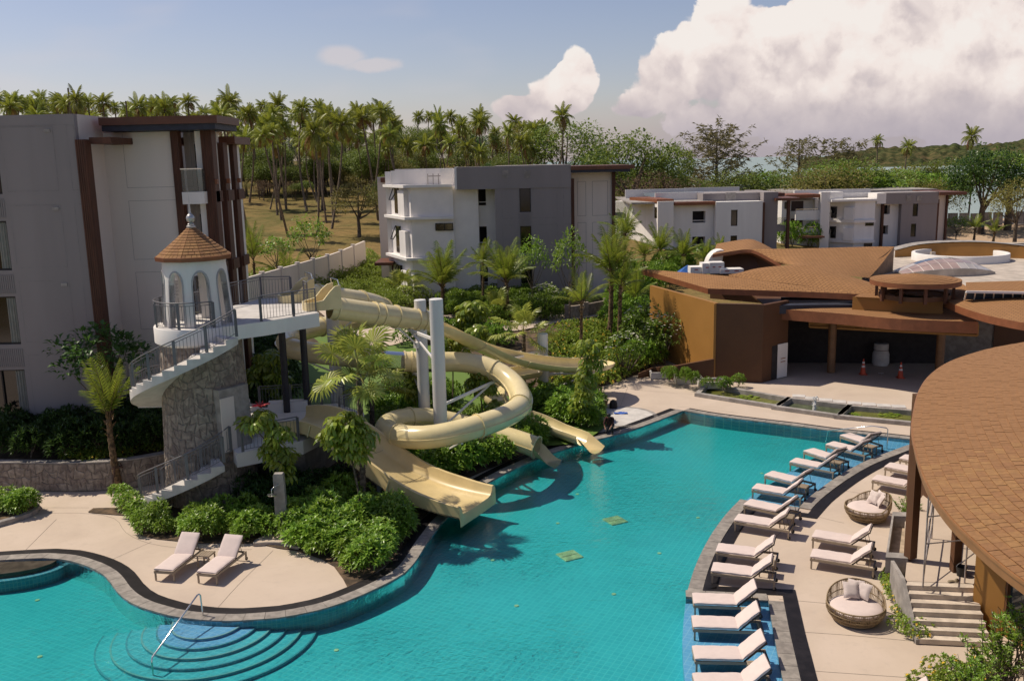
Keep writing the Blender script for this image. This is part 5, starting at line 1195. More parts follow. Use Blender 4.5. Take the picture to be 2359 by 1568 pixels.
# glass vault
vc=g(2182,632,5.1); NX,NYv=11,5; L,Wv,Hv=3.05,1.9,0.95
def vpt(i,j):
    s=i/NX*2-1; t=j/NYv*2-1; w=Wv*(1-0.55*s*s); return Vector((vc.x+s*L,vc.y+.6+t*w,5.2+Hv*(1-s*s*0.95)*(1-0.55*t*t)))
MV=[mat('vault_pale_glass',(0.52,0.47,0.44),.2,.1,.8,spec=.6),mat('vault_pink_glass',(0.40,0.29,0.26),.2,.1,.8,spec=.6),mat('vault_blue_glass',(0.10,0.12,0.17),.12,.1,.8,spec=.8)]
vb=MB(); vb.loft([[vpt(i,j) for j in range(NYv+1)] for i in range(NX+1)],False); vault=vb.build('skylight_vault',M_WHITE2,hall,smooth=60)
for i in range(NX):
    for j in range(NYv):
        a,b_,c,d=vpt(i,j),vpt(i+1,j),vpt(i+1,j+1),vpt(i,j+1); cc=(a+b_+c+d)/4; nn=(b_-a).cross(d-a).normalized(); nn=nn if nn.z>0 else -nn
        mb=MB(); mb.add([cc+(p-cc)*0.95+nn*0.015 for p in(a,b_,c,d)],[(0,1,2,3)]); mb.build('pane',MV[2] if (j==2 and 1<i<8) else (MV[1] if j in(1,3) or (j==0 and i<6) else MV[0]),vault)
vb=MB(); vb.loft([[vpt(i,0),Vector((vpt(i,0).x,vpt(i,0).y,5.05))] for i in range(NX+1)],False); vb.build('vault_curb',M_TERR,hall)
# far parapet arc
fp=C3([(2062,578,5.6),(2130,563,6.0),(2250,559,6.2),(2359,568,6.0),(2450,580,5.8)],n=16)
b=MB(); b.loft([[p+Vector((0,.4,.06)),p,Vector((p.x,p.y,5.0))] for p in fp],False); b.build('far_parapet',M_OCHRE,hall,smooth=50)
b=MB(); b.loft([[p+Vector((0,-.05,.07)),p+Vector((0,1.2,.10))] for p in fp],False); b.build('parapet_coping',M_CONC,hall)
# round roof lantern
cc=g(2106,683,5.05)
b=MB(); b.lathe([(2.35,6.05),(2.40,6.02),(2.40,5.78),(2.1,5.74)],48,(cc.x,cc.y,0)); b.build('lantern_fascia',M_FASC,hall,smooth=30)
b=MB(); 
for k in range(9): b.lathe([(2.40-.26*k,6.03+.035*k),(2.40-.26*k,6.055+.035*k),(2.13-.26*k if k<8 else .05,6.065+.04*k)],48,(cc.x,cc.y,0))
b.build('lantern_roof',M_ROOF,hall)
for k in range(10):
    a=2*math.pi*(k+.3)/10; b=MB(); b.box((cc.x+2.0*math.cos(a),cc.y+2.0*math.sin(a),5.35),(.16,.16,.9),rz=a); b.build('lantern_post',M_BROWN,hall)
b=MB(); b.lathe([(1.9,5.0),(1.9,5.25),(1.85,5.25),(1.85,5.0)],40,(cc.x,cc.y,0)); b.build('lantern_curb',M_DBROWN,hall)
# strip roof and ochre wall behind the canopy
s0=C3([(1968,683,5.0),(2060,688,5.0),(2178,693,5.0)],n=10); s1=C3([(1985,675,5.05),(2030,670,5.1),(2080,684,5.05),(2178,688,5.0)],n=10)
roofsheet('strip_roof',s0,s1,M_ROOF,hall,0,2)
b=MB(); b.loft([[p-Vector((0,-.25,.03)),Vector((p.x,p.y+.25,3.6))] for p in s0],False); b.build('upper_wall',M_OCHRE,hall,smooth=50)
# canopy
cf=C3([(1798,712,4.15),(1875,718,4.15),(1954,724,4.15),(2033,732,4.15),(2112,737,4.15),(2254,742,4.15)],n=18); cb=C3([(1815,708,4.2),(1943,709,4.2),(2060,714,4.2),(2164,719,4.2),(2201,723,4.2),(2256,740,4.2)],n=18)
cbk=[Vector((p.x+.3,p.y+2.2,4.2)) for p in cb]
roofsheet('canopy_roof',cf,cbk,M_ROOF,hall,0.05); fascia('canopy_fascia',cf,0.62,M_FASC,hall,back=.1)
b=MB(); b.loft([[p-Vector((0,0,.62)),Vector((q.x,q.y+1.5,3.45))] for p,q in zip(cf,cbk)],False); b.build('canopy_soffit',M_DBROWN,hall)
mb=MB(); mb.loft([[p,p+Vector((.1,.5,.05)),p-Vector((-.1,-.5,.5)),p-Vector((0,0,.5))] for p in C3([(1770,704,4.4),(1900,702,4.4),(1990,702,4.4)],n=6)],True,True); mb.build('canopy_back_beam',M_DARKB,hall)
b=MB(); b.prism([(15.5,55.6),(19,53.6),(24,50.6),(30,50.6),(30,62),(16,62)],3.98,4.08); b.build('porch_shade_slab',M_DBROWN,hall)  # unseen slab added to keep sunlight out of the porch
# truss and round columns
tcol=[g(1914,857),g(2162,872)]
for c_ in tcol:
    b=MB(); b.tube([(c_.x,c_.y,0),(c_.x,c_.y,3.0)],.24,18); b.build('round_column',mat('tan_column',(0.20,0.105,0.05),.5,.1,1.5),hall,smooth=50)
ta,tb=tcol[0]+Vector((-1.2,.7,0)),tcol[1]+Vector((1.6,-1.0,0)); b=MB()
for z in (2.72,3.38): b.beam(ta+Vector((0,0,z)),tb+Vector((0,0,z)),.12)
for k in range(7):
    p=ta.lerp(tb,k/6); b.beam(p+Vector((0,0,2.72)),p+Vector((0,0,3.38)),.08)
    if k<6: q=ta.lerp(tb,(k+1)/6); b.beam(p+Vector((0,0,2.74)),q+Vector((0,0,3.36)),.03); 
b.build('truss',M_OCHRE,hall); b=MB(); b.loft([[p+Vector((0,.06,2.74)),p+Vector((0,.06,3.36))] for p in (ta,tb)],False); b.build('truss_panel',M_OCHRE,hall)
# walls of the left part
wA=g(1644,876); wB=Vector((9.4,62.5,0)); wC=g(1757,884)
wC=Vector((wC.x,wC.y+.3,0)); wD=g(1812,866); wE=Vector((17.2,58.5,0))
def wallseg(name,p,q,z0,z1,m,parent=hall,th=.25):
    d=Vector((q.x-p.x,q.y-p.y,0)).normalized(); nn=Vector((-d.y,d.x,0)); nn=nn if nn.y>0 else -nn
    b=MB(); b.prism([(p.x,p.y),(q.x,q.y),(q.x+nn.x*th,q.y+nn.y*th),(p.x+nn.x*th,p.y+nn.y*th)],z0,z1); return b.build(name,m,parent)
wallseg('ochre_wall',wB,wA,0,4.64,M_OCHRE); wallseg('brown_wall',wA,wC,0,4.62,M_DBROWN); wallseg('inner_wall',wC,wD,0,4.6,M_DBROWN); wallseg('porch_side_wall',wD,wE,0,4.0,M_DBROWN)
for f_ in (0.0,1.0): pass
# corner trim, door leaf and a near-black sheet painting the doorway's shade
b=MB(); b.box((wA.x,wA.y,2.3),(.14,.14,4.6)); b.build('corner_trim',M_OCHRE,hall)
dd=(wD-wC).normalized(); p0=wC+dd*((wD-wC).length*.38); p1=wC+dd*((wD-wC).length*.60)
b=MB(); b.prism([(p0.x,p0.y-.02),(p1.x,p1.y-.02),(p1.x,p1.y+.02),(p0.x,p0.y+.02)],.02,2.05); b.build('doorway',MATS['painted_interior_shade'],hall)
q1=p1+dd*.95; b=MB(); b.prism([(p1.x,p1.y-.05),(q1.x,q1.y-.12),(q1.x,q1.y-.07),(p1.x,p1.y)],.03,2.08); dl=b.build('door_leaf',M_WHITE2,hall)
for z in (1.0,1.2): b=MB(); m_=p1.lerp(q1,.55); b.box((m_.x,m_.y-.14,z),(.45,.01,.04),rz=math.atan2(dd.y,dd.x)); b.build('tape_mark',mat('orange_tape',(.5,.22,.08),.7),dl)
# porch: back wall, right pale wall, brown fins
b=MB(); b.prism([(17.2,58.5),(29,57.0),(29,57.3),(17.2,58.8)],0,4.2); b.build('porch_back_wall',MATS['painted_interior_shade'],hall)  # porch shade painted into the wall as near-black
pw0,pw1=g(2200,812,1.0),g(2283,812,1.0)
wallseg('pale_wall',Vector((pw0.x,pw0.y+1.5,0)),Vector((pw1.x,pw1.y,0)),0,3.6,M_CONC)
wallseg('fin_wall',g(2285,812,1.0)+Vector((0,-.1,-1)),g(2400,812,1.0)+Vector((0,-.8,-1)),0,4.3,M_DBROWN)
for k in range(6):
    p=g(2290,800,1.0).lerp(g(2400,800,1.0),k/5); b=MB(); b.box((p.x,p.y-.5,2.2),(.12,.5,4.2)); b.build('vertical_fin',M_OCHRE,hall)
# right roof, skylight strip
f0=C3([(2175,692,4.95),(2225,712,4.95),(2283,729,4.95),(2359,744,4.95),(2420,752,4.95)],n=14); f1=C3([(2178,690,5.0),(2235,688,5.2),(2290,685,5.3),(2359,681,5.4),(2420,679,5.4)],n=14)
roofsheet('right_roof',f0,f1,M_ROOF3,hall,.03); fascia('right_fascia',f0,.36,M_FASC,hall)
sk0=C3([(2222,690,5.2),(2300,690,5.2),(2400,690,5.2)],n=9); sk1=C3([(2226,672,5.7),(2300,673,5.7),(2400,675,5.7)],n=9)
for k in range(8):
    b=MB(); b.add([sk0[k],sk0[k+1],sk1[k+1],sk1[k]],[(0,1,2,3)]); sk=b.build('skylight_pane',mat('sky_blue_glass',(0.05,0.075,0.13),.1,.1,1,spec=.8),hall); b=MB(); b.beam(sk0[k],sk1[k],.07); b.build('glazing_bar',M_WHITE2,sk)
b=MB(); b.beam(sk1[0],sk1[-1],.12); b.build('skylight_head',M_WHITE2,hall)
roofsheet('rear_right_roof',sk1,C3([(2225,650,5.8),(2300,648,5.9),(2400,645,6.0)],n=9),M_ROOF,hall); 
roofsheet('centre_roof',C3([(2001,640,5.35),(2030,668,5.1),(2180,686,5.05),(2222,690,5.0)],n=10),C3([(2003,633,5.45),(2080,641,5.4),(2200,650,5.4),(2228,660,5.5)],n=10),M_ROOF2,hall)
# low planter wall left of the hall
pl0,pl1=g(1503,857),g(1640,872); 
b=MB(); b.loft([[g(1503,857)+Vector((0,0,h0)),g(1503,857)+Vector((0,0,.35)),g(1503,857)+Vector((.1,.3,.35))] if False else [g(x,y)+Vector((0,0,0)),g(x,y)+Vector((0,0,h)),g(x,y)+Vector((.05,.25,h))] for x,y,h,h0 in ((1470,872,.3,0),(1503,866,.5,0),(1560,876,.9,0),(1644,878,1.35,0))],False); b.build('planter_parapet',M_DBROWN,hall)
# rooftop machines
rt=thing('rooftop_ventilators','white rooftop air ducts with two hooded outlets on the hall','ventilator',tuple(g(1665,628,5.3)))
for (x,y,sz) in ((1668,616,1.35),(1735,612,1.15)):
    p=g(x,y+8,5.2)+Vector((0,1.5,0)); b=MB(); ring=[]
    for k in range(9):
        a=R(-10+110*k/8); cx_=-math.cos(a)*.75*sz; cz_=math.sin(a)*.95*sz; ring.append([Vector((p.x+cx_*s_,p.y+t_*.45*sz,p.z+.1+cz_*s_)) for s_,t_ in((1,-1),(1,1),(.35,1),(.35,-1))])
    b.loft(ring,True,True); b.build('hooded_duct',M_WHITE2,rt,smooth=35)
for (x,w_,h_) in ((1616,1.3,.45),(1640,1.1,.7),(1655,1.0,.75),(1690,1.6,.3)):
    p=g(x,632,5.25)+Vector((0,1.0,0)); b=MB(); b.box((p.x,p.y,p.z+h_/2),(w_,1.0,h_)); u_=b.build('machine_box',M_WHITE2,rt)
    for s_ in (-.2,.2): b=MB(); b.box((p.x+s_*w_,p.y-.51,p.z+h_*.6),(.18*w_,.02,.06)); b.build('warning_label',mat('red_label',(.45,.08,.06),.6),u_)
tarp=MB(); p=g(1590,631,5.2)+Vector((0,1.2,0)); tarp.add([(p.x-.6,p.y-.5,p.z),(p.x+.6,p.y-.5,p.z),(p.x+.6,p.y+.5,p.z),(p.x-.6,p.y+.5,p.z),(p.x+.05,p.y,p.z+.5)],[(0,1,4),(1,2,4),(2,3,4),(3,0,4)]); tag(tarp.build('tarpaulin',mat('blue_tarp',(.03,.12,.4),.5)),'small peaked blue tarpaulin on the hall roof','tarpaulin')
# ponds with lilies, fountain
M_POND=mat('green_pond_water',(0.17,0.175,0.04),0.12,0.15,1.5,spec=.6)
for i,(pl,lab) in enumerate(zip(PONDS,('left lily pond with green water by the hall','middle pond with a fountain jet','right lily pond beside the round roof'))):
    t=thing('lily_pond' if i!=1 else 'fountain_pond',lab,'pond',(pl[0][0],pl[0][1],0)); pl2=pl if sum(pl[k][0]*pl[(k+1)%4][1]-pl[(k+1)%4][0]*pl[k][1] for k in range(4))>0 else pl[::-1]
    b=MB(); b.add([(x,y,-.12) for x,y in pl2],[(0,1,2,3)]); b.build('pond_water',M_POND if i!=1 else mat('pond_water_clear',(0.11,0.13,0.07),.06,.2,2,.6,5,spec=.6),t)
    outr=offset(pl2+[pl2[0]],-.28); b=MB(); n4=len(pl2); o4=offset(pl2,-.28,True)
    for k in range(4):
        a,c=pl2[k],pl2[(k+1)%4]; A_,C_=o4[k],o4[(k+1)%4]; b=MB(); b.prism([a,c,C_,A_],-.25,.14 if k!=0 else .18); b.build('pond_kerb',M_CONC,t)
fp_=g(1876,945,0); b=MB(); b.tube([(fp_.x,fp_.y,-.1),(fp_.x,fp_.y,.25),(fp_.x+.03,fp_.y,.55),(fp_.x+.06,fp_.y,.75)],[.11,.09,.06,.015],8)
for k in range(40):
    a=random.uniform(0,6.28); h=random.uniform(.1,.75); r_=random.uniform(.02,.14); b.box((fp_.x+r_*math.cos(a),fp_.y+r_*math.sin(a),h),(.04,.04,.06),rz=a)
tag(b.build('fountain_jet',mat('white_water',(.75,.75,.73),.3,.1,8)),'white bubbling jet of water in the middle pond','fountain')
# stepping slabs behind the ponds and planter boxes
for k,(x,y) in enumerate(((1840,912),(1870,917),(1902,921),(1934,925),(1968,928),(2002,931),(2036,934),(2070,936))):
    p=g(x,y); b=MB(); b.box((p.x,p.y,.0),(.68,.6,.05),rz=R(-16)); o=b.build('paving_slab',M_STEP); tag(o,kind='structure')
for k,(x,y,lab) in enumerate(((1525,868,'low white planter box nearest the brown wall corner on the left'),(1585,880,'low white planter box of strap leaves before the brown wall'),(1640,890,'low white planter box beside the left pond'))):
    p=g(x,y); t=thing('planter_box',lab,'planter',(p.x,p.y,0)); 
    for dx_,dy_,sx,sy in ((0,-.5,1.5,.1),(0,.5,1.5,.1),(-.7,0,.1,.9),(.7,0,.1,.9)): b=MB(); b.box((p.x+dx_,p.y+dy_,.2),(sx,sy,.4),rz=0); b.build('planter_side',M_STEP,t)
    b=MB(); b.box((p.x,p.y,.15),(1.3,.9,.3)); b.build('planter_soil',M_SOIL,t)
# ------------------------------------------------------------ near building with the round roof
EV=[(23.6,40.9),(22.53,40.17),(20.4,38.96),(17.99,37.0),(16.13,34.8),(14.49,32.19),(12.84,28.87),(11.84,26.55),(10.67,23.14),(10.11,20.72),(9.93,18.71),(9.94,17.03),(10.2,15.0)]
EV=[(p.x,p.y) for p in bez(EV,.3)]
rh=thing('round_pavilion','near pavilion with a curved brown shingle roof at the right edge','building',(12.5,24,0))
ZE=4.7
def rpt(d):
    o=offset(EV,d); return o
inner=[]; base=MB()
def rz_(d): return ZE+0.02+0.23*d-0.004*d*d
rws=[offset(EV,.23*k) for k in range(39)]
base.loft([[Vector((r_[i][0],r_[i][1],rz_(.23*k)-.02)) for i in range(len(EV))] for k,r_ in enumerate(rws) if k%3==0],False,flip=True); rbase=base.build('roof',M_SHING_B,rh)
cand=[]
for k in range(38):
    A,B_=rws[k],rws[k+1]; z0,z1=rz_(.23*k),rz_(.23*(k+1))
    L=[0]
    for i in range(len(A)-1): L.append(L[-1]+math.dist(A[i],A[i+1]))
    t=random.uniform(0,.3); i=0
    while t<L[-1]-.62:
        w=random.choice((.17,.22,.22,.30,.36)); 
        def at(arr,t_):
            j=min(len(L)-2,max(0,next(q for q in range(len(L)) if L[q]>=t_)-1)); f_=(t_-L[j])/max(1e-6,L[j+1]-L[j]); return (arr[j][0]+(arr[j+1][0]-arr[j][0])*f_,arr[j][1]+(arr[j+1][1]-arr[j][1])*f_)
        a,c=at(A,t+.006),at(A,t+w-.006); a2,c2=at(B_,t+.006),at(B_,t+w-.006); q=random.uniform(0,.010)
        P00,P10,P11,P01=Vector((*a,z0+q)),Vector((*c,z0+q)),Vector((*c2,z1+q)),Vector((*a2,z1+q))
        v=P00-CAMP; zc=v.dot(_f); px=CXP+FPX*v.dot(_r)/zc; 
        if zc>2 and px<2420: cand.append((zc,(P00,P10,P11,P01)))
        t+=w
cand.sort(key=lambda c_:c_[0]); rest=MB()
for q,(s_,qd) in enumerate(cand):
    if q<300: mb=MB(); shingle(mb,*qd,th=.026); mb.build('shingle',M_SHING,rbase)
    else: shingle(rest,*qd,th=.026)
tag(rest.build('upper_shingles',M_SHING,rbase),kind='stuff')
b=MB(); o1=offset(EV,-.05); o2=offset(EV,.5)
b.loft([[Vector((*p,ZE+.03)),Vector((*q,ZE+.03)),Vector((*q,ZE-.04)),Vector((q[0]+(p[0]-q[0])*.5,q[1]+(p[1]-q[1])*.5,ZE-.05)),Vector((*p,ZE-.26)),Vector((*r_,ZE-.26))] for p,q,r_ in zip(EV,o1,o2)],False); b.build('eave_fascia',mat('light_brown_fascia',(0.29,0.135,0.05),.5,.06,2),rh,smooth=30)
b=MB(); o3=offset(EV,5.0); b.loft([[Vector((*p,ZE-.25)),Vector((*q,ZE-.2))] for p,q in zip(o2,o3)],False); b.build('soffit',M_DBROWN,rh)
TZ=1.0
pp=g(2097,1283,TZ+.1)
b=MB(); b.box((pp.x,pp.y,(TZ+ZE)/2),(.26,.26,ZE-TZ-.2),rz=R(20)); b.build('corner_post',M_DBROWN,rh)
# terrace, stairs, planter
s0,s1=g(2118,1482),g(2238,1488); dirx=(s1-s0).normalized(); diry=Vector((-dirx.y,dirx.x,0)); rise,tread=TZ/7,.245
stw=thing('garden_stairs','pale concrete flight of seven steps beside the pavilion','stairs',(s0.x,s0.y,0))
for k in range(7):
    p,q=s0+diry*(tread*k),s1+dirx*.5+diry*(tread*k); b=MB(); e_=diry*(tread*(7-k)+.02); b.prism([(p.x,p.y),(q.x,q.y),(q.x+e_.x,q.y+e_.y),(p.x+e_.x,p.y+e_.y)],rise*k,rise*(k+1)); b.build('step',mat('pale_step',(.60,.51,.42),.85,.1,2.5,.1,40),stw)
t0=s0+diry*(tread*7); t1=s1+dirx*3+diry*(tread*7)
b=MB(); ter=[(t0.x,t0.y),(t1.x,t1.y),(20,30),(21,36),(15.5,33),(12.9,29.2),(11.75,26.3)]; b.prism(ter,.05,TZ); o=b.build('terrace',M_DECK); tag(o,kind='structure')
pt=thing('concrete_planter','empty raised concrete planter trough beside the brown post','planter',(11.4,26.6,0))
P4=[g(2056,1179,TZ+.1),g(2100,1181,TZ+.1),g(2092,1287,TZ+.1),g(2040,1284,TZ+.1)]; cxp=sum((p for p in P4),Vector())/4
for k in range(4):
    a,c=P4[k],P4[(k+1)%4]; ai,ci=cxp+(a-cxp)*.80,cxp+(c-cxp)*.80; b=MB(); b.prism([(a.x,a.y),(c.x,c.y),(ci.x,ci.y),(ai.x,ai.y)],.62,TZ+.12); b.build('trough_side',M_CONC,pt)
b=MB(); b.prism([(cxp.x+(p.x-cxp.x)*.82,cxp.y+(p.y-cxp.y)*.82) for p in P4],.6,.72); b.build('trough_floor',mat('sandy_floor',(.42,.33,.24),.95,.15,3),pt)
b=MB(); q=g(2083,1345,.3); b.box((q.x+.12,q.y+.35,.4),(.5,.4,.9),rz=R(-10)); b.build('trough_leg',M_CONC,pt)
b=MB(); a,c=g(2112,1300,TZ),g(2118,1480,0); b.loft([[Vector((p.x,p.y,0)),Vector((p.x,p.y,z)),Vector((p.x-.1,p.y,z)),Vector((p.x-.1,p.y,0))] for p,z in ((s0,.12),(t0,TZ+.1),(t0+diry*1.2,TZ+.1))],True,True); b.build('stair_cheek',M_CONC,stw)
# pavilion walls
wl_=[g(2262,1262,TZ),g(2236,1440,.3)]
def wq(x,y,z): return g(x,y,z)
wa=t0+dirx*1.62; 
b=MB(); b.prism([(wa.x,wa.y-.5),(wa.x+.55,wa.y-1.1),(wa.x+.8,wa.y-1.0),(wa.x+.25,wa.y-.1)],0,ZE-.2); b.build('brown_pier',M_OCHRE,rh)
b=MB(); b.prism([(wa.x+.0,wa.y+.7),(wa.x+.22,wa.y+.7),(wa.x+.22,wa.y+.95),(wa.x,wa.y+.95)],TZ,ZE-.2); b.build('brown_post',M_DBROWN,rh)
w0=Vector((wa.x+.62,wa.y-1.1,0)); w1=Vector((wa.x+1.3,wa.y-6.5,0)); dw=(w1-w0).normalized(); nw=Vector((-dw.y,dw.x,0)); 
b=MB(); b.prism([(w0.x,w0.y),(w1.x,w1.y),(w1.x+.3,w1.y),(w0.x+.3,w0.y)],0,.55); b.build('window_plinth',M_OCHRE,rh)
for k in range(4):
    a=w0.lerp(w1,k/4+.01); c=w0.lerp(w1,(k+1)/4-.01); b=MB(); b.add([(a.x,a.y,.55),(c.x,c.y,.55),(c.x,c.y,ZE-.3),(a.x,a.y,ZE-.3)],[(0,1,2,3)]); b.build('glass_panel',mat('blue_grey_glass',(0.02,0.035,0.045),.08,.2,1,spec=.7),rh)
    b=MB(); b.beam((a.x-.02,a.y,.5),(a.x-.02,a.y,ZE-.3),.10); b.beam((a.x-.02,a.y,2.4),(c.x-.02,c.y,2.4),.06); b.build('window_mullion',M_DBROWN,rh)
slab('inner_wall',rh,w1.x+.6,w1.x+9,20,33,0,ZE-.3,M_DBROWN)
# scaffold poles on the terrace
sf=thing('scaffold','steel tube scaffold standing on the terrace under the eave','scaffold',(13,28,TZ))
M_SCAF=mat('scaffold_tube',(0.40,0.36,0.36),.4,.15,6,metal=.5)
sp4=[g(2126,1352,TZ),g(2146,1240,TZ),g(2214,1262,TZ),g(2222,1342,TZ)]
for p in sp4:
    b=MB(); b.tube([(p.x,p.y,TZ),(p.x,p.y,ZE-.35)],.024,8); b.build('upright',M_SCAF,sf,smooth=60)
for z in (.5,1.3,2.1):
    for i,j in ((0,1),(1,2),(3,2),(0,3)):
        if z<1 and (i,j)!=(0,1): continue
        a,c=sp4[i],sp4[j]; b=MB(); b.tube([(a.x,a.y,TZ+z),(c.x,c.y,TZ+z)],.02,8); b.build('ledger',M_SCAF,sf,smooth=60)
b=MB(); b.tube([(sp4[0].x,sp4[0].y,TZ+.2),(sp4[1].x,sp4[1].y,TZ+2.2)],.018,8); b.build('diagonal_brace',M_SCAF,sf,smooth=60)
# ------------------------------------------------------------ sun loungers and tables
M_CUSH=mat('beige_cushion',(0.63,0.525,0.485),0.9,0.02,5,0.08,90); M_TAUPE=mat('taupe_frame',(0.335,0.265,0.19),0.45,0.06,3); M_TAUPED=mat('dark_taupe_bar',(0.06,0.05,0.045),0.5); M_RUB=mat('black_rubber',(0.012,0.012,0.012),0.6)
def cushion(mb,x0,x1,w,z0,z1,M=None,rows=10):
    """soft slab with rounded edges"""
    ring=[]; n=12; cz=(z0+z1)/2; hz_=(z1-z0)/2
    for i in range(rows+1):
        u=i/rows; x=x0+(x1-x0)*u; e=min(1,min(u,1-u)*rows*0.9+0.55); k=[]
        for j in range(n):
            a=2*math.pi*(j+.5)/n; cy,sy=math.cos(a),math.sin(a); sx=math.copysign(abs(cy)**0.28,cy); sz=math.copysign(abs(sy)**0.45,sy)
            v=Vector((x,sx*w/2*(0.97+0.03*e),cz+sz*hz_*e+0.006*math.sin(i*1.7+j))); k.append(M@v if M else v)
        ring.append(k)
    mb.loft(ring,True,True)
def make_lounger():
    t=thing('sun_lounger','x','sun lounger'); W_=0.70
    b=MB(); 
    for s_ in(-1,1): b.beam((0.0,s_*.325,.30),(1.93,s_*.325,.30),.045,.075)
    b.beam((.02,-.325,.30),(.02,.325,.30),.045,.075); b.build('frame',M_TAUPE,t,local=True)
    b=MB(); b.beam((1.91,-.325,.30),(1.91,.325,.30),.05,.05); b.build('rear_bar',M_TAUPED,t,local=True)
    for x,s_ in ((.05,-1),(.05,1)): b=MB(); b.box((x,s_*.325,.135),(.05,.045,.27)); b.build('leg',M_TAUPE,t,local=True)
    for s_ in(-1,1):
        b=MB(); b.box((1.90,s_*.325,.16),(.05,.045,.22)); l=b.build('leg',M_TAUPE,t,local=True)
        b=MB(); b.tube([(1.92,s_*.325-.02,.065),(1.92,s_*.325+.02,.065)],.062,14); b.build('wheel',M_RUB,l,smooth=40,local=True)
    b=MB(); cushion(b,0.0,1.24,.68,.345,.445); b.build('seat_cushion',M_CUSH,t,smooth=50,local=True)
    Mt=Matrix.Translation((1.25,0,.355))@Matrix.Rotation(R(-43),4,'Y')
    b=MB(); cushion(b,0.02,.80,.68,0.0,.10,Mt,8); b.build('back_cushion',M_CUSH,t,smooth=50,local=True)
    b=MB()
    for s_ in(-1,1): b.beam(Mt@Vector((0,s_*.30,-.03)),Mt@Vector((.78,s_*.30,-.03)),.03,.04); b.beam(Mt@Vector((.55,s_*.26,-.03)),(1.78,s_*.26,.30),.014)
    b.beam(Mt@Vector((.76,-.3,-.03)),Mt@Vector((.76,.3,-.03)),.03); b.build('back_frame',M_TAUPED,t,local=True)
    return t
def make_table():
    t=thing('side_table','x','side table')
    b=MB(); b.box((0,0,.40),(.46,.46,.04)); b.build('table_top',M_TAUPE,t,local=True); b=MB()
    for k in range(5): b.box((0,-.18+.09*k,.424),(.44,.075,.008))
    b.build('top_slats',M_TAUPE,t,local=True)
    for sx in(-1,1):
        for sy in(-1,1): b=MB(); b.box((sx*.2,sy*.2,.19),(.04,.04,.38)); b.build('leg',M_TAUPE,t,local=True)
    return t
LP=make_lounger(); TP=make_table(); used={'l':False,'t':False}
def lounger(d0,d1,z,lab,side=1,grp='sun loungers round the pool'):
    """d0 near foot leg, d1 near rear leg (screen trace on level z); body lies to the left of that line (side 1)"""
    a,c=g(*d0,z),g(*d1,z); rz=math.atan2(c.y-a.y,c.x-a.x); nn=Vector((-math.sin(rz),math.cos(rz),0))*.325*side; p=a+nn
    if not used['l']: o=LP; used['l']=True; o.location=(p.x,p.y,z); o.rotation_euler=(0,0,rz); o['label']=lab; o['group']=grp
    else: o=dup(LP,(p.x,p.y,z),rz,lab,grp)
    o.location.z=z; return o
def table(o1,o2,lab,f=1.62):
    rz=o1.rotation_euler.z; d=Vector((math.cos(rz),math.sin(rz),0)); p=((o1.location+o2.location)/2)+d*f
    if not used['t']: o=TP; used['t']=True; o.location=p; o.rotation_euler=(0,0,rz); o['label']=lab; o['group']='small side tables between loungers'
    else: o=dup(TP,tuple(p),rz,lab,'small side tables between loungers')
    o.location.z=o1.location.z
ZL=-.17
la=lounger((400,1340),(470,1283),0,'left one of the two loungers on the deck by the entry steps',1); lb=lounger((498,1347),(568,1290),0,'right one of the two loungers on the deck by the entry steps',1); table(la,lb,'small table between the two loungers on the left deck',1.35)
P_=[((1690,1222),(1811,1242),0,'nearer lounger of the farthest dry pair on the curved deck'),((1712,1185),(1830,1211),0,'farther lounger of the farthest dry pair on the curved deck'),
    ((1637,1342),(1780,1360),0,'nearer lounger of the pair just above the near ledge corner'),((1648,1295),(1787,1313),0,'farther lounger of the pair just above the near ledge corner'),
    ((1731,1147),(1838,1166),ZL,'nearest lounger standing in the far shallow ledge'),((1760,1115),(1862,1141),ZL,'second lounger from the front in the far shallow ledge'),
    ((1818,1084),(1914,1104),ZL,'third lounger from the front in the far shallow ledge'),((1850,1058),(1940,1088),ZL,'fourth lounger from the front in the far shallow ledge'),
    ((1901,1043),(1989,1065),ZL,'fifth lounger from the front in the far shallow ledge'),((1934,1021),(2019,1050),ZL,'farthest lounger in the far shallow ledge beside the handrail'),
    ((1596,1474),(1756,1480),ZL,'second lounger from the deck corner in the near ledge'),((1597,1418),(1752,1424),ZL,'lounger next to the deck corner in the near ledge'),
    ((1603,1617),(1772,1617),ZL,'lounger cut off by the bottom edge in the near ledge'),((1600,1549),(1764,1552),ZL,'third lounger from the deck corner in the near ledge'),
    ((1865,1308),(2006,1331),0,'nearer lounger of the pair between the two wicker daybeds'),((1869,1261),(2008,1285),0,'farther lounger of the pair between the two wicker daybeds'),
    ((2007,1126),(2130,1150),0,'nearest of the loungers half hidden behind the brown post'),((2036,1096),(2155,1120),0,'second of the loungers half hidden behind the brown post'),((2070,1076),(2180,1099),0,'third of the loungers half hidden behind the brown post'),((2098,1054),(2200,1077),0,'farthest of the loungers half hidden behind the brown post')]
LO=[lounger(*a) for a in P_]
for i,lab in ((0,'side table between the farthest dry pair of loungers'),(2,'side table of the pair just above the near ledge corner'),(4,'side table of the front pair in the far ledge'),(6,'side table of the middle pair in the far ledge'),(8,'side table of the back pair in the far ledge'),(10,'side table between the first two loungers of the near ledge'),(12,'side table between the last two loungers of the near ledge'),(14,'side table of the pair between the wicker daybeds'),(16,'side table of the pair behind the brown post')): table(LO[i],LO[i+1],lab)
q=g(2075,1650); lounger((1950,1655),(2095,1672),0,'lounger whose backrest tip shows at the bottom edge by the shrubs')
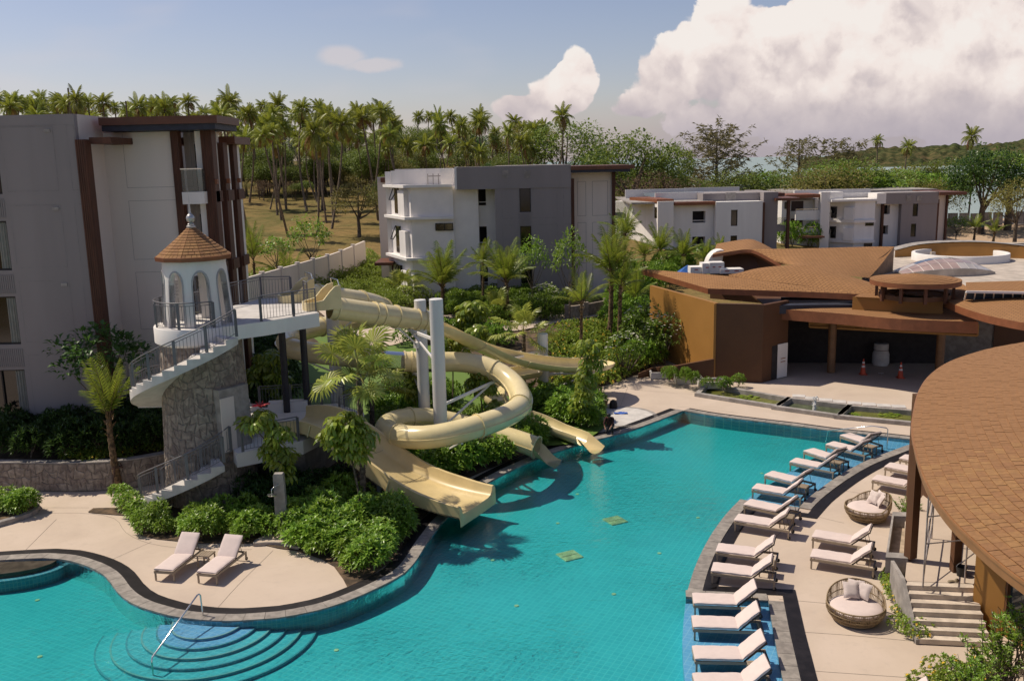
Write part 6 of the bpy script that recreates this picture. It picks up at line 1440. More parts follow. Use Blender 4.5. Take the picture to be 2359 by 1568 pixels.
# ------------------------------------------------------------ wicker daybeds
M_WICK=mat('tan_wicker',(0.30,0.215,0.12),0.6,0.15,20); M_PIL=mat('pale_pillow',(0.60,0.51,0.47),0.9,0.06,6,0.1,60)
def pillow(parent,M):
    b=MB(); N=8; top=[]; 
    for sgn in(1,-1):
        rows=[]
        for i in range(N+1):
            r_=[]
            for j in range(N+1):
                u,v=i/N*2-1,j/N*2-1; h=.085*((1-u**4)*(1-v**4))**.6; pin=1-0.10*(1-abs(u))*abs(v)-0.10*(1-abs(v))*abs(u); r_.append(M@Vector((u*.27*pin,v*.27*pin,sgn*h)))
            rows.append(r_)
        b.loft(rows,False,flip=(sgn<0))
    b.build('pillow',M_PIL,parent,smooth=60,local=True)
def make_daybed():
    t=thing('wicker_daybed','x','daybed'); n=130
    def hh(a): return .52+.44*max(0,math.cos(a-R(10)))**.8
    def hh_old(a): return .50+.30*(0.5-0.5*math.cos(a-R(15)+math.pi))**1.3 if False else .46+.34*max(0,math.cos(a-R(10)))**.8
    def rr(z,H_): u=z/H_; return .70+.26*math.sin(min(1,u*1.0)*math.pi*.62)
    b=MB()
    for k in range(n):
        a=2*math.pi*k/n
        H_=hh(a); pts=[]
        for q in range(6):
            z=.06+(H_-.06)*q/5; tw=.10*math.sin(k*.9)*.3; r_=rr(z,H_)*1.0; pts.append(Vector((r_*math.cos(a+tw*q/5),r_*math.sin(a+tw*q/5),z)))
        b.tube(pts,.0115,4,False)
    tag(b.build('wicker_strands',M_WICK,t,smooth=60,local=True),kind='stuff')
    for f_ in (0.0,.33,.62,1.0):
        b=MB(); b.tube([Vector((rr((.06+(hh(a)-.06)*f_),hh(a))*math.cos(a),rr((.06+(hh(a)-.06)*f_),hh(a))*math.sin(a),.06+(hh(a)-.06)*f_)) for a in [2*math.pi*k/48 for k in range(49)]],.026 if f_ in(0,1) else .016,6,False); b.build('hoop',M_WICK,t,smooth=60,local=True)
    b=MB(); b.lathe([(.0,.05),(.72,.05),(.74,.08),(.0,.09)],36); b.build('base',M_WICK,t,local=True)
    b=MB(); b.lathe([(.70,.28),(.80,.30),(.85,.35),(.86,.42),(.80,.47),(.5,.50),(0,.50)],40); b.build('mattress',M_CUSH,t,smooth=50,local=True)
    for (x,y,a,tl) in ((.38,.22,R(20),R(55)),(.50,-.16,R(-25),R(60)),(.60,.10,R(0),R(70))): pillow(t,Matrix.Translation((x,y,.78))@Matrix.Rotation(a,4,'Z')@Matrix.Rotation(-tl,4,'Y'))
    return t
db=make_daybed(); p=g(1998,1192); db.scale=(.84,.84,.9); db.location=(p.x,p.y,0); db.rotation_euler=(0,0,R(8)); tag(db,'farther round wicker daybed near the brown post',group='wicker daybeds')
p=g(1970,1424); dup(db,(p.x,p.y,0),R(62),'nearer round wicker daybed with two pale pillows','wicker daybeds')
# ------------------------------------------------------------ pool floor fittings
b=MB(); M_GR=mat('pale_drain_grate',(1.0,0.58,0.37),.6)
for k,((x,y),lab) in enumerate((((1417,1199),'farther pale drain grate on the pool floor'),((1312,1280),'nearer pale drain grate on the pool floor'))):
    p=g(x,y,POOL_D); t=thing('floor_drain',lab,'drain',(p.x,p.y,POOL_D)); b=MB(); b.box((p.x,p.y,POOL_D+.015),(.72,.72,.03),rz=R(27)); b.build('drain_frame',M_GR,t); b=MB()
    Mr=Matrix.Translation((p.x,p.y,POOL_D+.035))@Matrix.Rotation(R(27),4,'Z')
    for i in range(10): b.box((-.31+.07*i,0,0),(.03,.66,.02),M=Mr)
    b.box((0,0,.012),(.68,.05,.01),M=Mr); b.build('drain_bars',mat('drain_bar',(0.95,0.50,0.31),.6),t)
for k,(x,y) in enumerate(((86,1382),(92,1512),(286,1148+50),(1330,1138),(1608,1192),(1519,1274),(1414,1368),(1190,1395),(775,1497),(1285,1205),(1135,1290),(1755,1090))):
    p=g(x,y,POOL_D); b=MB(); b.lathe([(.075,POOL_D+.004),(.07,POOL_D+.02),(0,POOL_D+.025)],14,(p.x,p.y,0)); o=b.build('pool_light',M_GR,smooth=40); tag(o,'small round unlit lamp set in the pool floor','lamp','lamps in the pool floor')
# dark stone spa step at the left edge
p=g(20,1300); b=MB(); arc=[(p.x-3.2,p.y+.3)]+[(p.x-.9+2.35*math.cos(a),p.y+.35-1.1*math.sin(a)) for a in [R(t) for t in range(0,100,8)]]+[(p.x-3.2,p.y-.9)]
b.prism(arc,POOL_D,-.03); sp_=b.build('spa_step',mat('dark_wet_stone',(0.075,0.062,0.045),.35,.2,3)); tag(sp_,kind='structure')
b=MB(); b.prism([(p.x-.9+(x-p.x+.9)*1.13,p.y+.35+(y-p.y-.35)*1.22) for x,y in arc],POOL_D,-.2); tag(b.build('spa_step',M_TILEW),kind='structure')
# planted kerb bed at the left edge
kb=[(q.x,q.y) for q in bez(G2([(-120,1180),(-40,1160),(30,1150),(78,1158),(93,1172),(70,1190),(0,1212),(-90,1232)]),.3,True)]
kt=thing('kerb_planter','rounded concrete kerb bed with bushes at the left edge','planter',(kb[0][0],kb[0][1],0)); b=MB(); o_=offset(kb,.14 if sum(kb[i][0]*kb[(i+1)%len(kb)][1]-kb[(i+1)%len(kb)][0]*kb[i][1] for i in range(len(kb)))>0 else -.14,True)
rg_=[[Vector((x,y,-.02)),Vector((x,y,.16)),Vector((u,v,.2)),Vector((u,v,0))] for (x,y),(u,v) in zip(kb,o_)]; b.loft(rg_+[rg_[0]],False); b.build('kerb',M_CONC,kt,smooth=50); b=MB(); b.prism(o_,0,.12); b.build('kerb_soil',M_SOIL,kt)
# disc paving at the flume mouth
p=g(1428,958); b=MB(); b.lathe([(0,.004),(1.75,.004)],48,(p.x,p.y,0)); b.f=[f for f in b.f]; o=b.build('round_paving',M_STEP); tag(o,kind='structure')
b=MB(); b.lathe([(1.75,.010),(1.95,.010)],48,(p.x,p.y,0)); tag(b.build('round_paving_edge',M_CONC),kind='structure')
# ------------------------------------------------------------ small things
M_ORANGE=mat('cone_orange',(0.55,0.07,0.025),.5)
def cone(p,lab):
    t=thing('traffic_cone',lab,'traffic cone',tuple(p),group='traffic cones in the porch'); b=MB(); b.box((0,0,.02),(.40,.40,.04)); b.build('cone_base',M_ORANGE,t,local=True)
    b=MB(); b.lathe([(.17,.04),(.03,.95),(0,.96)],18); b.build('cone_body',M_ORANGE,t,smooth=40,local=True)
    for z0 in (.45,.68): b=MB(); b.lathe([(.17-.14*(z0-.04)/.91+.004,z0),(.17-.14*(z0+.07)/.91+.004,z0+.11)],18); b.build('reflective_band',M_WHITE2,t,smooth=40,local=True)
cone(g(1988,862),'left orange traffic cone in the dark porch'); cone(g(2074,870),'right orange traffic cone in the dark porch')
p=g(2028,840); t=thing('stone_urn','pale rounded urn in the shadow of the porch','urn',tuple(p)); b=MB(); b.lathe([(.45,0),(.52,.2),(.5,.7),(.42,.95),(.44,1.0),(.44,1.35),(.40,1.38),(0,1.38)],24); b.build('urn_body',M_STEP,t,smooth=40,local=True); b=MB(); b.lathe([(.455,.96),(.455,.99)],24); b.build('urn_band',M_DBROWN,t,local=True)
p=ta.lerp(tb,.45)+Vector((0,.6,3.0)); t=thing('ceiling_fan','brown ceiling fan with long blades under the canopy','fan',tuple(p)); b=MB(); b.lathe([(0,.12),(.12,.1),(.14,0),(0,-.04)],16); b.build('fan_hub',M_BROWN,t,smooth=40,local=True); b=MB(); b.tube([(0,0,.1),(0,0,.5)],.02,6); b.build('rod',M_BROWN,t,local=True)
for k in range(4):
    a=R(20+90*k); b=MB(); b.box((.62,0,0),(1.0,.16,.015),M=Matrix.Rotation(a,4,'Z')); b.build('blade',M_BROWN,t,local=True)
def bucket(name,p,r,h,m,lab,handle=True,cat='bucket'):
    t=thing(name,lab,cat,tuple(p)); b=MB(); b.lathe([(r*.78,0),(r,h),(r*1.04,h),(r*1.04,h-.02),(r*.95,h-.01),(r*.75,.03),(0,.03)],20); b.build('bucket_body',m,t,smooth=40,local=True)
    if handle: b=MB(); b.tube([Vector((r*math.cos(a),0,h-.02+r*.9*math.sin(a))) for a in [R(q) for q in range(0,181,20)]],.008,6); b.build('handle',M_STEEL,t,smooth=60,local=True)
bucket('bucket',g(1393,938),.17,.34,mat('tan_plastic',(.40,.25,.10),.5),'tan bucket on the paving by the pool bushes'); bucket('bucket',g(1760,872),.18,.36,mat('blue_plastic',(.03,.07,.30),.4),'dark blue bucket before the brown hall wall'); bucket('bucket',g(2214,1325,TZ),.15,.28,mat('black_plastic',(.02,.02,.022),.5),'black bucket on the terrace by the scaffold')
p=g(1413,940); t=thing('backpack','black backpack left on the round paving','bag',tuple(p)); b=MB(); b.loft([[Vector((math.copysign(abs(math.cos(a))**.6,math.cos(a))*w,math.copysign(abs(math.sin(a))**.6,math.sin(a))*d,z)) for a in [2*math.pi*k/14 for k in range(14)]] for w,d,z in ((.18,.12,0),(.22,.16,.08),(.21,.15,.28),(.15,.10,.42),(.05,.04,.47))],True,True); b.build('bag_body',M_RUB,t,smooth=50,local=True); b=MB(); b.tube([(-.08,-.14,.08),(-.1,-.2,.25),(-.06,-.12,.42)],.02,6); b.tube([(.08,-.14,.08),(.1,-.2,.25),(.06,-.12,.42)],.02,6); b.build('straps',M_RUB,t,smooth=50,local=True)
p=g(1430,952); b=MB(); b.loft([[Vector((p.x-.35+.1*i,p.y-.18+.07*j,.03+.03*math.sin(i*1.3+j*1.9))) for j in range(6)] for i in range(8)],False); tag(b.build('towel',mat('blue_cloth',(.03,.10,.42),.9),smooth=60),'crumpled blue cloth lying on the round paving','cloth')
p=g(2030,862); b=MB(); b.loft([[Vector((p.x-.15+.06*i,p.y-.1+.05*j,.05+.05*math.sin(i*2.1)*math.cos(j*1.7))) for j in range(5)] for i in range(6)],False); tag(b.build('paper_sheet',M_WHITE2,smooth=60),'crumpled white sheet between the two cones','paper')
p=g(2160,1298,TZ); 
b=MB(); q_=g(2185,1388,.55); b.lathe([(.0,0),(.06,.0),(.06,.0)],6) if False else None
for k,(dx_,dy_,rz0) in enumerate(((2192,1340,.3),(2203,1337,.9))):
    p=g(dx_,dy_,TZ); b=MB(); b.loft([[Vector((p.x+math.cos(rz0)*u-math.sin(rz0)*v*w,p.y+math.sin(rz0)*u+math.cos(rz0)*v*w,TZ+h_*(1-.5*v*v))) for v in(-1,-.5,0,.5,1)] for u,w,h_ in ((-.13,.03,.03),(-.1,.045,.08),(0,.045,.07),(.08,.05,.05),(.13,.03,.02))],False); tag(b.build('shoe',mat('dusty_leather',(.30,.24,.16),.9),smooth=60),('left' if k==0 else 'right')+' one of the dusty shoes beside the scaffold','shoe')
p=g(1440,0+904) if False else g(1589,0+846)
t=thing('standpipe','short blue capped pipe by the planter parapet','pipe',tuple(g(1599,853,.35))); b=MB(); b.tube([(0,0,-.35),(0,0,.35)],.09,12); b.build('pipe',mat('blue_pvc',(.05,.25,.5),.4),t,smooth=50,local=True); b=MB(); b.lathe([(.11,.33),(.11,.42),(0,.43)],12); b.build('cap',MATS['blue_pvc'],t,smooth=50,local=True)
# ------------------------------------------------------------ boundary wall, far fence, low path wall
def plainwall(name,P,z0,h,m,lab,posts=0,th=.2):
    t=thing(name,lab,'wall',(P[0].x,P[0].y,z0)); b=MB(); 
    for a,c in zip(P[:-1],P[1:]):
        b=MB(); d=(c-a); d.z=0; d.normalize(); n_=Vector((-d.y,d.x,0))*th/2; b.add([a-n_+Vector((0,0,-.5)),c-n_+Vector((0,0,-.5)),c-n_+Vector((0,0,h)),a-n_+Vector((0,0,h)),a+n_+Vector((0,0,-.5)),c+n_+Vector((0,0,-.5)),c+n_+Vector((0,0,h)),a+n_+Vector((0,0,h))],[(0,1,2,3),(5,4,7,6),(3,2,6,7),(1,5,6,2),(4,0,3,7)]); b.build('wall_panel',m,t)
        b=MB(); b.box((a.x,a.y,a.z+h/2-.1),(.35,.35,h+.5)); b.build('wall_pier',m,t)
    return t
A_=aty(556,640,66); B2=aty(840,575,92); pts=[A_.lerp(B2,k/8) for k in range(9)]
pts=[Vector((p.x,p.y,terr(p.x,p.y))) for p in pts]; zt0=[wz(560+35*k,604-5.2*k,pts[k].y)-pts[k].z for k in range(9)]
plainwall('boundary_wall',pts,0,max(2.0,min(3.2,sum(zt0)/9)),M_CREAM,'long pale boundary wall with piers behind the left garden')
pl=[Vector((p.x,p.y,terr(p.x,p.y))) for p in (g(1307,752,1.4),g(1350,746,1.4),g(1396,737,1.4),g(1440,728,1.4))]; t=plainwall('low_stone_wall',pl,0,.95,M_STONE,'low rough stone wall by the path behind the hedge')
fz=-1.2; fe=thing('site_fence','grey corrugated sheet fence along the far shore','fence',(90,182,fz))
for k in range(26):
    x=72+2.2*k; b=MB(); b.loft([[Vector((x+.22*i,182+.04*(i%2),fz)),Vector((x+.22*i,182+.04*(i%2),fz+2.6+.1*math.sin(k*2.2)))] for i in range(10)],False); b.build('sheet',mat('grey_sheet_metal',(.36,.34,.34),.6,.2,.6,rnd=.2),fe)
b=MB(); b.prism([(52,140),(130,128),(130,140),(52,148)],-1.6,-1.28); tag(b.build('road',mat('asphalt',(.09,.085,.09),.9,.15,1.5)),kind='structure')
b=MB(); b.prism([(50,148),(130,140),(130,142),(50,150)],-1.6,-1.12); tag(b.build('pavement',M_TERR),kind='structure')
for k in range(16):
    p=Vector((82+3.1*k+random.uniform(-.8,.8),176+random.uniform(-4,3),-1.3)); b=MB(); s_=random.uniform(.4,1.1)
    if k%2: b.box((p.x,p.y,p.z+s_*.3),(s_*2.2,s_,s_*.6),rz=random.uniform(0,3))
    else:
        b.lathe([(s_*1.6,0),(s_*.9,s_*.5),(s_*.2,s_*.9),(0,s_*.95)],9,tuple(p))
    tag(b.build('rubble_heap',random.choice((M_LAND,M_SOIL,M_TERR)),smooth=None),'heap of sand or rubble before the far sheet fence','rubble','heaps on the far building site')
# ------------------------------------------------------------ people
M_SKIN=mat('skin',(.30,.16,.10),.6,.08); 
def person(lab,loc,rz,pose,mats,hat=None,scale=1.0):
    """one continuous skinned body; pose maps joints to points, faces take shirt, trousers or skin"""
    J=pose; E_=[('pelvis','chest'),('chest','neck'),('neck','head'),('head','crown'),('pelvis','hipL'),('hipL','kneeL'),('kneeL','ankL'),('ankL','toeL'),('pelvis','hipR'),('hipR','kneeR'),('kneeR','ankR'),('ankR','toeR'),('chest','shL'),('shL','elL'),('elL','wrL'),('wrL','haL'),('chest','shR'),('shR','elR'),('elR','wrR'),('wrR','haR')]
    rad_={'pelvis':.15,'chest':.165,'neck':.06,'head':.095,'crown':.08,'hipL':.10,'hipR':.10,'kneeL':.065,'kneeR':.065,'ankL':.048,'ankR':.048,'toeL':.04,'toeR':.04,'shL':.075,'shR':.075,'elL':.048,'elR':.048,'wrL':.034,'wrR':.034,'haL':.038,'haR':.038}
    names=list(J); me=bpy.data.meshes.new('person'); me.from_pydata([J[n_] for n_ in names],[(names.index(a),names.index(c)) for a,c in E_],[])
    o=bpy.data.objects.new('person',me); COL.objects.link(o); md=o.modifiers.new('s','SKIN'); 
    sk=me.skin_vertices[0].data
    for i,n_ in enumerate(names): sk[i].radius=(rad_[n_]*1.0,rad_[n_]*1.0); sk[i].use_root=(n_=='pelvis')
    o.modifiers.new('d','SUBSURF').levels=2
    dg=bpy.context.evaluated_depsgraph_get(); m2=bpy.data.meshes.new_from_object(o.evaluated_get(dg)); bpy.data.objects.remove(o)
    for m_ in mats: m2.materials.append(m_)
    pel=Vector(J['pelvis']); 
    def near_j(c): return min(names,key=lambda n_:(Vector(J[n_])-c).length)
    for p in m2.polygons:
        j=near_j(p.center); p.material_index=0 if j in('chest','shL','shR','elL','elR','neck') else 1 if j in('pelvis','hipL','hipR','kneeL','kneeR') else 3 if j in('ankL','ankR','toeL','toeR') else 2
        p.use_smooth=True
    t=thing('person',lab,'person',loc,rz); t.scale=(scale,)*3; obj('body',m2,t)
    hd=Vector(J['head']); cr=Vector(J['crown']); up=(cr-hd).normalized()
    b=MB(); ring=[[hd+up*(.02+.13*math.sin(a))+Vector((math.cos(q)*.112*math.cos(a),math.sin(q)*.125*math.cos(a),0)) for q in [2*math.pi*k/16 for k in range(16)]] for a in [R(x_) for x_ in (0,25,50,75,89)]]
    b.loft(ring,True,True); b.build('helmet' if hat else 'hair',hat or mat('black_hair',(.01,.008,.007),.5),t,smooth=50,local=True)
    return t
stand={'pelvis':(0,0,.95),'chest':(0,0,1.30),'neck':(0,.01,1.50),'head':(0,-.02,1.62),'crown':(0,-.02,1.70),'hipL':(.10,0,.90),'kneeL':(.12,-.03,.50),'ankL':(.13,.02,.09),'toeL':(.14,-.15,.04),'hipR':(-.10,0,.90),'kneeR':(-.12,-.02,.50),'ankR':(-.13,.03,.09),'toeR':(-.15,-.13,.04),'shL':(.19,0,1.42),'elL':(.25,.02,1.14),'wrL':(.22,-.16,.96),'haL':(.20,-.23,.94),'shR':(-.19,0,1.42),'elR':(-.25,.02,1.14),'wrR':(-.22,-.14,.94),'haR':(-.20,-.22,.92)}
kneel={'pelvis':(0,.05,.38),'chest':(0,-.14,.70),'neck':(0,-.24,.86),'head':(0,-.32,.95),'crown':(0,-.35,1.03),'hipL':(.11,.03,.36),'kneeL':(.16,-.34,.40),'ankL':(.14,-.12,.07),'toeL':(.15,-.28,.04),'hipR':(-.11,.03,.36),'kneeR':(-.14,-.30,.12),'ankR':(-.13,.12,.07),'toeR':(-.13,.22,.04),'shL':(.18,-.18,.80),'elL':(.22,-.38,.60),'wrL':(.14,-.55,.42),'haL':(.10,-.62,.36),'shR':(-.18,-.18,.80),'elR':(-.22,-.38,.58),'wrR':(-.12,-.52,.38),'haR':(-.08,-.6,.33)}
M_DK=mat('dark_cloth',(.02,.02,.028),.9); M_BOOT=mat('rubber_boot',(.015,.015,.015),.4)
p=g(2206,1247,TZ); person('worker in grey trousers and black boots under the round eave',(p.x,p.y,TZ),R(60),stand,[mat('yellow_vest',(.45,.5,.06),.8),mat('grey_trousers',(.13,.12,.12),.9),M_SKIN,M_BOOT])
p=g(1403,1003); person('person crouching at the pool edge in a dark red top',(p.x+.1,p.y+.3,.03),R(-20),kneel,[mat('dark_red_cloth',(.09,.025,.022),.9,.5,14),M_DK,M_SKIN,M_BOOT])
p=g(1486,700,.6); person('worker in a yellow helmet standing left of the hall wall',(p.x,p.y,terr(p.x,p.y)),R(80),stand,[mat('purple_cloth',(.05,.03,.08),.9),M_DK,M_SKIN,M_BOOT],mat('yellow_helmet',(.55,.38,.03),.4))
p=aty(2263,527,166); person('worker in a white helmet before the far sheet fence',(p.x,p.y,-1.25),0,stand,[mat('teal_cloth',(.05,.12,.12),.9),M_DK,M_SKIN,M_BOOT],M_WHITE2)
# ------------------------------------------------------------ vegetation
RN=random.Random(11)
L_SHR=leafmat('shrub_leaf',(0.095,0.195,0.018),(0.265,0.40,0.048)); L_COV=leafmat('ground_cover_leaf',(0.132,0.217,0.023),(0.310,0.388,0.054)); L_PALM=leafmat('palm_leaf',(0.105,0.165,0.018),(0.273,0.320,0.037),0.42)
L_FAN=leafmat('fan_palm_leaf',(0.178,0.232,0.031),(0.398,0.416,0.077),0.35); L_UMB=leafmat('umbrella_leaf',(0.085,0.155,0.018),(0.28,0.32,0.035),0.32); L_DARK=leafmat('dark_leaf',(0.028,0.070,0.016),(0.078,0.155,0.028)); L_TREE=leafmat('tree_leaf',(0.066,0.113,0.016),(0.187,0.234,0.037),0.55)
L_OLIVE=leafmat('olive_leaf',(0.126,0.126,0.028),(0.262,0.232,0.058),0.6); L_DRY=leafmat('dry_twigs',(0.10,0.065,0.038),(0.17,0.115,0.07),0.8); L_CAS=leafmat('needle_leaf',(0.16,0.15,0.07),(0.28,0.25,0.12),0.8,0.5); L_FARP=leafmat('coconut_leaf',(0.104,0.151,0.016),(0.320,0.342,0.046),0.45); L_DEADF=leafmat('dead_frond',(0.20,0.11,0.04),(0.30,0.18,0.07),0.8)
M_BARK=mat('grey_bark',(0.17,0.13,0.095),.95,.3,8,.6,30); M_PTR=mat('palm_trunk',(0.22,0.165,0.115),.9,.25,6,.5,30,streak=False); M_YTR=mat('young_palm_trunk',(0.21,0.135,0.07),.9,.35,7,.7,24); M_STAKE=mat('brown_stake',(0.13,0.07,0.05),.8,.2,6)
M_FLW=mat('white_petal',(.75,.72,.62),.7); M_FLY=mat('yellow_petal',(.65,.42,.03),.7); M_FLR=mat('red_flower',(.42,.02,.03),.6)
def gt(x,y):
    z=.3
    for _ in range(12): p=g(x,y,z); z=terr(p.x,p.y)
    return Vector((p.x,p.y,z))
def leaf(mb,b,d,L,w,droop=.25,up=Vector((0,0,1)),fold=.12):
    d=d.normalized(); s=d.cross(up); s=s.normalized() if s.length>1e-3 else Vector((1,0,0)); n=s.cross(d)
    m1=b+d*L*.5+n*(L*.04); tip=b+d*L-Vector((0,0,L*droop)); mb.add([b,m1+s*w/2+n*fold*w,tip,m1-s*w/2+n*fold*w,m1],[(0,1,4),(4,1,2),(0,4,3),(4,3,2)] if w>.06 else [(0,1,2),(0,2,3)])
def fib(n,rnd,cut=-.2):
    out=[]
    for i in range(n):
        z=1-(1-cut)*(i+.5)/n; r_=math.sqrt(max(0,1-z*z)); a=i*2.39996+rnd.uniform(-.3,.3); out.append(Vector((r_*math.cos(a),r_*math.sin(a),z)))
    return out
def shrub_mesh(name,seed,r=.55,h=.85,n=46,L=.22,w=.078,m=None,k=8,flower=None,cut=-.15):
    rnd=random.Random(seed); b=MB(); lob=[(Vector((rnd.uniform(-.5,.5),rnd.uniform(-.5,.5),rnd.uniform(.1,.7))),rnd.uniform(.15,.35)) for _ in range(4)]
    for d in fib(n,rnd,cut):
        bump=1+sum(a*max(0,d.dot(c.normalized())-.6)*1.5 for c,a in lob)*.8-rnd.uniform(0,.22); p=Vector((d.x*r*bump,d.y*r*bump,h*.42+d.z*h*.55*bump)); ax=(d+Vector((0,0,.55))+Vector((rnd.uniform(-.3,.3),rnd.uniform(-.3,.3),0))).normalized(); s=ax.orthogonal().normalized(); q=ax.cross(s); a0=rnd.uniform(0,6)
        for j in range(k):
            a=a0+2*math.pi*j/k+rnd.uniform(-.2,.2); dr=(s*math.cos(a)+q*math.sin(a))*(.9 if j<k-2 else .35)+ax*rnd.uniform(.35,.8); leaf(b,p-ax*.03,dr,L*rnd.uniform(.75,1.2),w*rnd.uniform(.8,1.2),rnd.uniform(.0,.25))
        if flower is not None and rnd.random()<flower:
            b.mi=1; leaf(b,p+ax*.1,s,.06,.05,0); leaf(b,p+ax*.1,-s,.06,.05,0); leaf(b,p+ax*.1,q,.06,.05,0); leaf(b,p+ax*.1,-q,.06,.05,0); b.mi=0
    for _ in range(5): a=rnd.uniform(0,6.3); b.mi=(2 if flower is not None else 1); b.tube([(0,0,0),(r*.4*math.cos(a),r*.4*math.sin(a),h*.5)],[.018,.008],4,False)
    b.mi=0
    return b.mesh(name,[m or L_SHR]+([M_FLY] if flower is not None else [])+[M_BARK])
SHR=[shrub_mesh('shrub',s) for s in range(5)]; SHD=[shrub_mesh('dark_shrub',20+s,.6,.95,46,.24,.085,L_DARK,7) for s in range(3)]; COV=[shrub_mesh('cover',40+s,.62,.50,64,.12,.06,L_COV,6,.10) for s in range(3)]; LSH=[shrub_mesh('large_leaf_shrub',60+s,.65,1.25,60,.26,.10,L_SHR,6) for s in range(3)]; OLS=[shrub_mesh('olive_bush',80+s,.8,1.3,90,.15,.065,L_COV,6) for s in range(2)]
AVOID=[(p.x,p.y,1.55) for p in pC if p.z<1.15]+[(p.x,p.y,.75) for p in pA+pB if p.z<1.3]
import numpy as np
_arr={}
def arrays(me):
    if me.name not in _arr:
        v=np.empty(len(me.vertices)*3,'f'); me.vertices.foreach_get('co',v); l=np.empty(len(me.loops),'i'); me.loops.foreach_get('vertex_index',l); st=np.empty(len(me.polygons),'i'); me.polygons.foreach_get('loop_start',st); mi=np.empty(len(me.polygons),'i'); me.polygons.foreach_get('material_index',mi); _arr[me.name]=(v.reshape(-1,3),l,st,mi)
    return _arr[me.name]
def joined(name,items):
    V,Lp,S,Mi=[],[],[],[]; nv=nl=0
    for me,M in items:
        v,l,st,mi=arrays(me); A=np.array(M); V.append(v@A[:3,:3].T+A[:3,3]); Lp.append(l+nv); S.append(st+nl); Mi.append(mi); nv+=len(v); nl+=len(l)
    me=bpy.data.meshes.new(name); me.vertices.add(nv); me.vertices.foreach_set('co',np.concatenate(V).ravel().astype('f')); me.loops.add(nl); me.loops.foreach_set('vertex_index',np.concatenate(Lp)); me.polygons.add(sum(len(x) for x in S)); me.polygons.foreach_set('loop_start',np.concatenate(S)); me.polygons.foreach_set('material_index',np.concatenate(Mi))
    for m_ in items[0][0].materials: me.materials.append(m_)
    me.update(calc_edges=True); me.validate(); return me
def bush(p,meshes,lab,grp,sc=1.0,name='shrub',cat='shrub',zs=1.0):
    o=obj(name,RN.choice(meshes),None,(p.x,p.y,p.z-.02),(RN.uniform(-.06,.06),RN.uniform(-.06,.06),RN.uniform(0,6.3)),(sc*(q_:=RN.uniform(.72,1.22)),sc*q_*RN.uniform(.9,1.1),sc*zs*q_*RN.uniform(.8,1.25))); tag(o,lab,cat,grp); return o
def fill(dpoly,meshes,lab,grp,spacing,sc=1.0,z=None,zs=1.0,name='shrub',avoid=(),jit=.45,cat='shrub',stuff=False):
    items=[]
    poly=[(p.x,p.y) for p in (gt(x,y) if z is None else g(x,y,z) for x,y in dpoly)]
    x0,x1=min(p[0] for p in poly),max(p[0] for p in poly); y0,y1=min(p[1] for p in poly),max(p[1] for p in poly); y=y0; r_=0; c=0
    while y<=y1:
        x=x0+(spacing/2 if r_%2 else 0)
        while x<=x1:
            X=x+RN.uniform(-jit,jit)*spacing; Y=y+RN.uniform(-jit,jit)*spacing
            if inpoly(X,Y,poly) and not any((X-a[0])**2+(Y-a[1])**2<a[2]**2 for a in list(avoid)+AVOID):
              if stuff: items.append((RN.choice(meshes),Matrix.Translation((X,Y,(terr(X,Y) if z is None else z)-.02))@Matrix.Rotation(RN.uniform(0,6.3),4,'Z')@Matrix.Diagonal((sc*RN.uniform(.85,1.15),sc*RN.uniform(.85,1.15),sc*zs*RN.uniform(.75,1.25),1)))); c+=1
              else: bush(Vector((X,Y,terr(X,Y) if z is None else z)),meshes,lab,grp,sc,name,cat,zs); c+=1
            x+=spacing
        y+=spacing*.87; r_+=1
    if stuff and items: tag(obj(name+'_bed',joined(name+'_bed',items)),lab,cat,None,'stuff')
    return c
TA=(TX,TY,2.0)
fill([(268,1140),(340,1160),(400,1190),(418,1228),(370,1236),(330,1228),(312,1205),(296,1182),(262,1170)],SHR,'leafy green bush left of the lowest stair flight','bushes left of the stairs',.50,.78,avoid=[(TX,TY,3.0)])
fill([(428,1195),(520,1195),(515,1246),(436,1244)],SHR,'leafy green bush in front of the tower foot','bushes before the tower',.52,.82)
fill([(530,1190),(638,1200),(630,1246),(545,1246)],SHR,'leafy green bush left of the shower post','bushes beside the shower',.52,.85)
fill([(668,1215),(720,1170),(800,1150),(900,1155),(945,1165),(955,1200),(935,1240),(905,1280),(860,1318),(806,1335),(785,1310),(745,1282),(690,1262)],SHR,'bright green bush in the big bed below the broad slide','bushes in the big poolside bed',.58,1.02)
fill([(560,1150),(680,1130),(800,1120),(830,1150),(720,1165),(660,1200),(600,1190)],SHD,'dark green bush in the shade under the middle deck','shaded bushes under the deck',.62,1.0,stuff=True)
fill([(900,1060),(960,1040),(1060,1040),(1160,1045),(1180,1060),(1110,1080),(1060,1095),(990,1130),(930,1090)],SHR,'green bush under the coiled tube by the pool rim','bushes under the coiled tube',.62,1.15)
fill([(1140,960),(1240,985),(1290,1010),(1262,1018),(1200,1036),(1150,1020),(1100,1000)],SHR,'green bush between the two slide mouths','bushes between the slide mouths',.6,1.05)
fill([(1215,930),(1300,925),(1372,935),(1384,975),(1350,992),(1290,975),(1220,955)],SHR,'green bush right of the open flume by the round paving','bushes right of the flume',.6,1.2)
fill([(890,1000),(980,990),(1100,985),(1130,1000),(1000,1030),(900,1040)],LSH,'broad leaved bush inside the coil of the tube slide','bushes inside the coil',.9,1.0,stuff=True)
fill([(860,900),(1000,905),(1060,940),(1000,985),(880,985)],LSH,'tall leafy bush behind the fan palms','bushes behind the fan palms',.95,1.0,stuff=True)
fill([(1310,760),(1390,750),(1480,770),(1500,845),(1440,868),(1388,888),(1330,905),(1290,900),(1260,860),(1250,800)],COV,'low mound of ground cover with yellow flowers on the slope','flowering ground cover on the slope',.85,1.35,zs=1.1,stuff=True)
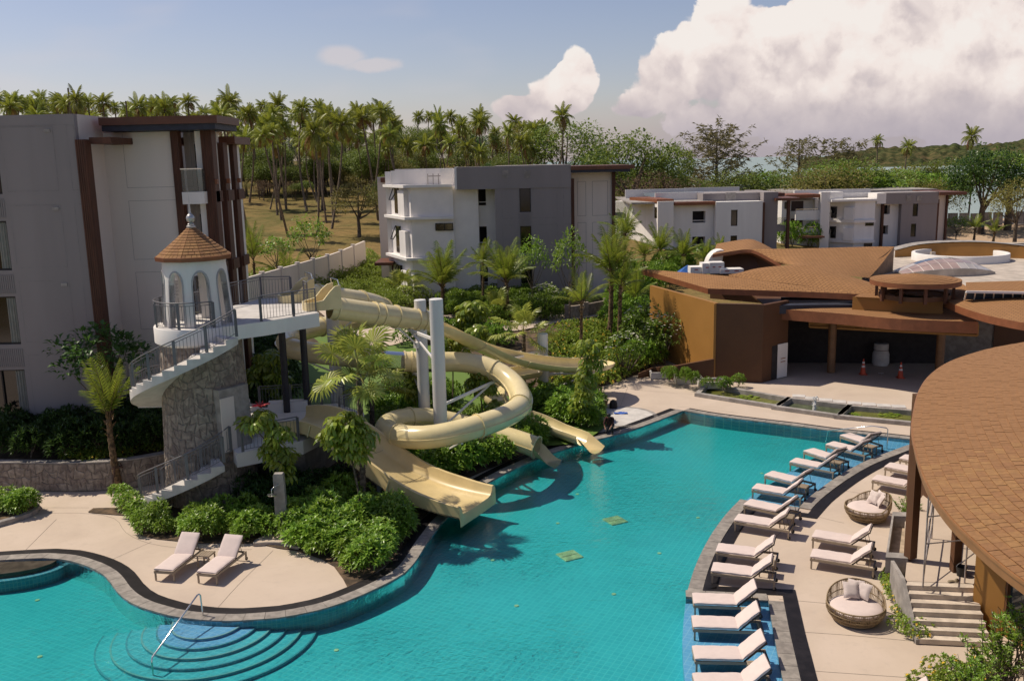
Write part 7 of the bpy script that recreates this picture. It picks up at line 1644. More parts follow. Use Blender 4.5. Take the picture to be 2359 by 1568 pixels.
fill([(1030,690),(1180,690),(1300,700),(1300,738),(1170,760),(1090,730),(1000,745)],LSH,'green hedge bush in front of the middle villa','hedge before the middle villa',1.1,.95,stuff=True)
fill([(690,690),(740,640),(860,620),(960,650),(1000,690),(950,720),(860,745),(760,705)],OLS,'loose olive green bush between the boundary wall and slides','bushes below the boundary wall',1.3,1.05,stuff=True)
fill([(560,650),(720,630),(850,600),(900,640),(700,690),(600,720)],OLS,'loose bush along the foot of the boundary wall','bushes along the boundary wall',1.6,1.2,stuff=True)
fill([(880,810),(1000,770),(1080,760),(1180,790),(1240,815),(1150,800),(1060,780),(960,800)],LSH,'green bush at the edge of the lawn behind the slides','bushes at the back of the lawn',1.0,.9,stuff=True)
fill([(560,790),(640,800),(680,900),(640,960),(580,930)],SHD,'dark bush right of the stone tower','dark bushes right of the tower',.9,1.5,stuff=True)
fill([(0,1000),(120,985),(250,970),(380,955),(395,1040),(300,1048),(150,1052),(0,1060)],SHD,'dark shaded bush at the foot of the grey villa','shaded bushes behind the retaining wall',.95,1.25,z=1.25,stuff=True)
fill([(160,1052),(300,1040),(380,1030),(384,1040),(290,1052),(165,1064)],COV,'low light green plant along the retaining wall top','plants along the retaining wall',.5,.75,z=1.15,stuff=True)
fill([(-30,1182),(20,1160),(64,1160),(74,1176),(20,1196)],SHR,'green bush in the kerb bed at the left edge','bushes in the kerb bed',.42,.8,z=.12)
fill([(1400,700),(1500,690),(1540,720),(1590,780),(1600,830),(1520,850),(1460,800),(1400,750)],LSH,'green bush under the white flowering tree by the hall','bushes by the hall wall',1.1,1.2,stuff=True)
fill([(2045,1318),(2085,1310),(2112,1400),(2116,1470),(2090,1468),(2060,1400)],COV,'small leafy bush beside the garden stairs','bushes beside the garden stairs',.36,.62,z=.02)
fill([(2135,1545),(2215,1530),(2300,1540),(2300,1640),(2120,1640)],COV,'low greyish bush at the bottom right corner','low bushes at the bottom right',.5,.8,z=.02,stuff=True)
fill([(1515,868),(1540,868),(1600,882),(1650,892),(1640,897),(1580,887)],LSH,'strap leaved plant in the white planter boxes','plants in the planter boxes',.6,.55,z=.3,stuff=True)
fill([(1660,893),(1720,884),(1728,890),(1668,900)],LSH,'strap leaved plant at the foot of the hall wall','plants at the hall wall',.6,.6,z=.05,stuff=True)
fill([(1640,585),(1500,600),(1430,640),(1420,690),(1480,690),(1600,640)],LSH,'green bush among the small palms behind the hall','bushes behind the hall',2.2,1.7,stuff=True)
fill([(1800,565),(1880,565),(1880,572),(1800,572)],LSH,'green bush below the far balconies','bushes below the far balconies',2.5,2.4,stuff=True)
# lily pads
for k,(x,y,r_,lab) in enumerate(((1660,918,.55,'cluster of lily pads at the left of the left pond'),(1724,914,.6,'largest cluster of lily pads in the left pond'),(1748,929,.5,'cluster of lily pads at the front of the left pond'),(1962,957,.55,'left cluster of lily pads in the right pond'),(2050,955,.6,'right cluster of lily pads in the right pond'))):
    p=g(x,y,-.1); b=MB()
    for i in range(34):
        a=RN.uniform(0,6.3); q=r_*math.sqrt(RN.random()); s=RN.uniform(.06,.13); c=Vector((p.x+q*math.cos(a),p.y+q*math.sin(a)*.8,-.10+RN.uniform(0,.10)*(1-q/r_)+.02)); tl=RN.uniform(0,6.3); b.add([c+Vector((s*math.cos(t+tl),s*math.sin(t+tl),.015*math.cos(t))) for t in [2*math.pi*j/9 for j in range(9)]],[tuple(range(9))])
    o=b.build('lily_pads',L_COV); tag(o,lab,'water lily','lily pads in the ponds')
# ---- coconut fronds
def frond_mesh(name,L,bend,n,ll,seed,lw=.05,m=None,droop=.55,rise=1.0):
    """rachis leaves along +X and rises; leaflets hang on both sides"""
    rnd=random.Random(seed); b=MB(); pts=[]; a=0; p=Vector((0,0,0)); N=12
    for i in range(N+1):
        u=i/N; pts.append(p.copy()); an=-bend*(u**1.3); p=p+Vector((math.cos(an),0,math.sin(an)))*(L/N)
    b.mi=1; b.tube(pts,[.035*(1-.85*i/N)*max(.5,L/3) for i in range(N+1)],4,False); b.mi=0
    for i in range(n):
        u=.16+.84*(i+.5)/n; k=min(N-1,int(u*N)); f=u*N-k; c=pts[k].lerp(pts[k+1],f); t=(pts[k+1]-pts[k]).normalized(); up=Vector((-t.z,0,t.x)); len_=ll*(math.sin(math.pi*min(1,(u*.86+.14)))**.6)*rnd.uniform(.85,1.1)
        for s in(-1,1):
            d=(Vector((0,s,0))*.85+t*(.55+.35*u)+up*.12).normalized(); mid=c+d*len_*.5; tip=c+d*len_*.92+Vector((0,0,-len_*droop*rnd.uniform(.6,1.2))); w=lw*(.7+.5*(1-u)); b.add([c-t*w*.4,c+t*w*.4,mid+t*w*.5,tip,mid-t*w*.5],[(0,1,2,4),(4,2,3)])
    return b.mesh(name,[m or L_PALM,M_YTR])
FR=[frond_mesh('frond',2.6,R(18),19,.66,1,.085),frond_mesh('frond',2.5,R(48),19,.66,2,.085),frond_mesh('frond',2.4,R(95),19,.62,3,.085,droop=.7)]
def trunk_mesh(name,h,r0,r1,bend,seed,m,rings=12,n=9,scar=.05):
    b=MB(); rnd=random.Random(seed); pts=[]; rs=[]; K=rings*2
    for i in range(K+1):
        u=i/K; pts.append(Vector((bend*math.sin(u*1.5),bend*.4*math.sin(u*2.6),h*u))); rs.append((r0+(r1-r0)*u)*(1+scar*(1 if i%2 else -1))*(1+.25*max(0,.12-u)/.12))
    b.tube(pts,rs,n); return b,pts[-1]
def young_palm(lab,base,crown_z,sc,nf=13,seed=0,tall=1.0,name='young_coconut_palm',r0=.15,spread=1.0,stakes=True,bend=.12,grp='young coconut palms'):
    rnd=random.Random(seed*7+3); t=thing(name,lab,'palm tree',tuple(base),group=grp); h=max(.5,crown_z-base.z)
    b,top=trunk_mesh('trunk',h,r0,r0*.62,bend*rnd.choice((-1,1)),seed,M_YTR,max(6,int(h*3)),9,.08)
    for _ in range(14):                                            # fibrous boots below the crown
        a=rnd.uniform(0,6.3); z=h*rnd.uniform(.70,1.0); d=Vector((math.cos(a),math.sin(a),1.2)).normalized(); p=Vector((top.x*z/h,top.y*z/h,z))+Vector((math.cos(a),math.sin(a),0))*r0*.5; leaf(b,p,d,.35*r0/.15,.12*r0/.15,.0)
    b.build('trunk',M_YTR,t,smooth=60,local=True)
    for i in range(nf):
        u=i/nf; el=R(86)-R(78)*(u**1.0)*spread+rnd.uniform(-.1,.1); az=i*2.39996+rnd.uniform(-.25,.25); k=0 if el>R(62) else 1 if el>R(30) else 2
        s=sc*rnd.uniform(.8,1.1)*(1.0-.15*u)
        f=obj('frond',FR[k],t,top*.98,None,(s*tall if k==0 else s,s,s)); f.rotation_euler=Matrix.Rotation(az,4,'Z').to_quaternion().to_euler(); f.rotation_euler=(Matrix.Rotation(az,4,'Z')@Matrix.Rotation(-el,4,'Y')@Matrix.Rotation(rnd.uniform(-.35,.35),4,'X')).to_euler()
    if stakes:
        for k in range(3):
            a=2.1*k+rnd.uniform(0,1); b=MB(); b.tube([(.75*math.cos(a),.75*math.sin(a),-.05),(.13*math.cos(a),.13*math.sin(a),min(1.15,h*.7))],.03,6); b.build('stake',M_STAKE,t,smooth=60,local=True)
        b=MB(); hz_=min(1.0,h*.6); 
        for k in range(3): a,c=2.1*k,2.1*(k+1); b.beam((.24*math.cos(a),.24*math.sin(a),hz_),(.24*math.cos(c),.24*math.sin(c),hz_),.05)
        b.build('stake_tie',M_STAKE,t,local=True)
    return t
def cz(x,y,base): return aty(x,y,base.y).z
def yp(lab,bd,cd,sc,seed,nf=13,**kw):
    base=gt(*bd) if kw.pop('garden',True) else g(bd[0],bd[1],kw.pop('z',0)); return young_palm(lab,base,cz(cd[0],cd[1],base),sc,nf,seed,**kw)
p=g(275,1128); young_palm('young coconut palm with upright fronds before the stone retaining wall',Vector((p.x,p.y,0)),cz(258,965,p),1.0,10,1,tall=1.15,spread=.30,r0=.17)
yp('broad young coconut palm left of the brown recess of the middle villa',(1018,722),(1015,660),1.3,2,20,r0=.2,spread=.68)
yp('slim young coconut palm before the recess of the middle villa',(1112,715),(1110,608),.78,3,16,r0=.12,spread=1.05)
yp('bright young coconut palm before the grey wall of the middle villa',(1172,735),(1178,650),1.3,4,20,r0=.18,spread=.7)
yp('slender young palm at the edge of the slope hedge',(1336,812),(1338,700),.9,5,10,spread=.7,r0=.13,tall=1.1)
yp('tallest young palm of the clump left of the hall roof',(1405,765),(1402,630),1.3,6,15,spread=.55,r0=.2)
yp('palm behind the tallest of the clump left of the hall roof',(1436,720),(1440,540),.95,7,16,r0=.17)
yp('palm at the right of the clump left of the hall roof',(1467,742),(1466,690),1.05,8,9,spread=.6,r0=.16,tall=1.1)
yp('upright palm at the front of the clump left of the hall roof',(1425,768),(1424,660),1.0,28,10,spread=.8,r0=.17)
for k,(bx,by,cx_,cy_,s_,lab) in enumerate(((1523,628,1525,580,1.5,'palm with wide crown first from left behind the hall roof'),(1572,632,1570,592,1.5,'pale palm second from left behind the hall roof'),(1622,628,1618,598,1.1,'small palm third from left behind the hall roof'),(1660,600,1660,575,.95,'small upright palm before the white villa wall'),(1482,628,1482,590,1.0,'thin palm at the corner of the white villa'),(1738,582,1738,568,.9,'low palm behind the arch of the hall roof'))):
    b_=g(bx,by+14,.0); young_palm(lab,Vector((b_.x,b_.y,-.1)),cz(cx_,cy_,b_),s_*.85,16,40+k,spread=.85,stakes=False,r0=.2)
yp('dark feathery palm behind the upper bridge deck',(668,668),(668,652),1.5,9,11,stakes=False,spread=1.0)
yp('tall upright banana like palm beside the brown cladding of the left villa',(586,668),(586,600),1.15,10,8,stakes=False,spread=.45,tall=1.2)
for k,(x,y,Y) in enumerate(((2243,528,150),(2288,536,150))): b_=aty(x,556,Y); young_palm(('left','right')[k]+' one of the two small palms by the far road',Vector((b_.x,b_.y,-1.3)),wz(x,y,Y),1.2,9,60+k,stakes=False,spread=.7,r0=.22)
# ---- fan palms
def fan_mesh(name,rL,seed,n=30,arc=R(300)):
    rnd=random.Random(seed); b=MB(); b.mi=1; pt=[Vector((0,0,0)),Vector((.6,0,.12)),Vector((1.2,0,.12))]; b.tube(pt,[.022,.016,.012],4,False); b.mi=0; hub=pt[-1]
    for i in range(n):
        a=-arc/2+arc*i/(n-1); d=Vector((math.cos(a),math.sin(a),0)); L=rL*(.78+.22*math.cos(a*.5))*rnd.uniform(.93,1.05); nx_=Vector((-math.sin(a),math.cos(a),0)); w=arc/n*.62*L*.60
        zf=.025 if i%2 else -.02; m1=hub+d*L*.60+Vector((0,0,.10*L-.05*L+zf)); e=hub+d*L*.96+Vector((0,0,-.14*L*rnd.uniform(.5,1.8))); b.add([hub,m1+nx_*w,m1+Vector((0,0,.02)),m1-nx_*w,e],[(0,1,2),(0,2,3),(2,1,4),(3,2,4)])
    return b.mesh(name,[L_FAN,mat('yellow_petiole',(.25,.22,.05),.5)])
FAN=[fan_mesh('fan_leaf',.85,s) for s in range(3)]
def fan_palm(lab,base,top_z,sc,nf,seed,r0=.12):
    rnd=random.Random(seed); t=thing('fan_palm',lab,'palm tree',tuple(base),group='fan palms round the slides'); h=max(.4,top_z-base.z); b,top=trunk_mesh('trunk',h,r0,r0*.85,.08,seed,M_BARK,max(5,int(h*4)),9,.10)
    for _ in range(50): a=rnd.uniform(0,6.3); z=h*rnd.uniform(.15,1); leaf(b,Vector((top.x*z/h+math.cos(a)*r0*.8,top.y*z/h+math.sin(a)*r0*.8,z)),Vector((math.cos(a),math.sin(a),1.6)),.16,.07,0)
    b.build('trunk',M_BARK,t,smooth=60,local=True)
    for i in range(nf):
        u=i/nf; el=R(75)-R(115)*u+rnd.uniform(-.12,.12); az=i*2.39996+rnd.uniform(-.2,.2); s=sc*rnd.uniform(.85,1.12); f=obj('fan_leaf',FAN[i%3],t,top,None,s); f.rotation_euler=(Matrix.Rotation(az,4,'Z')@Matrix.Rotation(-el,4,'Y')@Matrix.Rotation(rnd.uniform(-.6,.6),4,'X')).to_euler()
    return t
for k,(bx,by,tx,ty,s_,n_,lab) in enumerate(((838,1180,822,862,1.05,11,'large fan palm in front of the middle deck'),(858,1030,853,890,1.0,10,'fan palm right behind the large one by the middle deck'),(1206,905,1204,768,1.05,11,'fan palm before the hairpin of the open flume'),(932,700,930,672,1.1,10,'small fan palm behind the upper tubes'),(1148,740,1150,720,.9,8,'small fan palm in the hedge before the middle villa'))):
    b_=gt(bx,by); fan_palm(lab,b_,cz(tx,ty,b_),s_,n_,70+k)
# ---- umbrella trees
def whorl_mesh(seed,n=9,L=.36,w=.11):
    rnd=random.Random(seed); b=MB()
    for i in range(n):
        a=2*math.pi*i/n+rnd.uniform(-.15,.15); d=Vector((math.cos(a),math.sin(a),rnd.uniform(-.25,.05))); s=Vector((-math.sin(a),math.cos(a),0)); l=L*rnd.uniform(.85,1.15); p0=d*.02; p1=d*l*.42+Vector((0,0,-.02)); p2=d*l*.72+Vector((0,0,-l*.38)); p3=d*l*.80+Vector((0,0,-l*.80)); b.add([p0,p1+s*w*.45,p2+s*w*.5,p3,p2-s*w*.5,p1-s*w*.45],[(0,1,5),(5,1,2,4),(4,2,3)])
    return b.mesh('leaf_whorl',[L_UMB])
WH=[whorl_mesh(s) for s in range(4)]
def umbrella_tree(lab,base,pts_d,seed,red=None,n=34,rx=.55,sc=1.0):
    """pts_d: crown clumps as (screen x, y, radius in metres)"""
    rnd=random.Random(seed); t=thing('umbrella_tree',lab,'tree',tuple(base),group='umbrella trees round the slides'); cl=[(aty(x,y,base.y)-base,r_) for x,y,r_ in pts_d]; b=MB(); topc=cl[0][0]
    b.tube([Vector((0,0,-.05)),topc*.35+Vector((.04,0,0)),topc*.7,topc],[.05,.042,.032,.018],6)
    for c,r_ in cl[1:]: k=max(.2,min(.9,(c.z-.2)/max(.1,topc.z))); b.tube([topc*k*.85,c],[.026,.012],5,False)
    b.build('trunk',M_BARK,t,smooth=60,local=True); tot=sum(r_**2 for _,r_ in cl)
    for c,r_ in cl:
        m_=max(5,int(n*r_*r_/tot))
        for d in fib(m_,rnd,-.65):
            p=c+Vector((d.x*r_,d.y*r_,d.z*r_*.85)); s=sc*rnd.uniform(.8,1.2); o=obj('leaf_whorl',rnd.choice(WH),t,p,None,s); o.rotation_euler=(rnd.uniform(-.4,.4)+d.y*-.6,rnd.uniform(-.4,.4)+d.x*.6,rnd.uniform(0,6.3))
    if red:
        c=aty(red[0],red[1],base.y)-base; b=MB()
        for i in range(16): a=2*math.pi*i/16; b.tube([c,c+Vector((.14*math.cos(a),.14*math.sin(a),.10)),c+Vector((.34*math.cos(a),.34*math.sin(a),.12+rnd.uniform(-.05,.1)))],[.016,.02,.012],4)
        b.build('flower_head',M_FLR,t,local=True)
umbrella_tree('umbrella tree with a red flower before the middle deck',gt(674,1196),[(600,965,.40),(575,975,.30),(640,1000,.42),(645,1050,.42),(625,1030,.35),(655,1085,.3)],1,(601,938),64)
umbrella_tree('bright umbrella tree in the big bed beside the broad slide',gt(838,1212),[(795,975,.50),(765,1000,.35),(830,1000,.45),(795,1025,.40),(820,1045,.30)],2,None,70,sc=1.05)
umbrella_tree('umbrella tree with red flowers left of the tallest column',gt(958,1005),[(958,880,.42),(958,905,.40),(945,860,.3)],3,(965,850),44)
umbrella_tree('umbrella tree in front of the bend of the closed tube',gt(1112,1000),[(1105,862,.45),(1115,890,.42),(1090,885,.35),(1140,930,.25)],4,None,52)
umbrella_tree('low umbrella tree inside the coil of the tube slide',gt(952,1040),[(945,955,.42),(965,970,.35)],5,None,34)
umbrella_tree('umbrella tree between the upper tubes and hedge',gt(1085,775),[(1090,715,.75),(1095,750,.6),(1075,735,.6)],6,None,60,sc=1.5)
umbrella_tree('small umbrella tree crossing the upper open flume',gt(1128,880),[(1100,765,.5),(1120,780,.45),(1080,775,.4)],7,None,46)
umbrella_tree('umbrella tree beside the hairpin end of the flume',gt(1338,985),[(1355,800,.5),(1365,835,.45),(1350,870,.45),(1345,910,.4),(1335,935,.35)],8,None,70)
umbrella_tree('dark umbrella tree behind the upper bridge supports',gt(625,960),[(622,830,.6),(600,860,.55),(640,870,.5),(610,900,.5),(630,925,.45)],9,None,80,sc=1.1)
umbrella_tree('umbrella tree just right of the tallest column',gt(1040,965),[(1045,780,.5),(1030,800,.45),(1058,800,.4)],10,None,40)
# ---- broadleaf trees
def crown_mesh(name,seed,rx,rz,clumps,per,leafL,m,gap=.5,flat=1.0,trunk=None):
    rnd=random.Random(seed); b=MB(); cs=[]
    for d in fib(clumps,rnd,-.35):
        q=rnd.uniform(.62,1.0); cs.append((Vector((d.x*rx*q,d.y*rx*q,d.z*rz*q)),rnd.uniform(.20,.36)*rx))
    for c,r_ in cs:
        for _ in range(per):
            v=Vector((rnd.gauss(0,1),rnd.gauss(0,1),rnd.gauss(0,1)*flat)); v=v.normalized()*r_*rnd.uniform(.45,1.0); v.z*=.75*flat; d=(v+Vector((rnd.uniform(-1,1),rnd.uniform(-1,1),rnd.uniform(-.2,.9)))*r_*.7); leaf(b,c+v,d,leafL*rnd.uniform(.7,1.3),leafL*.55,.2)
    return b.mesh(name,[m]),cs
def tree_kind(name,seed,rx,rz,clumps,per,leafL,m,h,tr,limbs=7,flat=1.0,bark=None):
    me,cs=crown_mesh(name+'_crown',seed,rx,rz,clumps,per,leafL,m,flat=flat); rnd=random.Random(seed); b=MB(); c0=Vector((0,0,h)); b.tube([Vector((0,0,-.3)),Vector((.06*h*.3,0,h*.3)),Vector((0,.04*h*.3,h*.62))],[tr,tr*.8,tr*.62],8)
    for c,r_ in rnd.sample(cs,min(limbs,len(cs))): q=c0+c; a=Vector((0,.01,h*rnd.uniform(.35,.6))); b.tube([a,a.lerp(q,.5)+Vector((0,0,-.08*rz)),q],[tr*.42,tr*.25,tr*.08],5,False)
    tm=b.mesh(name+'_trunk',[bark or M_BARK],60); return (me,tm,h)
def plant_tree(kind,lab,base,sc,grp=None,rz=None,name='tree',sz=None):
    me,tm,h=kind; t=thing(name,lab,'tree',tuple(base),RN.uniform(0,6.3) if rz is None else rz,grp); t.scale=(sc,sc,sz or sc); obj('trunk',tm,t); obj('crown',me,t,(0,0,h)); return t
K_BR=[tree_kind('broad',s,3.2,2.4,42,78,.30,L_TREE,4.6,.28) for s in (1,2,3)]; K_DK=[tree_kind('dense',s,3.2,2.9,46,84,.30,L_DARK,4.4,.3) for s in (4,5)]; K_OL=[tree_kind('olive',s,3.0,2.4,38,76,.25,L_OLIVE,4.0,.24) for s in (6,7)]; K_DR=[tree_kind('dry',s,2.6,2.0,30,60,.2,L_DRY,3.4,.16,12) for s in (8,9)]; K_SM=[tree_kind('small',s,1.25,.95,16,40,.24,L_SHR,2.6,.07,8) for s in (10,11)]; K_SMD=tree_kind('small_dark',31,1.25,.95,18,46,.24,L_DARK,2.6,.07,8); K_ALM=[tree_kind('layered',s,3.6,2.2,44,70,.34,L_SHR,4.2,.3,9,.45) for s in (12,13)]
def cas_kind(seed,h,spread,n=60,per=9,lw=.05):
    """tall wispy tree: steep limbs ending in hanging tufts"""
    rnd=random.Random(seed); b=MB(); lf=MB(); b.tube([(0,0,-.3),(.1,0,h*.3),(0,.1,h*.6),(.15,0,h*.9)],[.28,.22,.13,.03],7)
    for i in range(n):
        u=.22+.76*i/n; a=i*2.4+rnd.uniform(-.4,.4); L=spread*(1-abs(u-.55)*1.0)*rnd.uniform(.55,1.1); s=Vector((.05,.05,h*u*.86)); e=s+Vector((math.cos(a)*L,math.sin(a)*L,L*rnd.uniform(.45,.95))); m_=s.lerp(e,.5)+Vector((0,0,-.1*L)); b.tube([s,m_,e],[.05*(1.1-u)+.015,.03*(1.1-u)+.01,.008],4,False)
        for j in range(per):
            f=rnd.uniform(.35,1.05); c=s.lerp(e,f)+Vector((0,0,-.1*L*(1-abs(f-.5)*2))); 
            for q in range(4): d=Vector((rnd.uniform(-1,1),rnd.uniform(-1,1),rnd.uniform(-.5,.9))); leaf(lf,c,d,rnd.uniform(.35,.75),lw,rnd.uniform(.1,.5))
    return (lf.mesh('casuarina_crown',[L_CAS]),b.mesh('casuarina_trunk',[M_BARK],60),0)
K_CAS=[cas_kind(1,13,4.6,100,9,.04),cas_kind(2,12,3.4,60,7,.035),cas_kind(3,10,2.6,48,6,.035)]
def at_g(x,y,Y,z=None):
    p=aty(x,y,Y); return Vector((p.x,p.y,T_land(p.x,p.y) if z is None else z))
def tree_at(kind,lab,x,ytop,Y,nat,grp=None,z=None,name='tree',wide=1.0):
    """scale the tree so that its top reaches the traced height"""
    b_=at_g(x,400,Y,z); H_=wz(x,ytop,Y)-b_.z; s=max(.2,H_/nat); t=plant_tree(kind,lab,b_,s*wide,grp,name=name,sz=s); return t
# garden trees
b_=Vector((g(248,1030,1.2).x,g(248,1030,1.2).y+.5,1.3)); t=plant_tree(K_SMD,'small dark leafed tree beside the brown corner of the grey villa',b_,1.45,name='small_tree')
for ch in t.children:
    if ch.name.startswith('crown'): pass
b_=gt(1312,740); plant_tree(K_SM[1],'slender tree at the right of the grey wall of the middle villa',b_,.95,name='small_tree',sz=1.75)
b_=gt(640,655); plant_tree(K_SM[0],'light green small tree before the boundary wall',b_,1.5,name='small_tree',sz=1.25)
b_=gt(720,650); plant_tree(K_SM[1],'thin tree with white blossom before the boundary wall',b_,1.6,name='small_tree',sz=1.7)
b_=gt(1228,715); plant_tree(K_SM[1],'small round tree half behind the bright young palm',b_,1.0,name='small_tree',sz=1.5)
# plumeria by the hall
pm=[shrub_mesh('plumeria',90+s,1.5,2.6,120,.26,.095,leafmat('plumeria_leaf',(0.093,0.171,0.023),(0.232,0.326,0.054)),7,None,-.4) for s in (0,1)]
def plumeria(x,y,sc,lab,seed):
    rnd=random.Random(seed); p=gt(x,y); t=thing('plumeria_tree',lab,'tree',tuple(p)); b=MB()
    for i in range(7): a=rnd.uniform(0,6.3); q=rnd.uniform(.3,1.0); b.tube([(0,0,-.05),(q*.5*math.cos(a),q*.5*math.sin(a),.8*sc),(q*math.cos(a),q*math.sin(a),1.7*sc)],[.08,.05,.03],5,False)
    b.build('branches',M_BARK,t,smooth=60,local=True); obj('foliage',pm[seed%2],t,(0,0,.9*sc),None,sc); b=MB()
    for i in range(46):
        d=Vector((rnd.gauss(0,1),rnd.gauss(0,1),abs(rnd.gauss(0,1))+.3)).normalized(); c=Vector((d.x*1.5*sc,d.y*1.5*sc,.9*sc+1.1*sc+d.z*1.45*sc)); 
        for j in range(5): a=j*1.257; leaf(b,c,Vector((math.cos(a),math.sin(a),.3)),.10,.08,.1)
    b.build('blossoms',M_FLW,t,local=True); return t
plumeria(1478,830,.95,'plumeria with white blossoms left of the ochre hall wall',0); plumeria(1530,835,.9,'plumeria nearest the ochre hall wall',1); plumeria(1440,800,.8,'plumeria at the back of the bed by the hall',2); plumeria(1255,735,.75,'plumeria bush before the grey villa wall',3)
# bare-stemmed shrub at the lower right
def loose_shrub(p,lab,sc,seed):
    rnd=random.Random(seed); t=thing('loose_shrub',lab,'shrub',tuple(p)); b=MB(); lf=MB()
    for i in range(44):
        a=rnd.uniform(0,6.3); sp=rnd.uniform(.15,1.0); h=rnd.uniform(1.0,2.1); s=Vector((rnd.uniform(-.3,.3),rnd.uniform(-.3,.3),0)); m_=s+Vector((sp*.35*math.cos(a),sp*.35*math.sin(a),h*.55)); e=s+Vector((sp*math.cos(a),sp*math.sin(a),h)); b.tube([s,m_,e],[.018,.012,.006],4,False)
        for q in range(7):
            f=rnd.uniform(.45,1.0); c=m_.lerp(e,(f-.45)/.55)
            for j in range(5): an=rnd.uniform(0,6.3); leaf(lf,c,Vector((math.cos(an),math.sin(an),rnd.uniform(.1,1.2))),.13*rnd.uniform(.7,1.2),.045,.1)
    b.build('stems',M_BARK,t,local=True); lf.build('foliage',L_SHR,t,local=True); t.scale=(sc,)*3
loose_shrub(g(2300,1600),'tall loose shrub with bare stems at the bottom right corner',1.05,1); loose_shrub(g(2380,1560),'loose shrub cut off by the right edge',1.15,2); loose_shrub(g(2090,1215,.3),'thin shrub behind the concrete planter',.55,3); loose_shrub(g(2235,1640),'loose shrub at the bottom edge below the stairs',.8,5)
# ---- hillside: coconut palms
def coco_crown(seed,nf=27,L=3.3):
    rnd=random.Random(seed); out=MB(); base=[frond_mesh('x',L,R(a_),17,.80,seed*3+i,.17,L_FARP,1.0) for i,a_ in enumerate((45,85,125))]; data=[([v.co.copy() for v in m_.vertices],[tuple(p.vertices) for p in m_.polygons],[p.material_index for p in m_.polygons]) for m_ in base]
    for i in range(nf):
        u=i/nf; el=R(78)-R(112)*u+rnd.uniform(-.12,.12); az=i*2.39996+rnd.uniform(-.3,.3); k=0 if el>R(50) else 1 if el>R(10) else 2; M=Matrix.Rotation(az,4,'Z')@Matrix.Rotation(-el,4,'Y')@Matrix.Rotation(rnd.uniform(-.4,.4),4,'X')@Matrix.Scale(rnd.uniform(.8,1.1),4)
        vs,fs,ms=data[k]; o=len(out.v); out.v.extend(tuple(M@v) for v in vs); out.f.extend(tuple(j+o for j in f) for f in fs); dead=(u>.88)
        out.m.extend((2 if dead else q) for q in ms)
    out.mi=3
    for i in range(7): a=rnd.uniform(0,6.3); out.lathe([(0,-.13),(.11,-.07),(.14,0),(.11,.07),(0,.13)],6,(.35*math.cos(a),.35*math.sin(a),-.35))
    for m_ in base: bpy.data.meshes.remove(m_)
    return out.mesh('coconut_crown',[L_FARP,M_YTR,L_DEADF,mat('coconut_husk',(.18,.12,.03),.6)])
CRN=[coco_crown(s) for s in range(5)]
CTR=[]
for s,bd in enumerate((.05,.16,-.12,.24)):
    b,top=trunk_mesh('trunk',1.0,.012,.0075,bd,s,M_PTR,10,7,.03); CTR.append((b.mesh('coconut_trunk',[M_PTR],60),top))
def coco(lab,base,h,grp,seed,cs=1.0):
    rnd=random.Random(seed); t=thing('coconut_palm',lab,'palm tree',tuple(base),rnd.uniform(0,6.3),grp); me,top=CTR[seed%4]; obj('trunk',me,t,None,None,(h,h,h) if h<16 else (16,16,h)); k=(h if h<16 else 16)
    o=obj('crown',CRN[seed%5],t,(top.x*k,top.y*k,h),(rnd.uniform(-.32,.32),rnd.uniform(-.32,.32),rnd.uniform(0,6.3)),(cs*.80*rnd.uniform(.55,1.1),cs*.80*rnd.uniform(.6,1.1),cs*.8*rnd.uniform(.7,1.15))); return t
def coco_d(lab,x,yc,Y,grp,seed,cs=1.0):
    p=aty(x,yc,Y); b_=Vector((p.x,p.y,T_land(p.x,p.y))); return coco(lab,b_,max(5,p.z-b_.z),grp,seed,cs)
named=[(497,238,150,'tallest coconut palm rising just right of the left villa roof',1.25),(540,258,155,'coconut palm right of the tallest one by the left villa roof',1.1),(692,250,150,'coconut palm with a large crown above the grassy slope',1.25),(755,275,140,'leaning coconut palm above the middle of the grassy slope',1.15),(860,275,135,'coconut palm left of the middle villa with a tall bare trunk',1.2),(178,232,125,'windblown coconut palm above the left villa parapet',1.1),(38,245,130,'coconut palm above the far left corner of the villa roof',1.0),(625,290,145,'coconut palm over the left end of the grassy slope',1.15),(1040,290,175,'coconut palm above the left half of the middle villa roof',1.15),(1090,285,180,'taller coconut palm above the middle villa roof',1.1),(940,310,150,'coconut palm just behind the left parapet of the middle villa',1.2),(2030,325,210,'short coconut palm standing out over the far headland left',.9),(2110,340,190,'coconut palm rising before the far headland in the centre',1.15),(2243,318,200,'coconut palm rising over the dense tree at the right',1.3)]
for k,(x,y,Y,lab,cs) in enumerate(named): coco_d(lab,x,y,Y,'coconut palms on the hill' if x<1900 else 'coconut palms by the shore',k+1,cs)
hx=random.Random(5); cnt=0
for k in range(150):
    x=hx.uniform(0,1270); 
    if x<560: Y=hx.uniform(150,260); y=hx.uniform(232,278)
    elif x<880: Y=hx.uniform(150,250); y=hx.uniform(245,345)
    else: Y=hx.uniform(165,260); y=hx.uniform(268,360)
    p=aty(x,y,Y); z=T_land(p.x,p.y); h=p.z-z
    if not 8<h<24: continue
    coco('coconut palm in the grove on the hill behind the villas',Vector((p.x,p.y,z)),h,'coconut grove on the hill',100+k,hx.uniform(.9,1.25)); cnt+=1
for k,(x,y0,Y) in enumerate(((155,203,140),(288,233,150))):
    p=aty(x,y0,Y); b=MB(); zz=T_land(p.x,p.y); b.tube([(p.x,p.y,zz),(p.x+.1,p.y,p.z)],[.2,.12],6); tag(b.build('dead_palm_trunk',M_PTR,smooth=60),('thin','short')[k]+' bare dead palm trunk above the left villa roof','dead tree')
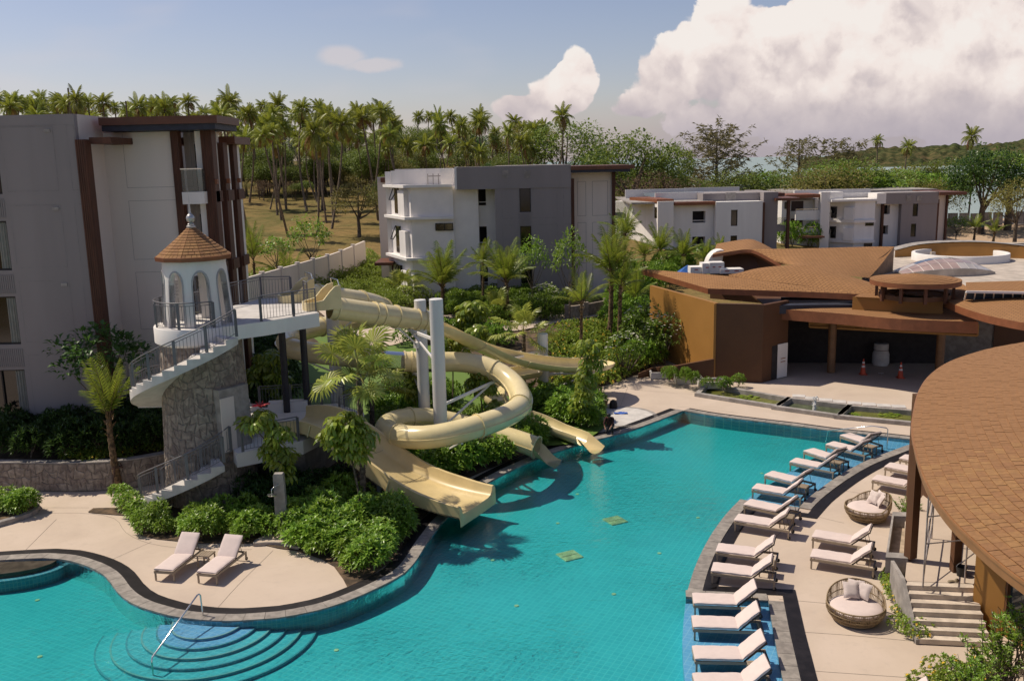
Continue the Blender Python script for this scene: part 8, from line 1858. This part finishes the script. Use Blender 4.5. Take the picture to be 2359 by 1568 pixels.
def on_land(x,y):
    d=ray(x,y); Yq=95
    while Yq<330:
        p=CAMP+d*(Yq/d.y)
        if p.z<=T_land(p.x,p.y): return Vector((p.x,p.y,T_land(p.x,p.y)))
        Yq+=1.0
    return None
hx=random.Random(33); slope=[]; SLP=[]
for k in range(60):
    x=hx.uniform(555,900); y=hx.uniform(432,562) if x<770 else hx.uniform(400,470)
    b_=on_land(x,y)
    if b_ is None or any((b_-q).length<3.2 for q in slope): continue
    slope.append(b_); h=min(17,max(8.5,aty(x,hx.uniform(248,345),b_.y).z-b_.z))
    SLP.append((x,coco('x',b_,h,'palms standing on the dry slope',400+k,hx.uniform(.9,1.2))))
    if len(slope)>=26: break
ORD='first second third fourth fifth sixth seventh eighth ninth tenth eleventh twelfth thirteenth fourteenth fifteenth sixteenth seventeenth eighteenth nineteenth twentieth'.split()
SLP.sort(key=lambda q:q[0]); hf=len(SLP)//2
for i,(x,t) in enumerate(SLP): t['label']=('bare trunked coconut palm on the dry slope, '+ORD[i]+' counted from the left villa') if i<hf else ('bare trunked coconut palm on the dry slope, '+ORD[len(SLP)-1-i]+' counted from the middle villa')
for k in range(46):
    x=hx.uniform(545,1000); Y=hx.uniform(172,200); b_=at_g(x,400,Y); plant_tree(hx.choice(K_BR+K_OL+K_BR),'bushy green tree in the thicket behind the slope palms',b_,hx.uniform(.7,1.25),'thicket behind the slope palms',name='woodland_tree')
# forest behind and between the palms
spec=[(K_OL[0],820,425,118,'wide olive green bush tree at the right of the grassy slope',6.2,1.1),(K_BR[0],1455,312,150,'round topped broad tree right of the palm grove',6.9,1.15),(K_BR[1],1540,340,155,'light green tree beside the round topped one',6.9,.8),(K_BR[2],1300,288,190,'tall green tree behind the middle villa roof on the right',6.9,1.2),(K_DK[0],1390,345,160,'dark green tree between the grove and the round topped tree',7.2,1.0),(K_OL[1],1215,283,230,'brownish crown rising behind the middle villa roof',6.4,1.2),(K_DR[0],1490,400,140,'leafless brown thicket right of the middle villa',5.4,1.3),(K_DR[1],1560,405,160,'brown dry thicket below the light green tree',5.4,1.5),(K_BR[1],1580,410,170,'low green tree left of the tall wispy tree',6.9,1.2)]
for kd,x,y,Y,lab,nat,wd_ in spec: tree_at(kd,lab,x,y,Y,nat,None,wide=wd_)
hx=random.Random(9)
for k in range(120):
    x=hx.uniform(-20,1400); Y=hx.choice((hx.uniform(185,230),hx.uniform(235,300),hx.uniform(215,300))); b_=at_g(x,400,Y); kd=hx.choice(K_BR+K_OL+K_BR+K_DK[:1]+K_DR[:1]); 
    if x<900 and Y<200: Y=hx.uniform(215,300); b_=at_g(x,400,Y)
    s=hx.uniform(.8,1.6); plant_tree(kd,'tree in the mixed wood behind the coconut grove',b_,s,'mixed wood on the hill',name='woodland_tree')
for k in range(46):
    x=hx.uniform(560,900); Y=hx.uniform(165,215); b_=at_g(x,400,Y); plant_tree(hx.choice(K_OL+K_BR+K_DR),'low bush among the palm trunks on the slope',b_,hx.uniform(.35,.7),'bushes among the palm trunks',name='hillside_bush')
for k in range(26):
    x=hx.uniform(850,1420); Y=hx.uniform(105,150); b_=at_g(x,400,Y); plant_tree(hx.choice(K_OL+K_BR),'bushy tree close behind the middle villa',b_,hx.uniform(.6,.95),'trees close behind the middle villa',name='woodland_tree')
# shore trees at the right
tree_at(K_CAS[0],'tall wispy tree against the sea in the centre right',1652,272,185,13.2,None,name='casuarina_tree',wide=1.25)
for k,(x,y,kd,lab) in enumerate(((1838,285,K_CAS[1],'largest feathery tree of the three over the far villas'),(1920,292,K_CAS[2],'middle feathery tree over the far villas'),(1965,300,K_CAS[2],'right feathery tree over the far villas'))): tree_at(kd,lab,x,y,205,(12,10,10)[k]+.6,None,name='casuarina_tree',wide=1.1)
for k,(x,y,Y,kd,lab) in enumerate(((1745,390,190,K_ALM[0],'low spreading green tree left behind the far villa roofs'),(1830,398,195,K_ALM[1],'spreading green tree behind the far villa roofs below the feathery trees'),(1930,372,190,K_ALM[0],'spreading green tree right of the feathery trees'),(1700,400,175,K_BR[0],'bushy tree at the foot of the tall wispy tree'),(2010,395,185,K_OL[0],'olive green tree left of the short coconut palm'),(2070,378,200,K_OL[1],'olive green tree between the two shore palms'),(2150,385,190,K_ALM[1],'yellow green tree right of the centre shore palm'),(2160,410,175,K_OL[0],'low olive tree before the headland'),(1640,415,165,K_DR[0],'brown dry tree at the left of the tall wispy tree'),(2100,412,170,K_OL[1],'low olive tree behind the far right villa'))): tree_at(kd,lab,x,y,Y,6.8,None,z=-1.6,wide=1.15)
tree_at(K_DK[0],'big dense dark green tree at the right edge',2270,338,168,7.3,None,z=-1.5,wide=1.05); tree_at(K_ALM[0],'bright topped green tree in front of the dense dark one',2330,345,172,6.5,None,z=-1.5,wide=1.1); tree_at(K_DK[1],'dark green tree at the far right behind the fence',2390,365,175,7.3,None,z=-1.5); tree_at(K_OL[0],'feathery olive tree at the right edge above the fence',2350,420,150,6.4,None,z=-1.5); tree_at(K_SM[0],'small bushy tree at the corner of the far right villa',2213,498,150,3.6,None,z=-1.4,wide=1.2)
hx=random.Random(21)
for k in range(34):
    x=hx.choice((hx.uniform(1420,1600),hx.uniform(1700,2200),hx.uniform(1700,2200),hx.uniform(1880,2180))); Y=hx.uniform(165,215); y=hx.uniform(385,425) if x<1900 else hx.uniform(372,425)
    tree_at(hx.choice(K_ALM+K_OL+K_BR+K_OL),'tree in the green belt along the shore behind the far villas',x,y,Y,6.8,'trees in the shore belt',z=-1.6,wide=1.35,name='shore_tree')
# headland across the water
def headmat():
    m=bpy.data.materials.new('wooded_headland'); m.use_nodes=True; n=NT(m.node_tree); n.n.clear(); p=n.new('ShaderNodeBsdfPrincipled'); o=n.new('ShaderNodeOutputMaterial'); n.l.new(p.outputs[0],o.inputs[0]); p.inputs['Roughness'].default_value=1; p.inputs['Specular IOR Level'].default_value=0
    ge=n.new('ShaderNodeNewGeometry'); a=n.noise(ge.outputs['Position'],.012,4,.6); b=n.noise(ge.outputs['Position'],.09,4,.7); c=n.ramp(a,[(.35,(.075,.09,.035)),(.55,(.12,.10,.045)),(.68,(.16,.11,.06))]); c=n.mix(n.smooth(b,.4,.65),(.035,.045,.02,1),c); n.l.new(c,p.inputs['Base Color']); return m
hl=MB(); NXh=320; prof=[(1840,372),(1900,366),(1960,352),(2020,342),(2080,340),(2140,342),(2190,336),(2240,338),(2300,332),(2359,322),(2450,312),(2700,300)]
def hy(x):
    for (a,b_),(c,d) in zip(prof[:-1],prof[1:]):
        if a<=x<=c: return b_+(d-b_)*(x-a)/(c-a)
    return 372
rows=[]
for j in range(14):
    v=j/13; Yh=1250+v*500; r_=[]
    for i in range(NXh+1):
        x=1840+860*i/NXh; tz=aty(x,hy(x),1650).z; px=aty(x,360,Yh).x; z=-4+(tz+4)*(math.sin(v*math.pi/2)**.8)+7*mnoise.noise(Vector((px*.018,Yh*.018,0)))*(v>.05)+5.5*mnoise.noise(Vector((px*.09,Yh*.07,3)))*(v>.05); r_.append(Vector((px,Yh,z)))
    rows.append(r_)
hl.loft(rows,False,flip=False); tag(hl.build('headland',headmat()),kind='structure')
print('objects',len(bpy.data.objects),'tris approx',sum(len(m_.polygons) for m_ in bpy.data.meshes))
